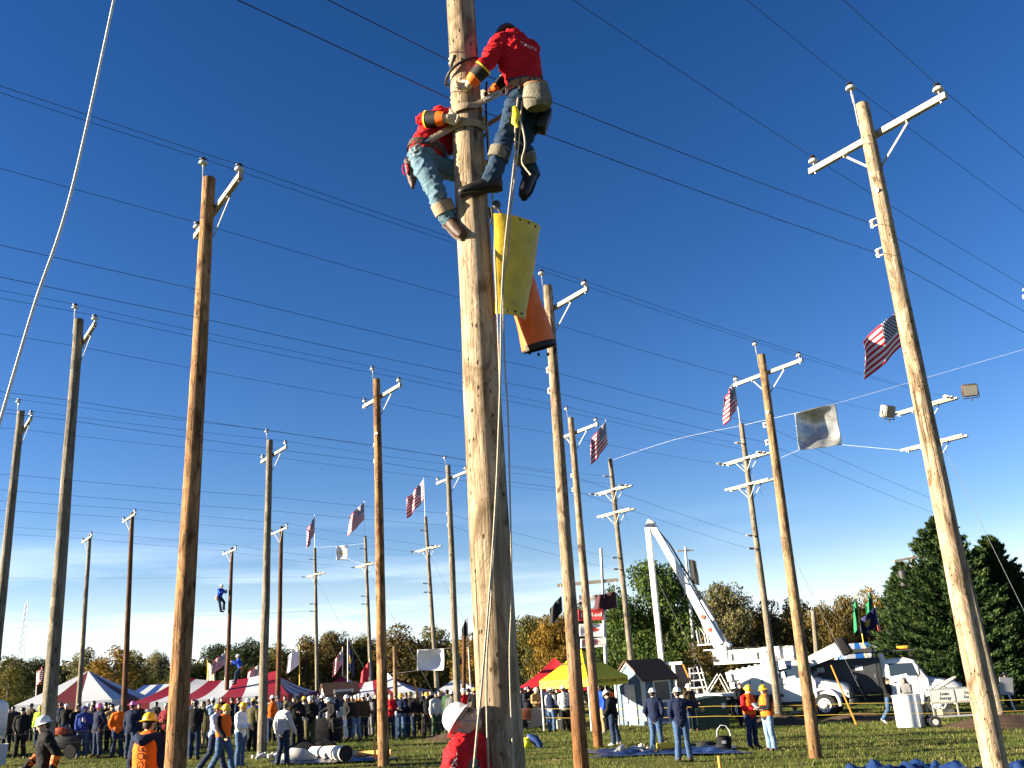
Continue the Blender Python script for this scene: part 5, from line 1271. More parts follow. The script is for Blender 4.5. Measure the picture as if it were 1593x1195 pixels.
# ------------------------------------------------------------------ flags
def us_mat():
    m = bpy.data.materials.new('striped_flag_cloth'); m.use_nodes = True; t = m.node_tree; L = t.links.new; b = t.nodes['Principled BSDF']; b.inputs['Roughness'].default_value = .8
    uv = N(t, 'ShaderNodeUVMap'); s = N(t, 'ShaderNodeSeparateXYZ'); L(uv.outputs[0], s.inputs[0])
    def mt(op, a, b_=None):
        n = N(t, 'ShaderNodeMath', operation=op)
        for i, q in enumerate((a, b_)):
            if q is None: continue
            if isinstance(q, (int, float)): n.inputs[i].default_value = q
            else: L(q, n.inputs[i])
        return n.outputs[0]
    st = mt('MODULO', mt('FLOOR', mt('MULTIPLY', s.outputs['Y'], 13)), 2)          # 0 red, 1 white
    can = mt('MULTIPLY', mt('LESS_THAN', s.outputs['X'], .40), mt('GREATER_THAN', s.outputs['Y'], 6/13))
    cu, cv = mt('MULTIPLY', s.outputs['X'], 6/.40), mt('MULTIPLY', mt('SUBTRACT', s.outputs['Y'], 6/13), 5/(7/13))
    def dots(ou, ov):
        fu, fv = mt('SUBTRACT', mt('FRACT', mt('ADD', cu, ou)), .5), mt('SUBTRACT', mt('FRACT', mt('ADD', cv, ov)), .5)
        return mt('LESS_THAN', mt('ADD', mt('MULTIPLY', fu, fu), mt('MULTIPLY', fv, fv)), .055)
    star = mt('MAXIMUM', dots(0, 0), dots(.5, .5))
    def mix(f, a, c_):
        r = N(t, 'ShaderNodeMix', data_type='RGBA'); L(f, r.inputs[0])
        for i, q in ((6, a), (7, c_)):
            if isinstance(q, tuple): r.inputs[i].default_value = (*q, 1)
            else: L(q, r.inputs[i])
        return r.outputs[2]
    col = mix(st, (.45, .02, .03), (.62, .60, .60)); cc = mix(star, (.015, .02, .075), (.62, .60, .60)); col = mix(can, col, cc)
    L(col, b.inputs['Base Color']); b.inputs['Specular IOR Level'].default_value = .1
    return m
USF = us_mat()
GSEAL = mat('gold_emblem', (.55, .34, .05), .6)
def flag(top, w, h, fly, droop, m, label, cat='flag', seed=0, emblem=None, waves=2.0, parent=None, name='flag'):
    """top: upper hoist corner; hoist runs straight down h; cloth flies toward `fly`, dropping by droop, with folds"""
    fl = Vector(fly).normalized(); sd_ = fl.cross(Vector((0, 0, 1))).normalized(); b = MB()
    def fn(u, v):
        p = Vector(top)+Vector((0, 0, -h*(1-v)))
        a = u*w; fold = math.sin(u*waves*6.28+seed+v*1.6)*.10*w*u**.7+math.sin(u*waves*3.1+seed*2-v*2.4)*.07*w*u
        return p+fl*(a*math.cos(droop)*(1-.10*math.sin(u*3+v*2)**2))+Vector((0, 0, -a*math.sin(droop)-.05*w*u*math.sin(v*3+seed)))+sd_*fold
    b.sheet(fn, 26, 16, thick=.004)
    o = b.build(name, [m]+([GSEAL] if emblem else []), parent, fix=False, sharp=180)
    if not parent: tag(o, label, cat, 'flags over the showground')
    return o, fn
LF = -1
def staff_flag(key, w, h, fly, droop, label, seed, drop=.05):
    p = POLES[key].staff; return flag((p.x, p.y, p.z-drop), w, h, fly, droop, USF, label, seed=seed)
FW = (-.80, -.25, 0)
# flag on the floodlight pole: hoist hidden behind the pale pole
pq = POLES['Q']; q = P(1393, 486, pq.d); b = MB(); b.tube([pq.staff, q+Vector((0, 0, .1))], .02, 8)
flag((q.x, q.y, q.z), 2.35, 1.5, (-.97, -.1, 0), .62, USF, 'stars and stripes flag flying left from behind the pale leaning pole', seed=.6, waves=1.3)
staff_flag('P', 1.35, 1.2, (-.75, -.45, 0), .85, 'stars and stripes flag hanging beside the left arm of the tan brown pole', 1.3)
staff_flag('R', 1.6, 1.3, (-.85, -.3, 0), .80, 'stars and stripes flag hanging below the crossarm right of the two tone pole', 2.2)
staff_flag('T0', 1.9, 1.5, (-.85, .2, 0), .75, 'dark looking stars and stripes flag over the far terminal pole left of the centre pole', 3.9)
staff_flag('T1', 1.8, 1.4, (-.9, -.2, 0), .75, 'stars and stripes flag over the terminal pole nearest the reddish brown pole', .9)
staff_flag('T2', 1.7, 1.5, (-.55, -.6, 0), 1.05, 'limp stars and stripes flag on the far terminal pole left of the white banner', 2.9)
FSTAFF = mat('thin_staff', (.45, .45, .44), .5, .3); YSTAFF = mat('yellow_staff', (.70, .55, .05), .5); GREENF = mat('green_flag_cloth', (.01, .14, .06), .8); NAVYF = mat('navy_flag_cloth', (.012, .016, .07), .8); WHF = mat('white_flag_cloth', (.70, .70, .70), .8); BLKF = mat('black_flag_cloth', (.012, .012, .013), .8); YWF = mat('cream_flag_cloth', (.62, .60, .40), .8)
REDF = mat('red_flag_cloth', (.48, .03, .04), .8)
def flagpole(u, vbot, vtop, d, label, fm, w, h, fly, droop, seed, staffm=None, ut=None, flabel=None, emblem=None):
    a = GD(u, d); t = P(ut if ut is not None else u, vtop, d)
    if vbot is not None:
        k = P(u, vbot, d); a = Vector((k.x, d, gz(k.x, d)))
    e = empty('flag_pole', a, label, 'flag pole', 'flag poles among the tents')
    b = MB(); b.tube([(0, 0, 0), t-a], .032, 8); b.build('staff', staffm or FSTAFF, e)
    b = MB(); b.ell(t-a+Vector((0, 0, .04)), (.05, .05, .05), nu=8, nv=6); b.build('finial', GSEAL, e)
    o, fn = flag(t-a-Vector((0, 0, .08)), w, h, fly, droop, fm, None, seed=seed, parent=e)
    if emblem:
        eb = MB(); eb.sheet(lambda u_, v_: fn(.5+.17*v_*math.cos(6.283*u_), .5+.2*v_*math.sin(6.283*u_))+Vector((0, -.03, 0)), 16, 3); eb.build('emblem', GSEAL, o, fix=False)
    return e
L1 = (-.9, -.2, 0)
flagpole(53, None, 1046, 64, 'pole with small stars and stripes flag at far left over the maroon tent', USF, 1.1, .8, (.6, -.6, 0), -.35, 1, ut=58)
flagpole(323, None, 1028, 72, 'pole with cream flag over the long red striped tent', YWF, 1.1, 1.5, (.7, -.3, 0), .6, 2, YSTAFF)
flagpole(350, None, 1013, 70, 'pole with stars and stripes flag left of the reddish climbed pole', USF, 1.1, .9, L1, .6, 2.5)
flagpole(407, None, 1030, 70, 'pole with stars and stripes flag just left of the pale grey pole', USF, 1.2, .9, L1, .5, .4)
flagpole(466, None, 1006, 66, 'yellow staff with white and striped flag above the gap between tents', WHF, 1.0, 1.1, (-.9, -.2, 0), .55, 1.7, YSTAFF)
flagpole(533, None, 1008, 66, 'pole with stars and stripes flag over the small pale shed', USF, 1.1, .95, L1, .9, 2.1)
flagpole(541, None, 993, 63, 'tall white pole with dark crossed flag over the small pale shed', NAVYF, 1.2, 1.3, (.6, -.4, 0), 1.15, .3, POLEW, emblem=True)
flagpole(575, None, 1026, 66, 'pole with red and white flag left of the reddish brown pole', REDF, 1.1, 1.0, L1, .9, 1.1)
flagpole(1351, 1047, 926, 68, 'yellow staff with green flag over the blue and white tent', GREENF, 1.4, 1.2, L1, 1.2, .5, YSTAFF, ut=1331)
flagpole(1380, 1035, 916, 70, 'red staff with green flag, rightmost of the leaning flag staffs', GREENF, 1.4, 1.1, L1, 1.15, 1.9, mat('red_staff', (.45, .06, .03), .5), ut=1353)
flagpole(1384, 1035, 943, 69, 'white leaning staff with navy flag and gold seal behind the trucks', NAVYF, 1.9, 1.2, L1, .55, 2.7, POLEW, ut=1361, emblem=True)
# metal post with cross beam, pennants and three banners
BEAMW = mat('weathered_beam', (.34, .29, .21), .85, var=.2); METW = mat('dull_metal_pole', (.40, .40, .38), .5, .4)
d = 60; a = GD(946, d); t = P(935, 853, d); e = empty('banner_mast', a, 'metal mast with wooden cross beam, two dark pennants and stacked banners', 'mast')
b = MB(); b.tube([(0, 0, 0), t-a], [.14, .09], 10); b.build('pole', METW, e)
b = MB(); x0, x1 = P(867, 911, d)-a, P(962, 902, d)-a; b.beam(x0, x1, .14, .20); cb = b.build('cross_beam', BEAMW, e)
for (u0, v0), mm, fl, dr, w_, sdd in (((873, 927), BLKF, L1, .75, 1.2, 1.0), ((958, 921), mat('black_red_pennant', (.05, .012, .016), .8), (-.95, -.1, 0), .12, 1.5, .7)):
    p = P(u0, v0, d-.1)-a; q = MB(); q.tube([p+Vector((.02, 0, .7)), p-Vector((0, 0, .9))], .02, 6); fp = q.build('pennant_staff', FSTAFF, e); flag(p, w_, .95, fl, dr, mm, None, seed=sdd, parent=e, name='pennant')
BW = mat('white_banner_vinyl', (.68, .66, .62), .6, var=.04); BR = mat('red_banner_vinyl', (.52, .05, .05), .6, var=.06); RP = mat('red_print', (.55, .04, .03), .6)
def banner(u0, u1, v0, v1, d, m, label, billow=.12, group='banners strung in the air and on the mast', seed=0, name='banner', parent=None, dv=0):
    A, B, C_, D_ = P(u0, v1, d), P(u1, v1+dv, d), P(u1, v0+dv, d), P(u0, v0, d); b = MB()
    def fn(u, v):
        p = A.lerp(B, u).lerp(D_.lerp(C_, u), v); return p+Vector((0, billow*math.sin(u*math.pi)*math.sin(v*math.pi*.9+.2)+.04*math.sin(u*7+seed)*v, .03*math.sin(u*3.1+seed)*(1-v)))
    b.sheet(fn, 18, 12, thick=.006); o = b.build(name, m, parent, fix=False, sharp=180); 
    if not parent: tag(o, label, 'banner', group)
    return o, fn
def banner_text(o, fn, txt, u0, u1, vc, vh, m):
    me = text_mesh(txt, 1.0, .0); xs_ = [v.co.x for v in me.vertices]; ys_ = [v.co.y for v in me.vertices]; x0, x1, y0, y1 = min(xs_), max(xs_), min(ys_), max(ys_)
    for v in me.vertices:
        q = fn(u0+(v.co.x-x0)/(x1-x0)*(u1-u0), vc+((v.co.y-y0)/(y1-y0)-.5)*vh); v.co = Vector(q)+Vector((0, -.025, 0))
    return link('lettering', me, m, o)
o, fn = banner(899, 939, 949, 967, 59.6, BR, 'red banner with white script, top of the three on the mast', dv=-2); banner_text(o, fn, 'B  Red', .12, .92, .52, .34, WHF)
o, fn = banner(901, 941, 971, 991, 59.6, BW, 'cream banner with red leaf shape, middle of the three on the mast', seed=2, dv=-1)
b = MB(); b.sheet(lambda u, v: fn(.22+.56*u, .52+(v-.5)*.34*math.sin(u*3.14)+.08*math.sin(u*3.14))+Vector((0, -.025, 0)), 14, 3); b.build('emblem', RP, o, fix=False)
o, fn = banner(903, 944, 994, 1008, 59.6, BW, 'white banner with red capital letters, lowest of the three on the mast', seed=4, dv=-2); banner_text(o, fn, 'TERRILL', .06, .95, .5, .55, RP)
o, fn = banner(899, 933, 926, 937, 66, BW, 'narrow white sign board above the stacked banners', billow=.02, dv=-1); banner_text(o, fn, 'Welcome Line', .1, .92, .5, .5, mat('grey_print', (.4, .4, .42), .6))
# strung cloths
SILV = mat('silver_tarp', (.40, .41, .40), .36, .5, var=.4, vscale=2.2, bump=.5, bscale=5, spec=.5)
dq = (POLES['P'].d+POLES['Q'].d)/2
A, B, C_, D_ = P(1243, 700, dq), P(1310, 692, dq), P(1300, 628, dq), P(1236, 643, dq); b = MB()
def tarpf(u, v):
    p = A.lerp(B, u).lerp(D_.lerp(C_, u), v); s = math.exp(-((u-.15-.35*v)**2)*9)
    return p+Vector((0, .30*math.sin(u*math.pi)*math.sin(v*math.pi)+.05*math.sin((u-v*.7)*13)*(1-v)*u+.05*s*math.sin(v*8+u*5), .05*math.sin(u*math.pi)*(v-.5)))
b.sheet(tarpf, 34, 30, thick=.004); tag(b.build('silver_tarp', SILV, None, fix=False, sharp=180), 'shiny silver square tarp strung in the sky between poles', 'tarp')
LINEW = mat('white_cord', (.60, .58, .60), .8)
def cord(pts, r, label): return rope(pts, r*.36, label, LINEW, 'cord', 24, 'thin cords holding the strung cloths')
PT = POLES['P'].top; RT = POLES['R'].top
cord([P(1593+40, 532, 37), C_, D_, PT-Vector((0, 0, .1))], .012, 'thin white cord along the top edge of the silver tarp')
cord([PT-Vector((0, 0, .1)), P(1050, 684, dq+6), RT-Vector((0, 0, .1))], .012, 'thin white cord between the two nearer terminal poles')
cord([A, P(1215, 712, dq+1)], .012, 'short cord from the lower left corner of the silver tarp')
cord([B, POLES['Q'].bot+POLES['Q'].ax(3.0)-CR*1.3], .012, 'short cord from the lower right corner of the silver tarp')
t1, t2 = POLES['T1'], POLES['T2']; dm = (t1.d+t2.d)/2
o, fn = banner(523, 541, 850, 872, dm, WHF, 'small white strung cloth with orange word over the tents', billow=.1, dv=-2); banner_text(o, fn, 'CHANCE', .1, .88, .48, .22, mat('orange_print', (.80, .40, .04), .6))
cord([t2.top, fn(0, 1)], .012, 'cord left of the small white strung cloth'); cord([fn(1, 1), t1.top-Vector((0, 0, .6))], .012, 'cord right of the small white strung cloth, upper'); cord([fn(1, 0), t1.bot+t1.ax(2.3)], .012, 'cord right of the small white strung cloth, lower')
o, fn = banner(649, 691, 1011, 1044, 52, WHF, 'large blank white cloth between the pole pair left of the centre pole', billow=.5, seed=1.5, dv=-2)
cord([fn(0, 0), P(600, 1050, 52)], .015, 'cord at the lower left of the large blank white cloth'); cord([fn(1, 1), P(706, 1008, 52)], .015, 'cord at the upper right of the large blank white cloth')
# ------------------------------------------------------------------ floodlights on the hidden pole
FLB = mat('flood_housing', (.30, .26, .17), .5, .3, var=.15); FLG = mat('flood_glass', (.22, .21, .19), .12, spec=.7); FLD = mat('flood_brown', (.09, .06, .04), .5, .3)
pq = POLES['Q']
def flood(u, v, yaw, m, label):
    c = P(u, v, pq.d-.1); e = empty('floodlight', c, label, 'floodlight', 'floodlights on the crossarm', rz=yaw); b = MB()
    b.box((0, 0, .05), (.58, .30, .50), Matrix.Rotation(.35, 3, 'X'), bev=.05); b.build('housing', m, e)
    b = MB(); b.box((0, -.155, .0), (.48, .03, .40), Matrix.Rotation(.35, 3, 'X')); b.build('glass', FLG, e)
    b = MB(); b.tube([(-.31, 0, .05), (-.31, 0, -.28), (.31, 0, -.28), (.31, 0, .05)], .02, 6); b.tube([(0, 0, -.28), (0, 0, -.40)], .03, 6); b.build('bracket', IRON, e)
flood(1381, 642, .5, FLB, 'tan floodlight at the left end of the hidden pole crossarm'); flood(1509, 609, -.2, FLD, 'brown floodlight with grey glass at the right end of the crossarm')
# ------------------------------------------------------------------ far poles, posts, tower
d = 76; a = GD(1087, d); t = P(1066, 851, d); e = empty('utility_pole', a, 'far thin metal pole with small crossarm and black flag right of the boom', 'utility pole', G_)
b = MB(); b.tube([(0, 0, 0), t-a], [.15, .10], 8); b.build('shaft', METW, e); b = MB(); b.beam(P(1053, 857, d)-a, P(1079, 856, d)-a, .12, .12); b.build('crossarm', BEAMW, e)
flag(P(1071, 870, d), .9, 1.9, (.5, -.6, 0), .3, BLKF, 'black flag on the far thin metal pole', seed=.4)
d = 62; a = GD(1433, d); t = P(1420, 864, d); e = empty('utility_pole', a, 'pole with a bank of black transformers above the short cedar', 'utility pole', G_)
b = MB(); b.tube([(0, 0, 0), t-a], [.17, .13], 10); b.build('shaft', WM['weathered'], e)
b = MB(); b.beam(P(1391, 873, d-.2)-a, P(1447, 863, d-.2)-a, .10, .14); am = b.build('crossarm', ARM, e)
b = MB(); b.beam(P(1405, 873, d-.25)-a, P(1421, 888, d-.2)-a, .04, .02); b.build('brace', ARM, am); b = MB(); b.beam(P(1434, 868, d-.25)-a, P(1423, 886, d-.2)-a, .04, .02); b.build('brace', ARM, am)
TRB = mat('transformer_black', (.02, .02, .022), .5, var=.2)
for i, (u_, w_) in enumerate(((1406, .62), (1418, .5), (1430, .62))):
    p = P(u_, 899, d-.55)-a; b = MB(); b.lathe([(w_*.5, -.52), (w_*.52, -.45), (w_*.52, .42), (w_*.4, .5), (.1, .52)], p, 14); b.tube([p+Vector((-.1, 0, .5)), p+Vector((-.1, 0, .72))], .05, 8); b.build('transformer', TRB, e)
b = MB(); b.beam(P(1400, 889, d-.3)-a, P(1436, 884, d-.3)-a, .3, .08); b.build('rack', IRON, e)
def post(u, vt, u2, d, r, m, label, cap=False):
    a = GD(u2, d); t = P(u, vt, d); e = empty('wooden_post', a, label, 'post', 'short bare posts'); link('shaft', shaft_mesh(Vector((0, 0, -.1)), t-a, r, r*.85, int(u), n=14, rings=10), WM[m], e); return e
post(1265, 950, 1277, 66, .19, 'grey', 'short bare wooden post behind the cab of the boom truck')
post(614, 1006, 616, 50, .12, 'tan', 'short brown post right of the reddish brown pole')
post(722, 989, 721, 52, .12, 'red', 'short brown post just left of the centre pole')
d = 56; a = GD(735, d); t = P(726, 960, d); e = empty('lamp_post', a, 'thin grey post with round lamp and dark flag left of the centre pole', 'lamp post')
b = MB(); b.tube([(0, 0, 0), t-a], .04, 8); b.build('post', METW, e); b = MB(); b.ell(P(730, 993, d)-a+Vector((.15, 0, 0)), (.13, .13, .16)); b.build('lamp', PORC, e); flag(t-a, .8, 1.0, (-.7, -.2, 0), 1.1, BLKF, None, seed=2, parent=e)
TOW = mat('hazed_tower_steel', (.45, .45, .45), .6, .2); d = 420; a = GD(27, d); hgt = P(34, 940, d).z-a.z; e = empty('lattice_tower', a, 'very distant lattice radio tower at far left', 'tower'); b = MB()  # light grey puts the fading of distance haze into the tower's colour
for sx_, sy_ in ((-1, -1), (1, -1), (0, 1)): b.tube([(sx_*2.2, sy_*2.2, 0), (sx_*.5, sy_*.5, hgt)], .16, 5)
b.tube([(0, 0, hgt), (0, 0, hgt+2)], .1, 5); b.build('mast_legs', TOW, e); b = MB(); n_ = 16
for i in range(n_):
    z0, z1 = hgt*i/n_, hgt*(i+1)/n_; r0, r1 = 2.2-1.7*i/n_, 2.2-1.7*(i+1)/n_
    for (p, q) in (((-1, -1), (1, -1)), ((1, -1), (0, 1)), ((0, 1), (-1, -1))): b.tube([(p[0]*r0, p[1]*r0, z0), (q[0]*r1, q[1]*r1, z1)], .09, 4); b.tube([(q[0]*r0, q[1]*r0, z0), (p[0]*r1, p[1]*r1, z1)], .09, 4)
b.build('bracing', TOW, e)
# ------------------------------------------------------------------ trucks
WP = mat('white_truck_paint', (.62, .61, .58), .32, var=.13, vscale=1.6, spec=.5); TYRE = mat('tyre_rubber', (.018, .018, .018), .85, var=.2); RIMM = mat('rim_paint', (.58, .58, .56), .4, .2, var=.1); GLS = mat('truck_glass', (.02, .03, .04), .08, spec=.7)
CHR = mat('chrome_grille', (.35, .35, .36), .25, .8); DKG = mat('dark_truck_metal', (.03, .03, .032), .5, .2, var=.2); LAMP = mat('lamp_lens', (.55, .52, .45), .15, spec=.6); AMB = mat('amber_lens', (.75, .28, .03), .3)
def wheel(e, x, y, r=.52, w=.28, out=1, dual=False):
    b = MB(); R = Matrix.Rotation(math.pi/2, 3, 'X'); ww = w*(2.1 if dual else 1)
    b.lathe([(r*.60, -ww/2), (r*.92, -ww/2), (r, -ww/2+.05), (r*1.0, ww/2-.05), (r*.92, ww/2), (r*.60, ww/2)], (x, y, r), 28, rot=R); ty = b.build('wheel', TYRE, e)
    b = MB(); yo = y-out*0+(-out)*0
    b.lathe([(r*.60, -ww/2-.004), (r*.61, ww/2+.004)], (x, y, r), 24, rot=R)
    b.lathe([(r*.58, -.02), (r*.58, .03), (r*.40, .02), (r*.24, .06), (r*.20, .10), (.02, .11)], (x, y+out*(ww/2), r), 24, rot=Matrix.Rotation(-out*math.pi/2, 3, 'X'))
    b.build('rim', RIMM, ty)
    b = MB()
    for i in range(8):
        a = i*.785; b.ell((x+math.cos(a)*r*.44, y+out*(ww/2+.012), r+math.sin(a)*r*.44), (.045, .03, .045), nu=8, nv=6)
    b.build('rim_holes', DKG, ty)
def cab(e, x0, paint=WP):
    """conventional cab; x0 = front axle position, +x forward, origin height ground"""
    prof_side = lambda k: None
    b = MB(); hw = 1.10
    # cabin shell (tumblehome toward the roof)
    def shell(sec):
        k = len(sec[0][1]); vs = []
        for x, ring in sec:
            for (y, z) in ring: vs.append((x, y, z))
        fs = [(i*k+j, i*k+(j+1) % k, (i+1)*k+(j+1) % k, (i+1)*k+j) for i in range(len(sec)-1) for j in range(k)]+[tuple(range(k)), tuple((len(sec)-1)*k+j for j in range(k))]
        return vs, fs
    ring = lambda w, z0, z1, wt: [(-w, z0), (-w, z0+(z1-z0)*.55), (-wt, z1-.10), (-wt+.12, z1), (wt-.12, z1), (wt, z1-.10), (w, z0+(z1-z0)*.55), (w, z0)]
    b.add(*shell([(x0-2.15, ring(hw, .75, 2.62, .98)), (x0-1.2, ring(hw, .75, 2.66, .98)), (x0-.78, ring(hw, .75, 2.52, .96)), (x0-.30, ring(hw-.02, .9, 1.72, 1.02))]))
    cb = b.build('cab', paint, e, sharp=30)
    b = MB(); rg2 = lambda w, z0, z1: [(-w, z0), (-w-.0, z0+(z1-z0)*.6), (-w+.16, z1-.06), (-w+.36, z1), (w-.36, z1), (w-.16, z1-.06), (w, z0+(z1-z0)*.6), (w, z0)]
    b.add(*shell([(x0-.36, rg2(1.0, .95, 1.72)), (x0+.2, rg2(.96, .98, 1.62)), (x0+.85, rg2(.86, .85, 1.46)), (x0+1.12, rg2(.78, .80, 1.30))])); b.build('hood', paint, e, sharp=30)
    for sg in (1, -1):
        b = MB(); arc = [Vector((x0+.70*math.cos(a), sg*.92, .56+.70*math.sin(a))) for a in np.linspace(-.15, math.pi*1.02, 14)]
        b.tube(arc, .07, 8, ref=(0, 1, 0), ry=.26 if False else .07); b.tube([p+Vector((0, sg*.12, 0)) for p in arc], .07, 8); b.tube([p+Vector((0, -sg*.10, 0)) for p in arc], .07, 8); b.build('fender', paint, e)
    # glazing
    b = MB(); xa, xb = x0-.765, x0-.325
    b.add([(xa+.02, -.80, 2.46), (xa+.02, .80, 2.46), (xb+.02, .92, 1.78), (xb+.02, -.92, 1.78), (xa-.03, -.80, 2.44), (xa-.03, .80, 2.44), (xb-.03, .92, 1.76), (xb-.03, -.92, 1.76)], [(0, 1, 2, 3), (7, 6, 5, 4), (0, 4, 5, 1), (1, 5, 6, 2), (2, 6, 7, 3), (3, 7, 4, 0)]); b.build('windscreen', GLS, e, smooth=False)
    for sg in (1, -1):
        b = MB(); y0, y1 = sg*1.075, sg*.995
        q = [(x0-1.95, y0, 1.80), (x0-.72, y0, 1.80), (x0-.92, y1, 2.40), (x0-1.95, y1, 2.42)]; b.add([(x, y+sg*.022, z) for x, y, z in q]+[(x, y-sg*.03, z) for x, y, z in q], [(0, 1, 2, 3), (7, 6, 5, 4), (0, 4, 5, 1), (1, 5, 6, 2), (2, 6, 7, 3), (3, 7, 4, 0)]); b.build('side_window', GLS, e, smooth=False)
        b = MB(); b.box((x0-1.35, sg*1.108, 1.35), (1.15, .02, .82)); b.box((x0-1.78, sg*1.125, 1.55), (.14, .03, .05), mi=1); b.build('door', [paint, DKG], e)
        b = MB(); b.tube([(x0-.72, sg*1.05, 1.75), (x0-.62, sg*1.32, 1.85), (x0-.62, sg*1.32, 2.3)], .02, 6); b.box((x0-.62, sg*1.34, 2.05), (.08, .18, .42), bev=.02); b.build('mirror', DKG, e)
        b = MB(); b.ell((x0+.98, sg*.70, 1.0), (.14, .15, .13)); b.build('headlight', LAMP, e)
    b = MB(); b.box((x0+1.10, 0, 1.08), (.10, 1.02, .62), Matrix.Rotation(-.12, 3, 'Y'), bev=.03)
    for i in range(9): b.box((x0+1.165, -.44+i*.11, 1.08), (.02, .045, .54), Matrix.Rotation(-.12, 3, 'Y'), mi=1)
    b.build('grille', [DKG, CHR], e)
    b = MB(); b.box((x0+1.22, 0, .60), (.20, 2.15, .34), bev=.05); b.build('bumper', DKG, e)
    b = MB()
    for y in (-.7, -.2, 0, .2, .7): b.ell((x0-1.25, y, 2.68), (.06, .05, .035), nu=8, nv=6)
    b.build('marker_lamps', AMB, e)
def boom_box(b, a, c, w0, h0, w1, h1, mi=0):
    a, c = Vector(a), Vector(c); d = (c-a).normalized(); u = Vector((0, 1, 0)); n = d.cross(u).normalized(); vs = []
    for p, w, h in ((a, w0, h0), (c, w1, h1)):
        for sy, sn in ((-1, -1), (1, -1), (1, 1), (-1, 1)): vs.append(p+u*(sy*w/2)+n*(sn*h/2))
    b.add(vs, [(0, 1, 2, 3), (7, 6, 5, 4), (0, 4, 5, 1), (1, 5, 6, 2), (2, 6, 7, 3), (3, 7, 4, 0)], mi)
# ---- boom truck
fw_ = G(1293, 1116); hd = math.radians(-27); hx, hy = math.cos(hd), math.sin(hd)
XF = 5.35
d1 = 47.5; fw_ = GD(1293, d1)
org = Vector((fw_.x-hx*XF, fw_.y-hy*XF, 0)); org.z = gz(fw_.x-hx*3, fw_.y-hy*3)
e = empty('boom_truck', org, 'white boom truck with boom raised over the sheds, cab facing right', 'truck', 'utility trucks', rz=hd); bt = e
cab(e, XF)
for sg in (1, -1): wheel(e, XF, sg*.98, out=sg)
for x in (0, 1.35):
    for sg in (1, -1): wheel(e, x, sg*.86, out=sg, dual=True)
b = MB(); b.box((2.2, 0, .82), (8.2, .9, .30)); b.box((1.0, 0, 1.05), (5.0, 2.3, .14)); b.box((3.6, 0, .75), (1.4, 2.1, .5)); b.build('chassis', DKG, e)
b = MB(); b.box((.75, 0, 1.20), (5.1, 2.4, .16), bev=.02); b.build('flatbed', WP, e)
for sg in (1, -1):
    b = MB(); b.box((2.45, sg*1.02, 1.66), (1.9, .44, .92), bev=.03)
    for x in (1.85, 2.45, 3.05): b.box((x, sg*1.245, 1.66), (.5, .015, .78))
    for x in (2.0, 2.6, 3.2): b.box((x, sg*1.26, 1.75), (.05, .02, .14), mi=1)
    b.build('tool_locker', [WP, DKG], e)
    b = MB(); b.beam((3.2, sg*1.0, 1.5), (3.35, sg*1.75, .25), .16, .22); b.box((3.35, sg*1.78, .12), (.5, .4, .08)); b.build('outrigger', WP, e)
    b = MB(); b.beam((-1.5, sg*1.0, 1.2), (-1.6, sg*1.55, .15), .14, .2); b.box((-1.6, sg*1.58, .06), (.45, .38, .08)); b.build('outrigger', WP, e)
b = MB(); b.lathe([(.62, 1.28), (.62, 1.5), (.5, 1.55), (.46, 2.6), (.5, 2.65), (.5, 2.9)], (3.0, 0, 0), 20); b.box((3.0, 0, 3.05), (.9, .8, .6), bev=.05); b.build('turret', WP, e)
inv = Matrix.Rotation(-hd, 4, 'Z')
def loc_of(u, v, yl=0.0):
    """point on the truck's own vertical plane y=yl seen at photo pixel (u,v), in truck space"""
    r = Vector(ray(u, v)); n = Vector((-hy, hx, 0)); o = Vector(CP); t = ((org+n*yl)-o).dot(n)/r.dot(n); return inv @ (o+r*t-org)
pa, pb_ = loc_of(1112, 1024), loc_of(1236, 1016)
b = MB(); boom_box(b, pa, pb_, .55, .66, .55, .70); b.box(pa+Vector((.15, 0, .34)), (.4, .6, .05)); 
for x in np.linspace(pa.x+.4, pb_.x-.3, 6): b.box((x, 0, pa.z+.35+(pb_.z-pa.z)*(x-pa.x)/(pb_.x-pa.x)), (.12, .5, .04))
for x in (pa.x+1.0, pa.x+2.3): b.box((x, -.285, pa.z-.02), (.10, .02, .34), mi=1)
lb = b.build('lower_boom', [WP, DKG], e, smooth=False)
b = MB(); b.lathe([(.16, -.32), (.16, .32)], pa+Vector((.12, 0, -.05)), 14, rot=Matrix.Rotation(math.pi/2, 3, 'X')); b.build('pivot_pin', DKG, lb)
k0, k1, k2 = loc_of(1119, 1004), loc_of(1014, 815), loc_of(1062, 899)
b = MB(); km = k0.lerp(k2, .35); boom_box(b, k0, km, .42, .54, .40, .48); boom_box(b, km, k2, .34, .42, .32, .38); boom_box(b, k2, k1, .30, .36, .27, .32)
b.box(k1+Vector((-.05, 0, .04)), (.42, .34, .34), Matrix.Rotation(.6, 3, 'Y'), bev=.06)
for t_ in (.12, .22): b.ell(k0.lerp(k1, t_)+Vector((.02, -.222, 0)), (.12, .012, .12), mi=1)
ub = b.build('upper_boom', [WP, mat('red_brown_print', (.30, .08, .04), .6)], e, smooth=False)
b = MB(); n_ = (k1-k0).cross(Vector((0, 1, 0))).normalized(); sgn = -1 if n_.z < 0 else 1
c0, c1 = k0+n_*sgn*.42, k0.lerp(k1, .33)+n_*sgn*.36; b.tube([c0, c0.lerp(c1, .55)], .07, 10, mi=1); b.tube([c0.lerp(c1, .5), c1], .12, 10); b.build('lift_cylinder', [WP, STEEL], e)
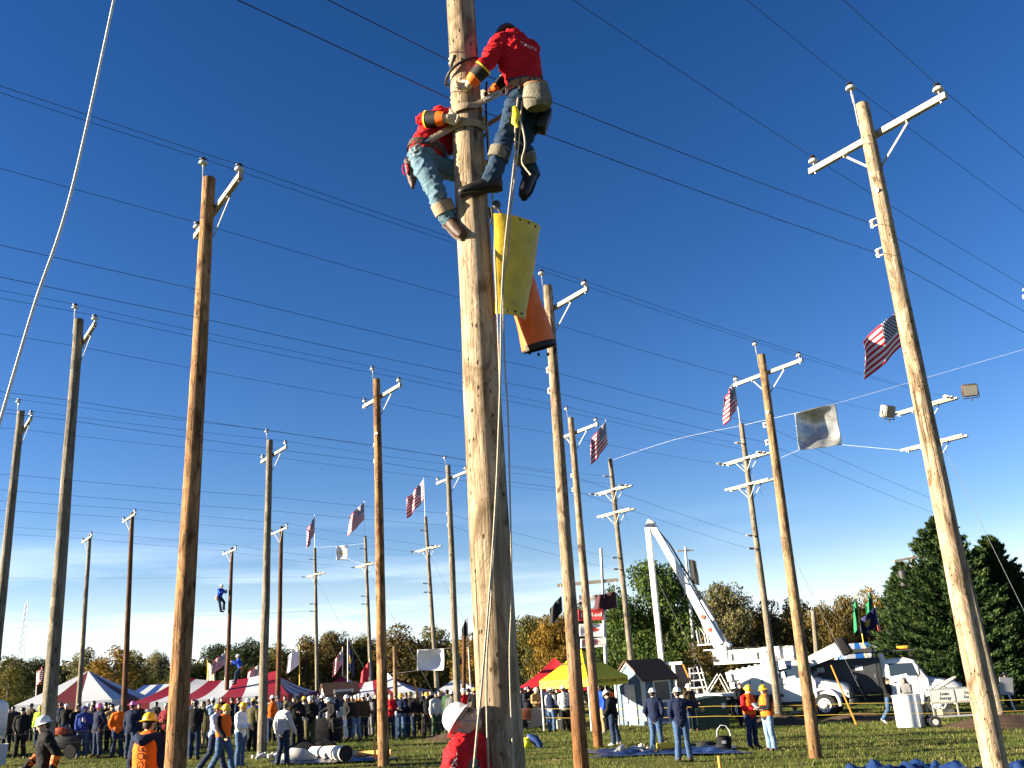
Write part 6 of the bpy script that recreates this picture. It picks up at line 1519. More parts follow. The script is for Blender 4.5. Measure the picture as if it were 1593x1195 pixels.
j0 = k1+Vector((-.25, 0, -.05)); j1 = Vector((j0.x-.02, 0, loc_of(1005, 1046).z)); b = MB(); boom_box(b, j0, j0.lerp(j1, .5), .26, .28, .24, .26); boom_box(b, j0.lerp(j1, .5), j1, .24, .26, .22, .24); b.beam(j0+Vector((.20, .0, -.3)), k1+Vector((.35, 0, -.95)), .12, .12); b.build('jib_boom', WP, e, smooth=False)
b = MB(); b.box(j1+Vector((-.1, 0, -.55)), (.75, .65, 1.05), bev=.05); b.box(j1+Vector((-.1, 0, -.02)), (.82, .72, .06)); b.build('bucket', mat('grey_fibreglass', (.40, .40, .38), .5), e)
b = MB(); kb = loc_of(1121, 1012); b.box(kb+Vector((.1, 0, -.1)), (.62, .66, .7), bev=.06); b.box(kb+Vector((.35, 0, .15)), (.3, .5, .5), Matrix.Rotation(.6, 3, 'Y'), bev=.04); b.build('elbow', WP, e)
q = loc_of(1098, 1003); b = MB(); b.box(q+Vector((.1, 0, 0)), (.95, .5, .07)); b.box(q+Vector((.35, 0, -.28)), (.9, .4, .06)); b.beam(q+Vector((.5, 0, -.28)), kb, .12, .14)
for y in (-.22, .22):
    b.tube([q+Vector((-.3, y, .03)), q+Vector((-.36, y, .72)), q+Vector((-.16, y, .86)), q+Vector((.05, y, .50)), q+Vector((.08, y, .03))], .03, 6)
    b.tube([q+Vector((.22, y, .03)), q+Vector((.22, y, .45))], .025, 6)
b.build('operator_step', WP, e)
b = MB()
for o_ in (-.12, .0, .12): b.tube([k0+Vector((.3, o_, .35)), k0.lerp(k1, .15)+Vector((.45, o_, .2)), k0.lerp(k1, .4)+Vector((.38, o_, .12)), k0.lerp(k1, .8)+Vector((.30, o_, .10)), k1+Vector((.12, o_, -.1))], .022, 6)
for o_ in (-.3, .28): b.tube([pa+Vector((.3, o_, .3)), pa.lerp(pb_, .3)+Vector((0, o_, .42)), pa.lerp(pb_, .7)+Vector((0, o_, .38)), pb_+Vector((-.2, o_, .3))], .022, 6)
b.tube([pb_+Vector((-.6, -.3, -.3)), pb_+Vector((-.5, -.5, -.9)), Vector((2.6, -.6, 1.7))], .03, 6); b.build('hydraulic_hoses', DKG, e)
s0, s1 = loc_of(1136, 1053, -.5), loc_of(1226, 1032, -.5); b = MB(); boom_box(b, s0+Vector((0, -.5, 0)), s1+Vector((0, -.5, 0)), .40, .46, .36, .42)
for t_ in np.linspace(.08, .92, 9): b.box(s0.lerp(s1, t_)+Vector((0, -.5, .24)), (.10, .2, .10))
s2, s3 = s0+Vector((.1, -.5, -.42)), s1+Vector((-.1, -.5, -.5)); boom_box(b, s2, s3, .30, .30, .28, .28)
for t_ in np.linspace(.1, .9, 8): b.box(s2.lerp(s3, t_)+Vector((0, -.155, -.02)), (.07, .02, .16), mi=1)
b.build('derrick_boom', [WP, DKG], e, smooth=False)
b = MB()
for y in (-.9, -.3):
    x0 = -1.2
    b.tube([(x0, y, 1.28), (x0+.1, y, 2.55), (x0+.5, y, 2.62), (x0+.75, y, 1.28)], .035, 6); b.tube([(x0+.75, y, 1.28), (x0+1.5, y, 2.2), (x0+1.9, y, 1.28)], .035, 6)
    for z in (1.6, 1.95, 2.3): b.tube([(x0+.02, y, z), (x0+.62, y, z)], .025, 6)
for z in (1.6, 1.95, 2.3, 2.55): b.tube([(-1.15, -.9, z), (-1.15, -.3, z)], .025, 6)
b.build('ladder_frame', WP, e)
b = MB(); q = Vector((-1.95, -.9, 0)); b.box((q.x, q.y, 2.0), (.16, .12, 1.7)); b.box((q.x, q.y, 2.85), (1.0, .14, .14)); b.beam((q.x, q.y, 1.25), (q.x-.2, q.y, .55), .12, .12); b.build('boom_rest', WP, e)
b = MB()
for y in (.45, .75): b.tube([(3.12, -y-.6, 1.0), (3.12, -y-.6, 3.0), (3.02, -y-.6, 3.15)], .07, 10)
b.build('exhaust_stack', CHR, e)
t0_, t1_ = loc_of(1262, 1031, .2), loc_of(1306, 1009, .2); b = MB(); boom_box(b, t0_+Vector((-.5, 0, -.1)), t1_, .42, .42, .50, .62); b.build('stowed_boom_tip', WP, e, smooth=False)
b = MB(); dd = (t1_-t0_).normalized(); b.box(t1_+dd*.22, (.46, .66, .82), Matrix.Rotation(-.45, 3, 'Y'), bev=.06); b.build('bucket_cover', CL['black'], e)
# ---- second truck
d2 = 47.5; c_ = GD(1464, d2); hd2 = math.radians(-22); g2 = Vector((c_.x-math.cos(hd2)*5.2, c_.y-math.sin(hd2)*5.2, 0)); g2.z = gz(c_.x, c_.y)
e = empty('utility_truck', g2, 'white utility truck with dark body, its hood pointing right under the cedar', 'truck', 'utility trucks', rz=hd2)
cab(e, 5.2)
for sg in (1, -1): wheel(e, 5.2, sg*.98, out=sg); wheel(e, 0, sg*.86, out=sg, dual=True)
b = MB(); b.box((2.2, 0, .80), (7.0, .9, .30)); b.build('chassis', DKG, e)
b = MB(); b.box((.9, 0, 1.9), (4.0, 2.3, 1.7), bev=.04)
for x in (-.4, .5, 1.4, 2.3): b.box((x, -1.16, 1.9), (.78, .02, 1.4)); b.box((x+.28, -1.175, 1.9), (.06, .02, .18), mi=1)
for x in (.1, 1.9): b.box((x, -1.18, 2.3), (.35, .02, .22), mi=2)
b.build('service_body', [mat('dark_body_paint', (.03, .032, .036), .45, var=.2), CHR, mat('pale_label', (.45, .45, .44), .6)], e)
b = MB()
for y in (-.95, .95): b.beam((-.9, y, 3.0), (4.6, y, 3.0), .07, .07)
for x in (-.6, 1, 2.6, 4.3): b.beam((x, -.95, 3.0), (x, .95, 3.0), .06, .06); b.beam((x, -.95, 2.7), (x, -.95, 3.0), .05, .05); b.beam((x, .95, 2.7), (x, .95, 3.0), .05, .05)
b.box((1.6, -.5, 3.12), (2.2, .3, .16)); b.build('roof_rack', DKG, e)
b = MB(); b.box((4.0, .2, 3.14), (.5, .9, .14), bev=.03); b.build('light_bar', AMB, e)
b = MB(); b.box((3.0, -.7, 2.35), (.22, .5, 1.1)); b.build('white_locker', WP, e)
# trailer at the left edge
c = GD(-55, 38); e = empty('trailer', c, 'white rounded trailer cut by the left edge of the photo', 'trailer')
b = MB(); b.box((0, 0, 1.25), (1.6, 3.2, 1.6), bev=.30); b.build('body', WP, e); wheel(e, .0, -.9, .33, .2, -1); wheel(e, 0, .9, .33, .2, 1)
b = MB(); b.box((0, 0, .42), (1.2, 2.6, .12)); b.build('chassis', DKG, e)
# ------------------------------------------------------------------ far climbers
POSES['climb'] = pose(pelvis=(0, .10, .97), waist=(0, .06, 1.09), chest=(0, -.02, 1.30), neck=(0, -.05, 1.48), head=(0, -.08, 1.635), shL=(.185, -.03, 1.42), shR=(-.185, -.03, 1.42),
   elL=(.24, -.22, 1.25), wrL=(.10, -.42, 1.38), elR=(-.24, -.24, 1.20), wrR=(-.10, -.42, 1.24), handL=(-.5, -.7, .2), handR=(.5, -.7, .2), hiL=(.095, .08, .93), hiR=(-.095, .08, .93),
   knL=(.16, -.20, .62), anL=(.10, -.22, .22), toL=(.04, -.38, .20), knR=(-.16, -.16, .50), anR=(-.10, -.20, .085), toR=(-.04, -.36, .06))
px2 = POLES['X2']
def far_climber(u, v, face, label, top, hat):
    p = P(u, v, px2.d-.02); e = person(p, 'climb', face, label, top, 'djean', ('hard', hat), group='linemen on the far reddish pole')
    b = MB(); b.tube([(0, .10, 1.0), (0, .10, 1.09)], [.20, .19], 18, ry=[.16, .155], ref=(1, 0, 0)); b.box((.2, .16, .92), (.06, .14, .26), bev=.02); b.box((-.2, .16, .92), (.06, .14, .26), bev=.02); b.build('body_belt', LEATHER, e); return e
far_climber(342, 953, 62, 'lineman in blue high on the left side of the far reddish pole', 'royal', 'white')
far_climber(371, 1064, 292, 'lineman in bright blue lower down on the right of the far reddish pole', 'royal', 'white')
# ------------------------------------------------------------------ people on the ground
GRP = 'onlookers and crews on the showground'
def crowd(u, d, pk, face, label, **kw): return person(GD(u, d), pk, face, label, **kw)
e1 = crowd(62, 17.2, 'walk', 300, 'dark dressed man with white hard hat and orange gauntlets at the lower left', top='black', legs='black', hat=('hard', 'white'), height=1.80)
def extra_gauntlets(e, pk):
    J = POSES[pk]
    for s in 'LR':
        w, l = J['wr'+s], J['el'+s]; ax = (l-w).normalized(); b = MB(); b.tube([w, w+ax*.05, w+ax*.13, w+ax*.22], [.052, .062, .072, .078], 16); b.build('gauntlet', ORANGEG, e)
        b = MB(); hand(b, J, s, .6, .006); b.build('glove', GLOVE, e)
    w, l = J['elL'].lerp(J['shL'], .12), J['elL'].lerp(J['shL'], .75)
extra_gauntlets(e1, 'walk')
e2 = crowd(222, 15.0, 'stand', 172, 'man in orange vest over navy hooded top, yellow hard hat, seen from behind', top='navy', legs='jean', hat=('hard', 'yellow'), vest='orange', height=1.82)
b = MB(); b.tube([(-.15, .06, 1.49), (-.07, .16, 1.46), (0, .19, 1.44), (.07, .16, 1.46), (.15, .06, 1.49)], [.05, .07, .08, .07, .05], 12, dome=True); b.build('hood', CL['navy'], e2)
place_text('lettering', 'JUDGE', .15, CL['black'], e2, (0, .200, 1.20), (0, 0, -1), (-1, 0, 0), .004)
cb_ = GD(236, 14.72); b = MB(); b.box((0, 0, 0), (.36, .02, .28)); b.box((-.11, -.013, -.02), (.06, .004, .06), mi=1); o = b.build('cardboard', [mat('brown_cardboard', (.30, .20, .10), .85, var=.1), LAMP], None, cb_+Vector((0, 0, .83))); o.rotation_euler = (.08, .04, 0); tag(o, 'brown cardboard held behind the back of the orange vested man', 'cardboard')
crowd(331, 27.6, 'walk', 95, 'person in pale blue shirt with olive backpack and yellow hat, half hidden', top='lblue', legs='djean', hat=('hard', 'yellow'), pack='olive')
crowd(345, 26.6, 'walk', 62, 'man in black jacket and open orange vest with bright yellow hard hat, striding', top='black', legs='jean', hat=('hard', 'yellow'), vest='orange')
crowd(373, 28.8, 'holding', 78, 'man in long white shirt and yellow hard hat, facing right in profile', top='white', legs='jean', hat=('hard', 'yellow'))
crowd(440, 29.2, 'stride', 150, 'man in pale grey shirt walking away with legs apart, dark yellow helmet', top='lgrey', legs='djean', hat=('hard', 'olive'))
# left crowd
crowd(29, 36.4, 'pockets', 15, 'man all in black with black cap at the far left', top='black', legs='black', hat=('cap', 'black'))
crowd(58, 44, 'stand', 0, 'person in lime top and yellow hard hat behind the white helmeted man', top='lime', legs='djean', hat=('hard', 'yellow'), height=1.72)
crowd(8, 41, 'stand', 40, 'dark figure in brown coat beside the white trailer', top='brown', legs='black', hat=None)
crowd(99, 46, 'stand', 5, 'person in black tee shirt and white cap under the maroon tent', top='black', legs='jean', hat=('cap', 'white'))
crowd(114, 38.5, 'holding', 60, 'brown haired man in black jacket left of the blue hooded man', top='black', legs='black', hat=None, hair='brown')
e_ = crowd(126, 35.6, 'drink', 20, 'man in blue hooded sweatshirt, hood up, holding a white cup', top='blue', legs='jean', hat=None, hood='blue')
J_ = POSES['drink']; cpos = e_.matrix_basis.to_translation(); rot = Matrix.Rotation(math.radians(20), 3, 'Z'); hp = cpos+rot @ (J_['wrL']+J_['handL'].normalized()*.12+Vector((0, -.05, .02)))
b = MB(); b.lathe([(.036, -.06), (.044, .055), (.046, .06), (.038, .062)], n=14); o = b.build('cup', PORC, None, hp); tag(o, 'white paper cup in the hand of the blue hooded man', 'cup')
crowd(133, 44, 'stand', 0, 'person in grey top and white cap behind the blue hooded man', top='lgrey', legs='djean', hat=('cap', 'white'))
crowd(139, 39, 'stand', 350, 'dark haired man in black between the blue hood and the pink hat', top='black', legs='jean', hat=None)
crowd(150, 36, 'pockets', 330, 'person in navy jacket and pink hard hat nearest the blue hooded man', top='navy', legs='djean', hat=('hard', 'pink'), height=1.80)
crowd(160, 40, 'stand', 20, 'person with black hair in black behind the first pink hard hat', top='black', legs='black', hat=('cap', 'black'), height=1.82)
crowd(170, 38.5, 'stand', 30, 'man in tan jacket and black cap left of the orange jacket', top='tan', legs='black', hat=('cap', 'black'))
crowd(181, 35.2, 'pockets', 200, 'man in plain orange jacket with short grey hair, seen from behind', top='orange', legs='djean', hat=None, hair='grey')
crowd(202, 34.2, 'stand', 170, 'person in navy jacket and purple pink hard hat right of the orange jacket', top='navy', legs='djean', hat=('hard', 'pink'), height=1.84)
crowd(256, 36, 'crossed', 340, 'man in maroon jacket and grey knit cap behind the orange vested man', top='maroon', legs='black', hat=('beanie', 'grey'))
crowd(268, 40, 'stand', 10, 'person in grey top left of the thick brown pole', top='grey', legs='djean', hat=('cap', 'white'))
crowd(301, 33, 'stand', 180, 'tall man in black jacket just right of the thick brown pole, back turned', top='black', legs='djean', hat=('cap', 'black'), height=1.84)
crowd(314, 39, 'pockets', 300, 'person in olive jacket behind the pale blue backpack wearer', top='olive', legs='tan', hat=None, hair='brown')
crowd(329, 39.5, 'stand', 200, 'person in blue checked shirt and white cap behind the yellow helmets', top='lblue', legs='djean', hat=('cap', 'white'), height=1.86)
crowd(384, 41, 'stand', 340, 'man in navy jacket and white hard hat behind the white shirted man', top='navy', legs='djean', hat=('hard', 'white'))
crowd(393, 40, 'stand', 180, 'person in bright blue jacket and yellow hard hat beside the pale grey pole', top='royal', legs='djean', hat=('hard', 'yellow'))
crowd(392, 36, 'pockets', 160, 'person in olive jacket with bare dark hair left of the pale grey pole', top='olive', legs='black', hat=None)
crowd(404, 43, 'stand', 0, 'person in tan shirt and white hard hat almost hidden by the pale grey pole', top='tan', legs='djean', hat=('hard', 'white'))
crowd(423, 42, 'stand', 200, 'person in grey shirt, orange vest and white hard hat right of the pale grey pole', top='lgrey', legs='djean', hat=('hard', 'white'), vest='orange', height=1.84)
crowd(461, 36, 'drink', 20, 'big man in black hooded top, hood up, right of the striding man', top='black', legs='black', hat=None, hood='black', height=1.84)
crowd(473, 41, 'stand', 190, 'person in white shirt and yellow hard hat between two dark jackets', top='lgrey', legs='djean', hat=('hard', 'yellow'))
crowd(482, 36.6, 'crossed', 10, 'man in black jacket and pale cap right of the black hooded man', top='black', legs='olive', hat=('cap', 'white'), height=1.82)
crowd(487, 45, 'stand', 180, 'person in brown coat and tan helmet behind the far terminal pole', top='brown', legs='djean', hat=('hard', 'olive'))
crowd(501, 45, 'stand', 200, 'person in navy coat and white hard hat in front of the pale shed', top='navy', legs='djean', hat=('hard', 'white'))
crowd(518, 40, 'reach', 300, 'man in black jacket and white hard hat bending over a bench by the pale shed', top='black', legs='black', hat=('hard', 'white'))
crowd(540, 42, 'pockets', 300, 'man in black with white hard hat left of the brown jacket', top='black', legs='djean', hat=('hard', 'white'))
crowd(554, 42, 'pockets', 15, 'man in open brown jacket, pale jeans and light blue cap', top='brown', legs='ljean', hat=('cap', 'white'))
crowd(559, 45, 'stand', 20, 'person in orange top behind the brown jacket', top='orange', legs='djean', hat=('hard', 'white'))
crowd(566, 42.6, 'stand', 200, 'man in olive jacket and white hard hat right of the brown jacket, back turned', top='olive', legs='djean', hat=('hard', 'white'))
crowd(577, 44, 'holding', 320, 'person in grey mottled clothes just left of the reddish brown pole', top='grey', legs='grey', hat=('cap', 'grey'), height=1.66)
crowd(608, 42, 'crossed', 10, 'grey haired man in red jacket right of the reddish brown pole', top='red', legs='djean', hat=None, hair='grey')
crowd(625, 42, 'crossed', 350, 'man in navy jacket and yellow hard hat right of the red jacket', top='navy', legs='jean', hat=('hard', 'yellow'))
crowd(640, 42, 'pockets', 340, 'man in black jacket and dull yellow helmet, second yellow hat from the red jacket', top='black', legs='djean', hat=('hard', 'olive'), height=1.8)
crowd(666, 42, 'pockets', 5, 'man in black sweatshirt and yellow hard hat facing the camera left of the white sweater', top='black', legs='black', hat=('hard', 'yellow'))
crowd(679, 42, 'stand', 30, 'person in white sweater left of the red shirted man', top='lgrey', legs='green', hat=None, hair='brown')
crowd(688, 47, 'stand', 180, 'person in pale blue shirt and yellow hard hat far behind the white sweater', top='lblue', legs='djean', hat=('hard', 'yellow'))
crowd(698, 45, 'stand', 150, 'dark haired person in green top behind the red shirted man', top='green', legs='djean', hat=None, height=1.85)
crowd(705, 43, 'stand', 170, 'person in grey coat and white hard hat over the red shirted man\'s helmet', top='grey', legs='djean', hat=('hard', 'white'))
crowd(723, 45, 'stand', 20, 'person in red vest and white hard hat left of the centre pole', top='red', legs='djean', hat=('hard', 'white'), height=1.84)
crowd(732, 46, 'stand', 200, 'person in pale blue shirt beside the centre pole', top='lblue', legs='djean', hat=None, height=1.86)
crowd(741, 44, 'pockets', 180, 'person in black and yellow hard hat at the left edge of the centre pole', top='black', legs='black', hat=('hard', 'yellow'), height=1.86)
# right of the centre pole
crowd(809, 47, 'stand', 60, 'dark dressed person under the red canopy at the centre pole', top='black', legs='black', hat=None)
crowd(822, 50, 'stand', 150, 'person in navy and white hard hat deep under the red canopy', top='navy', legs='djean', hat=('hard', 'white'))
crowd(836, 47, 'holding', 40, 'person in cream shirt and olive trousers between the canopies', top='tan', legs='olive', hat=('hard', 'white'))
crowd(847, 50, 'stand', 0, 'dark haired person in black behind the white canopy leg', top='black', legs='djean', hat=None)
crowd(860, 42.6, 'holding', 150, 'man in navy vest and white hard hat under the yellow canopy, profile left', top='lgrey', legs='jean', hat=('hard', 'white'), vest='navy')
crowd(881, 42.5, 'relaxed', 180, 'man in light grey shirt and white hard hat under the yellow canopy, seen from behind', top='lgrey', legs='black', hat=('hard', 'white'), height=1.82)
crowd(870, 47, 'stand', 0, 'dark figure between the two white hats under the yellow canopy', top='black', legs='black', hat=('cap', 'black'))
crowd(938, 40, 'stand', 300, 'man in bright blue jacket and tan trousers behind the thinner pole', top='royal', legs='tan', hat=None, hair='brown', boots=SHOE, height=1.86)
crowd(950, 43, 'stand', 200, 'person in orange brown top behind the man working at the thinner pole', top='orange', legs='djean', hat=None, height=1.82)
crowd(958, 33.2, 'reach', 232, 'man in black jacket and white hard hat with hand on the thinner pole', top='black', legs='djean', hat=('hard', 'white'), boots=SHOE)
crowd(1024, 29.6, 'pockets', 160, 'man in navy jacket, jeans and white hard hat, left of the pair with backs turned', top='navy', legs='jean', hat=('hard', 'white'))
crowd(1065, 26.2, 'point', 175, 'man in navy jacket, jeans and white hard hat stretching his right arm out', top='navy', legs='jean', hat=('hard', 'white'), height=1.80)
crowd(1078, 40, 'stand', 20, 'person with white hard hat behind the man stretching out his arm', top='brown', legs='djean', hat=('hard', 'white'))
crowd(1158, 42, 'holding', 10, 'dark haired person in black jacket in front of the boom truck', top='black', legs='black', hat=None)
e_ = crowd(1173, 30.2, 'holding', 28, 'man in red shirt and orange vest with yellow hard hat, reading a sheet', top='red', legs='djean', hat=('hard', 'yellow'), vest='orange')
pp = e_.location+Matrix.Rotation(math.radians(28), 3, 'Z') @ Vector((.02, -.36, 1.16)); b = MB(); b.sheet(lambda u, v: ((u-.5)*.24, -.02*math.sin(u*3.1), (v-.5)*.30), 6, 4, thick=.003); o = b.build('paper', WHF, None, pp); o.rotation_euler = (-.9, 0, math.radians(28)); tag(o, 'white sheet of paper held by the man in red shirt and orange vest', 'paper')
crowd(1201, 28.7, 'crossed', 292, 'man in black sweater and orange vest with yellow hard hat, facing left', top='black', legs='ljean', hat=('hard', 'yellow'), vest='orange')
crowd(1270, 33.5, 'stand', 60, 'person in orange jacket half hidden by the tan brown pole', top='orange', legs='djean', hat=('hard', 'yellow'))
crowd(1389, 41.2, 'walk', 40, 'man in black fleece and jeans with sunglasses by the white box', top='black', legs='jean', hat=None, boots=SHOE)
crowd(1419, 41, 'holding', 300, 'man in grey hooded sweatshirt, hood up, behind the white box', top='grey', legs='djean', hat=None, hood='grey')
crowd(1574, 50, 'stand', 320, 'dark figure under the cedar at the far right', top='black', legs='black', hat=('cap', 'black'))

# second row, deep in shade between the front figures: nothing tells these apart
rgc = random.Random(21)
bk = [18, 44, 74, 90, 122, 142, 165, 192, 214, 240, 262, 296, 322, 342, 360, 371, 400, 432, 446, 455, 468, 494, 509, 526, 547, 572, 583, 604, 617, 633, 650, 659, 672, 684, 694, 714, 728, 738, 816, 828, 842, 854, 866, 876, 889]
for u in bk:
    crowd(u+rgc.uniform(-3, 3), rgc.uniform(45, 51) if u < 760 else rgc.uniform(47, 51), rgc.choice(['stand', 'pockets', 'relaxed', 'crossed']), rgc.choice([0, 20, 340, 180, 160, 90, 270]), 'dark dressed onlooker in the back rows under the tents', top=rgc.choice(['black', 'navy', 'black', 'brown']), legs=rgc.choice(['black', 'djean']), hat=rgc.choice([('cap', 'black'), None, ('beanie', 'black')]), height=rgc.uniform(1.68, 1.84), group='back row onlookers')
# ------------------------------------------------------------------ things lying and standing on the field
YROPE = mat('yellow_rope', (.40, .27, .04), .8, var=.2); DROPE = mat('tan_barrier_rope', (.30, .22, .10), .8)
def fence_line(z, label, pts_, m):
    pts = [];
    for i in range(len(pts_)-1):
        a, b_ = GD(*pts_[i]), GD(*pts_[i+1]); a = a+Vector((0, 0, z)); b_ = b_+Vector((0, 0, z)); s = sag_pts(a, b_, .006*(b_-a).length, 8); pts += s if not pts else s[1:]
    b = MB(); b.tube(pts, .008, 6); tag(b.build('barrier_rope', m), label, 'rope', 'barrier ropes round the yard')
LN = [(-40, 32.5), (250, 36), (617, 40.5), (850, 41.5)]; RN = [(850, 41.5), (1118, 37.5), (1337, 35.5), (1640, 34)]
fence_line(.98, 'upper tan barrier rope in front of the left crowd', LN, DROPE); fence_line(.62, 'lower tan barrier rope in front of the left crowd', LN, DROPE)
fence_line(.98, 'upper yellow barrier rope in front of the trucks', RN, YROPE); fence_line(.62, 'lower yellow barrier rope in front of the trucks', RN, YROPE)
def stick(u0, v0, u1, v1, d, r, m, name, label, cat, group):
    a, b_ = P(u0, v0, d), P(u1, v1, d); b_.z = min(b_.z, gz(b_.x, d)+.02) if v1 > 1085 else b_.z
    b = MB(); b.tube([a, b_], r, 8); tag(b.build(name, m), label, cat, group)
b = MB(); a = GD(617, 40.5); b.box((0, 0, .55), (.09, .05, 1.1), bev=.008); b.tube([(0, -.04, .98), (0, .04, .98)], .02, 6); o = b.build('fence_stake', POLEW, None, a); tag(o, 'white stake carrying the barrier ropes right of the reddish brown pole', 'stake', 'fence stakes')
OST = mat('orange_stake_paint', (.75, .28, .05), .6); YOR = mat('orange_guy_guard', (.62, .22, .03), .5)
stick(1118, 1176, 1121, 1203, 19.5, .03, OST, 'survey_stake', 'orange stake in the grass below the black bucket', 'stake', 'orange survey stakes')
stick(582, 1149, 584, 1170, 29.5, .03, OST, 'survey_stake', 'pale orange stake in the grass left of the reddish brown pole', 'stake', 'orange survey stakes')
stick(1063, 1034, 1075, 1062, 48, .045, YOR, 'guy_guard', 'orange guy guard by the black canopy', 'guy guard', 'orange guy wire guards')
stick(1293, 1035, 1331, 1119, 40, .035, YOR, 'guy_guard', 'long orange guy guard slanting in front of the truck grille', 'guy guard', 'orange guy wire guards')
stick(643, 1055, 659, 1092, 56, .05, YOR, 'guy_guard', 'orange guy guard left of the white peaked tent', 'guy guard', 'orange guy wire guards')
TARPB = mat('blue_tarp', (.010, .028, .10), .36, var=.25, vscale=3, spec=.5)
def tarp(c, wx, wy, hgt, label, seed, m=TARPB, fr=1.0):
    b = MB()
    def fn(u, v):
        x, y = c.x+(u-.5)*wx*(1+.12*math.sin(v*7+seed)), c.y+(v-.5)*wy*(1+.15*math.sin(u*6+seed)); e_ = min(u, 1-u, v, 1-v)*5
        n_ = abs(mnoise.noise(Vector((x*1.7*fr, y*2.1*fr, seed))))*1.5+.6*abs(mnoise.noise(Vector((x*4.1*fr, y*4.6*fr, seed+4))))+.25*abs(mnoise.noise(Vector((x*9, y*9, seed))))
        return (x, y, gz(x, y)+.035+hgt*n_*min(1, e_+.15))
    b.sheet(fn, 70, 40, thick=.006); tag(b.build('blue_tarp', m, None, fix=False, sharp=30), label, 'tarp', 'blue ground tarps')
tarp(G(1032, 1171), 4.2, 2.6, .10, 'blue tarp with tools under the feet of the two navy jackets', 2)
g1 = G(1412, 1196); g1.y = 20.4; tarp(GD(1408, 20.6), 3.1, 2.4, .26, 'crumpled dark blue tarp at the bottom right, left of the pale leaning pole', 5)
tarp(GD(1606, 20.6), 1.0, 1.6, .22, 'corner of crumpled blue tarp at the lower right edge of the photo', 9)
tarp(G(520, 1184), 3.4, 1.8, .07, 'blue tarp under the big white cone near the reddish brown pole', 11)
# litter of tools on the tarps
STK = mat('pale_tool_plastic', (.55, .50, .40), .5); YT = mat('yellow_tool', (.72, .48, .04), .5, var=.1)
def clutter(c, n, r, label, seed, ms, s=.09):
    rg = random.Random(seed)
    for i in range(n):
        a = rg.random()*6.28; q = r*math.sqrt(rg.random()); x, y = c.x+q*math.cos(a)*1.4, c.y+q*math.sin(a)*.7; b = MB(); k = s*(.6+rg.random())
        if i % 2: b.tube([(-k, 0, k*.5), (0, k*.3, k*.6), (k*1.4, 0, k*.45)], [k*.4, k*.5, k*.3], 8, dome=True)
        else: b.lathe([(k*.5, 0), (k*.6, k*.3), (k*.5, k*.9), (k*.25, k*1.1), (k*.2, k*1.3)], n=10)
        o = b.build('clamp', ms[i % len(ms)], None, Vector((x, y, gz(x, y)+.09))); o.rotation_euler = (rg.random()*.5, rg.random()*.6, rg.random()*6.28)
        tag(o, label, 'tool', label)
clutter(G(1000, 1172), 9, .55, 'pale clamps and tools scattered on the right hand blue tarp', 3, [STK, STEEL], .11)
clutter(G(425, 1184), 12, .55, 'small pale knobs heaped beside the striding man', 6, [STK, PORC], .10)
def simple(name, c, label, cat, build, mats, group=None, rz=0, smooth=True):
    b = MB(); build(b); o = b.build(name, mats, None, c, smooth=smooth); o.rotation_euler = (0, 0, rz); tag(o, label, cat, group); return o
# yellow tools by the pair
for u_, v_, lab in ((1036, 1171, 'yellow tool case on the tarp between the two navy jackets'), (1062, 1170, 'yellow saw on the tarp by the man stretching out his arm')):
    simple('tool_case', G(u_, v_)+Vector((0, 0, .10)), lab, 'tool', lambda b: (b.box((0, 0, .09), (.5, .22, .16), bev=.03), b.tube([(-.12, 0, .17), (-.1, 0, .25), (.1, 0, .25), (.12, 0, .17)], .018, 6, mi=1), b.box((.32, 0, .07), (.2, .06, .07), mi=1)), [YT, DKG], 'yellow tools on the tarp')
# bucket with rope handle
e = empty('canvas_bucket', G(1128, 1166), 'black bucket with tall white rope handle on the grass', 'bucket')
b = MB(); b.lathe([(.17, 0), (.20, .02), (.225, .36), (.23, .37), (.21, .37), (.19, .05)], n=20); b.build('body', CL['black'], e)
b = MB(); b.tube([(-.20, 0, .36), (-.17, 0, .55), (-.05, 0, .68), (.10, 0, .66), (.19, 0, .52), (.21, 0, .36)], .014, 7); b.build('handle', LINEW, e); b = MB(); b.box((-.05, -.217, .22), (.12, .012, .08)); b.build('tag', POLEW, e)
simple('rubber_dish', G(1096, 1163), 'black round rubber dish lying tilted left of the black bucket', 'dish', lambda b: b.lathe([(.36, 0), (.38, .10), (.34, .12), (.30, .04), (.02, .03)], n=24, rot=Matrix.Rotation(-.25, 3, 'X'), sy=.9), TYRE)
# big white cone: rolled pole cover lying on its side
e = empty('white_cone', G(512, 1184)+Vector((0, 0, .05)), 'big white hollow cone lying on the blue tarp, dark open end right', 'cone')
cl_ = G(486, 1180); cr_ = G(534, 1187); ax_ = (cr_-cl_).normalized(); Lc_ = (cr_-cl_).length*1.05; base = e.location
p0, p1 = -ax_*Lc_*.55+Vector((0, .15, .15)), ax_*Lc_*.5+Vector((0, 0, .22)); b = MB(); b.tube([p0, p1], [.15, .23], 28, caps=False); b.tube([p1, p0], [.22, .142], 28, caps=False); b.build('shell', mat('white_cover_plastic', (.70, .64, .50), .5, var=.08), e, fix=False)
b = MB(); b.tube([p1-ax_*.03, p1-ax_*.05], [.221, .221], 28); b.build('mouth_shade_disc', BLKF, e)  # black disc across the open end paints the shade inside the hollow cone
simple('canvas_sack', G(462, 1187), 'grey white canvas sack lying left of the big white cone', 'sack', lambda b: b.tube([(-.45, 0, .16), (-.15, .02, .24), (.2, 0, .22), (.5, .05, .12)], [.12, .24, .22, .10], 14, ry=[.1, .2, .18, .08], dome=True), mat('grey_canvas', (.42, .42, .42), .9, var=.2, bump=.5))
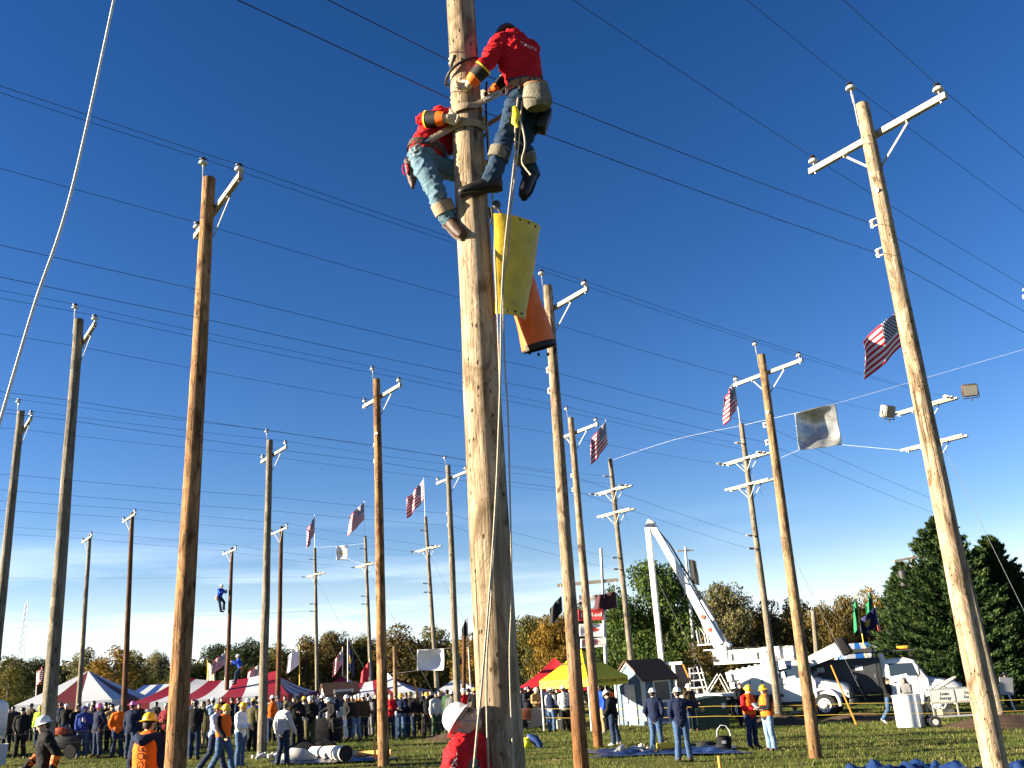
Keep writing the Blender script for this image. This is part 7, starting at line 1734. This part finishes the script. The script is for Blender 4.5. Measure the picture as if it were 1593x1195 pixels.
simple('dark_bag', G(472, 1174), 'black bag on the grass behind the white sack', 'bag', lambda b: b.tube([(-.5, 0, .14), (0, .1, .24), (.5, 0, .12)], [.14, .24, .12], 12, dome=True), CL['black'], 'dark bags by the white cone')
simple('dark_bag', G(505, 1168), 'black bag on the grass right behind the white cone', 'bag', lambda b: b.tube([(-.4, 0, .12), (0, .1, .26), (.4, 0, .10)], [.12, .2, .1], 12, dome=True), CL['black'], 'dark bags by the white cone')
simple('hot_stick', G(572, 1180)+Vector((0, 0, .14)), 'orange and white pole section lying right of the big white cone', 'pole section', lambda b: (b.tube([(-.85, .15, 0), (-.4, .08, 0)], .10, 14, mi=1), b.tube([(-.4, .08, 0), (.75, -.1, 0)], .09, 14)), [mat('pale_orange_stick', (.80, .42, .12), .5), LINEW])
simple('pack_bag', G(826, 1163), 'yellow and blue bag on the grass right of the centre pole', 'bag', lambda b: (b.tube([(-.22, 0, .0), (-.12, 0, .22), (-.05, 0, .30)], [.16, .18, .06], 14, dome=True, mi=0), b.tube([(-.02, .02, .34), (.14, 0, .26), (.30, -.05, .06)], [.10, .15, .12], 12, dome=True, mi=1)), [mat('bright_yellow_bag', (.75, .68, .03), .5), mat('blue_bag', (.02, .05, .16), .5)])
# pad mounted transformer, box, spool, cart, boards
e = empty('transformer_cabinet', G(1106, 1132), 'dark green transformer cabinet right of the two navy jackets', 'transformer cabinet', rz=.25)
GRN = mat('transformer_green', (.018, .045, .026), .45, var=.15)
b = MB(); b.prism([(-.75, 0), (.75, 0), (.75, 1.2), (.10, 1.28), (-.75, 1.02)], -.6, .6, axis='x') if False else b.prism([(-.95, .02), (.62, .02), (.62, 1.22), (.2, 1.27), (-.95, 1.14)], -.55, .6); b.build('cabinet', GRN, e, smooth=False)
b = MB(); b.box((-.35, -.57, .55), (1.0, .03, .98)); b.box((-.35, -.585, .55), (.03, .03, .95)); b.build('door', GRN, e, smooth=False)
b = MB(); b.box((.42, -.565, .86), (.16, .01, .20)); b.build('label_plate', POLEW, e); b = MB(); b.box((-.45, -.85, .12), (1.1, .5, .12)); b.box((-.45, -.85, .03), (1.25, .6, .05)); b.build('open_sill', GRN, e)
b = MB(); b.box((-.55, -.582, .80), (.16, .012, .2)); b.build('warning_label', mat('dull_orange_label', (.5, .3, .1), .6), e)
e = empty('white_box', G(1418, 1131), 'plain white upright box between the two men and the cart', 'box', rz=-.6); b = MB(); b.box((0, 0, .57), (.86, .75, 1.14), bev=.012); b.build('panel', mat('white_board', (.78, .78, .76), .6, var=.03), e)
b = MB(); b.box((0, 0, 1.15), (.90, .79, .03)); b.build('lid', POLEW, e)
e = empty('cable_spool', GD(1447, 48), 'wooden cable drum standing behind the cart', 'cable drum'); SPW = mat('spool_wood', (.42, .25, .11), .8, var=.25, vscale=3)
b = MB(); b.lathe([(.66, 0), (.68, .03), (.70, .6), (.68, 1.15), (.66, 1.18), (.1, 1.18)], n=26)
for i in range(26): a_ = i*.2417; b.box((.705*math.cos(a_), .705*math.sin(a_), .6), (.02, .14, 1.12), Matrix.Rotation(a_, 3, 'Z'))
b.build('drum', SPW, e); b = MB()
for z in (.12, 1.05): b.lathe([(.722, z-.025), (.725, z), (.722, z+.025)], n=26)
b.build('hoop', IRON, e)
e = empty('supply_cart', GD(1490, 37.3), 'grey two tier cart on rubber wheels with lettered white panels', 'cart', rz=-.10); FRM = mat('cart_frame', (.42, .42, .41), .5, .3)
b = MB(); w_, dp, hz = 1.75, .75, 1.28
for x in (-w_/2, 0, w_/2):
    for y in (-dp/2, dp/2): b.box((x, y, .85), (.05, .05, 1.02))
for z in (.38, .86, 1.34):
    for y in (-dp/2, dp/2): b.box((0, y, z), (w_+.08, .06, .06))
    for x in (-w_/2, w_/2): b.box((x, 0, z), (.06, dp, .06))
b.box((0, 0, .38), (w_, dp, .03)); b.box((0, 0, .86), (w_, dp, .03)); b.build('frame', FRM, e)
for x in (-w_/4, w_/4):
    b = MB(); b.box((x, -dp/2-.035, 1.10), (w_/2-.07, .012, .42)); pn = b.build('panel', mat('pale_panel', (.55, .55, .53), .6, var=.04), e)
    place_text('lettering', 'Duke\nEnergy', .15, LETB, pn, (x+.05, -dp/2-.045, 1.10), (1, 0, 0), (0, 0, 1), .002)
for x in (-w_/2-.02, w_/2):
    for y in (-dp/2, dp/2):
        b = MB(); R_ = Matrix.Rotation(math.pi/2, 3, 'X'); b.lathe([(.10, -.06), (.19, -.06), (.21, -.03), (.21, .03), (.19, .06), (.10, .06)], (x, y, .21), 20, rot=R_); wh = b.build('wheel', TYRE, e)
        b = MB(); b.lathe([(.11, -.065), (.11, .065)], (x, y, .21), 16, rot=R_); b.build('rim', RIMM, wh)
simple('insulator_disc', e.location+Vector((-.25, 0, 1.37)), 'cream slotted plate leaning on top of the cart', 'plate', lambda b: (b.ell((0, 0, .14), (.62, .22, .08), Matrix.Rotation(-.42, 3, 'Y'), nu=20)), mat('cream_plastic', (.60, .55, .42), .6, var=.2))
simple('cable_coil', e.location+Vector((-.40, 0, .40)), 'cream coil of cable on the lower tier of the cart', 'cable coil', lambda b: [b.tube([(.36*math.cos(a_), .2*math.sin(a_), .05+.05*k_) for a_ in np.linspace(0, 6.28, 18)], .035, 7) for k_ in range(4)], mat('cream_cable', (.55, .48, .34), .7))
e = empty('display_board', G(826, 1133), 'grey blank board leaning near the canopy leg', 'board'); b = MB(); R_ = Matrix.Rotation(-.22, 3, 'X') @ Matrix.Rotation(-.10, 3, 'Y')
b.box((-.02, 0, .44), (1.24, .03, .84), R_); b.build('panel', mat('grey_board', (.30, .30, .33), .7, var=.05), e); b = MB(); b.beam((-.4, .12, .82), (-.4, .5, .02), .04, .04); b.beam((.4, .12, .82), (.4, .5, .02), .04, .04); b.build('prop_leg', BEAMW, e)
e = empty('generator', GD(814, 46), 'small red brown wheeled generator behind the grey board', 'generator'); b = MB(); b.box((0, 0, .62), (.8, .5, .55), bev=.06); b.build('engine', mat('red_brown_housing', (.20, .06, .03), .5), e)
for y in (-.3, .3): b = MB(); b.lathe([(.08, -.05), (.19, -.05), (.2, 0), (.19, .05), (.08, .05)], (.05, y, .2), 18, rot=Matrix.Rotation(math.pi/2, 3, 'X')); b.build('wheel', TYRE, e)
b = MB(); b.tube([(-.4, -.2, .7), (-.75, -.2, .9), (-.75, .2, .9), (-.4, .2, .7)], .02, 6); b.box((0, 0, .33), (.7, .4, .08)); b.build('frame', FRM, e)
def pail(c, m, label, s=1.0, grp='pails about the field'):
    e = empty('pail', c, label, 'bucket', grp); b = MB(); b.lathe([(.12*s, 0), (.13*s, .01), (.155*s, .36*s), (.165*s, .37*s), (.145*s, .37*s), (.12*s, .04)], n=20); b.build('body', m, e)
    b = MB(); b.tube([(.155*s*math.cos(a_), -.02, .36*s+.14*s*math.sin(a_)) for a_ in np.linspace(0, math.pi, 10)], .006, 6); b.build('handle', STEEL, e)
pail(G(868, 1134), mat('cream_pail', (.60, .58, .48), .5), 'cream pail at the feet of the white hats under the yellow canopy', 1.1)
pail(G(1003, 1124)+Vector((0, 0, .0)), mat('orange_pail', (.80, .16, .03), .45), 'bright orange pail against the right hand shed', 1.3)
pail(G(872, 1129), CANVAS, 'canvas line bucket beside the cream pail', 1.6)
pail(GD(-4, 33), mat('blue_white_pail', (.35, .40, .48), .5), 'pale tub at the lower left edge of the photo', 1.8)
# gear heap in the left crowd
e = empty('motor_cart', GD(100, 35.2), 'dark engine cart with red parts between the black and blue figures', 'cart'); b = MB(); b.box((0, 0, .55), (.9, .6, .45), bev=.05); b.lathe([(.2, .75), (.22, .8), (.2, 1.0), (.08, 1.05)], n=16); b.build('engine', DKG, e)
b = MB(); b.box((-.1, -.25, .95), (.35, .2, .25), bev=.04); b.build('tank', mat('red_tank', (.35, .05, .02), .45), e)
for x in (-.35, .35): b = MB(); b.lathe([(.08, -.05), (.22, -.05), (.24, 0), (.22, .05), (.08, .05)], (x, -.33, .24), 18, rot=Matrix.Rotation(math.pi/2, 3, 'X')); b.build('wheel', TYRE, e)
e = empty('work_bench', GD(503, 41), 'dark draped bench with pale fittings before the pale shed', 'bench'); b = MB(); b.box((0, 0, .45), (1.5, .7, .9), bev=.03); b.build('drape', BLKF, e); 
for i in range(7): b = MB(); b.lathe([(.05, 0), (.08, .05), (.06, .14), (.09, .2), (.03, .26)], (-.6+.2*i, -.1+.12*(i % 2), .9), 10); b.build('fitting', PORC, e)
e = empty('yard_sign', GD(1574, 47), 'grey blank sign on a white leg under the right hand cedar', 'sign'); b = MB(); b.box((0, 0, 1.15), (.62, .03, .8), Matrix.Rotation(.15, 3, 'Y')); b.build('panel', mat('grey_sign', (.28, .29, .31), .6), e); b = MB(); b.box((.1, .02, .4), (.06, .04, .9), Matrix.Rotation(-.2, 3, 'Y')); b.build('leg', POLEW, e)
# low white canopy table and lorry roofs seen between the people
e = empty('folding_table', GD(350, 52), 'long white table under the red striped tent', 'table'); b = MB(); b.box((0, 0, .74), (3.6, .8, .05)); b.build('table_top', POLEW, e)
for x in (-1.6, 1.6):
    for y in (-.3, .3): b = MB(); b.box((x, y, .36), (.05, .05, .72)); b.build('leg', FRM, e)
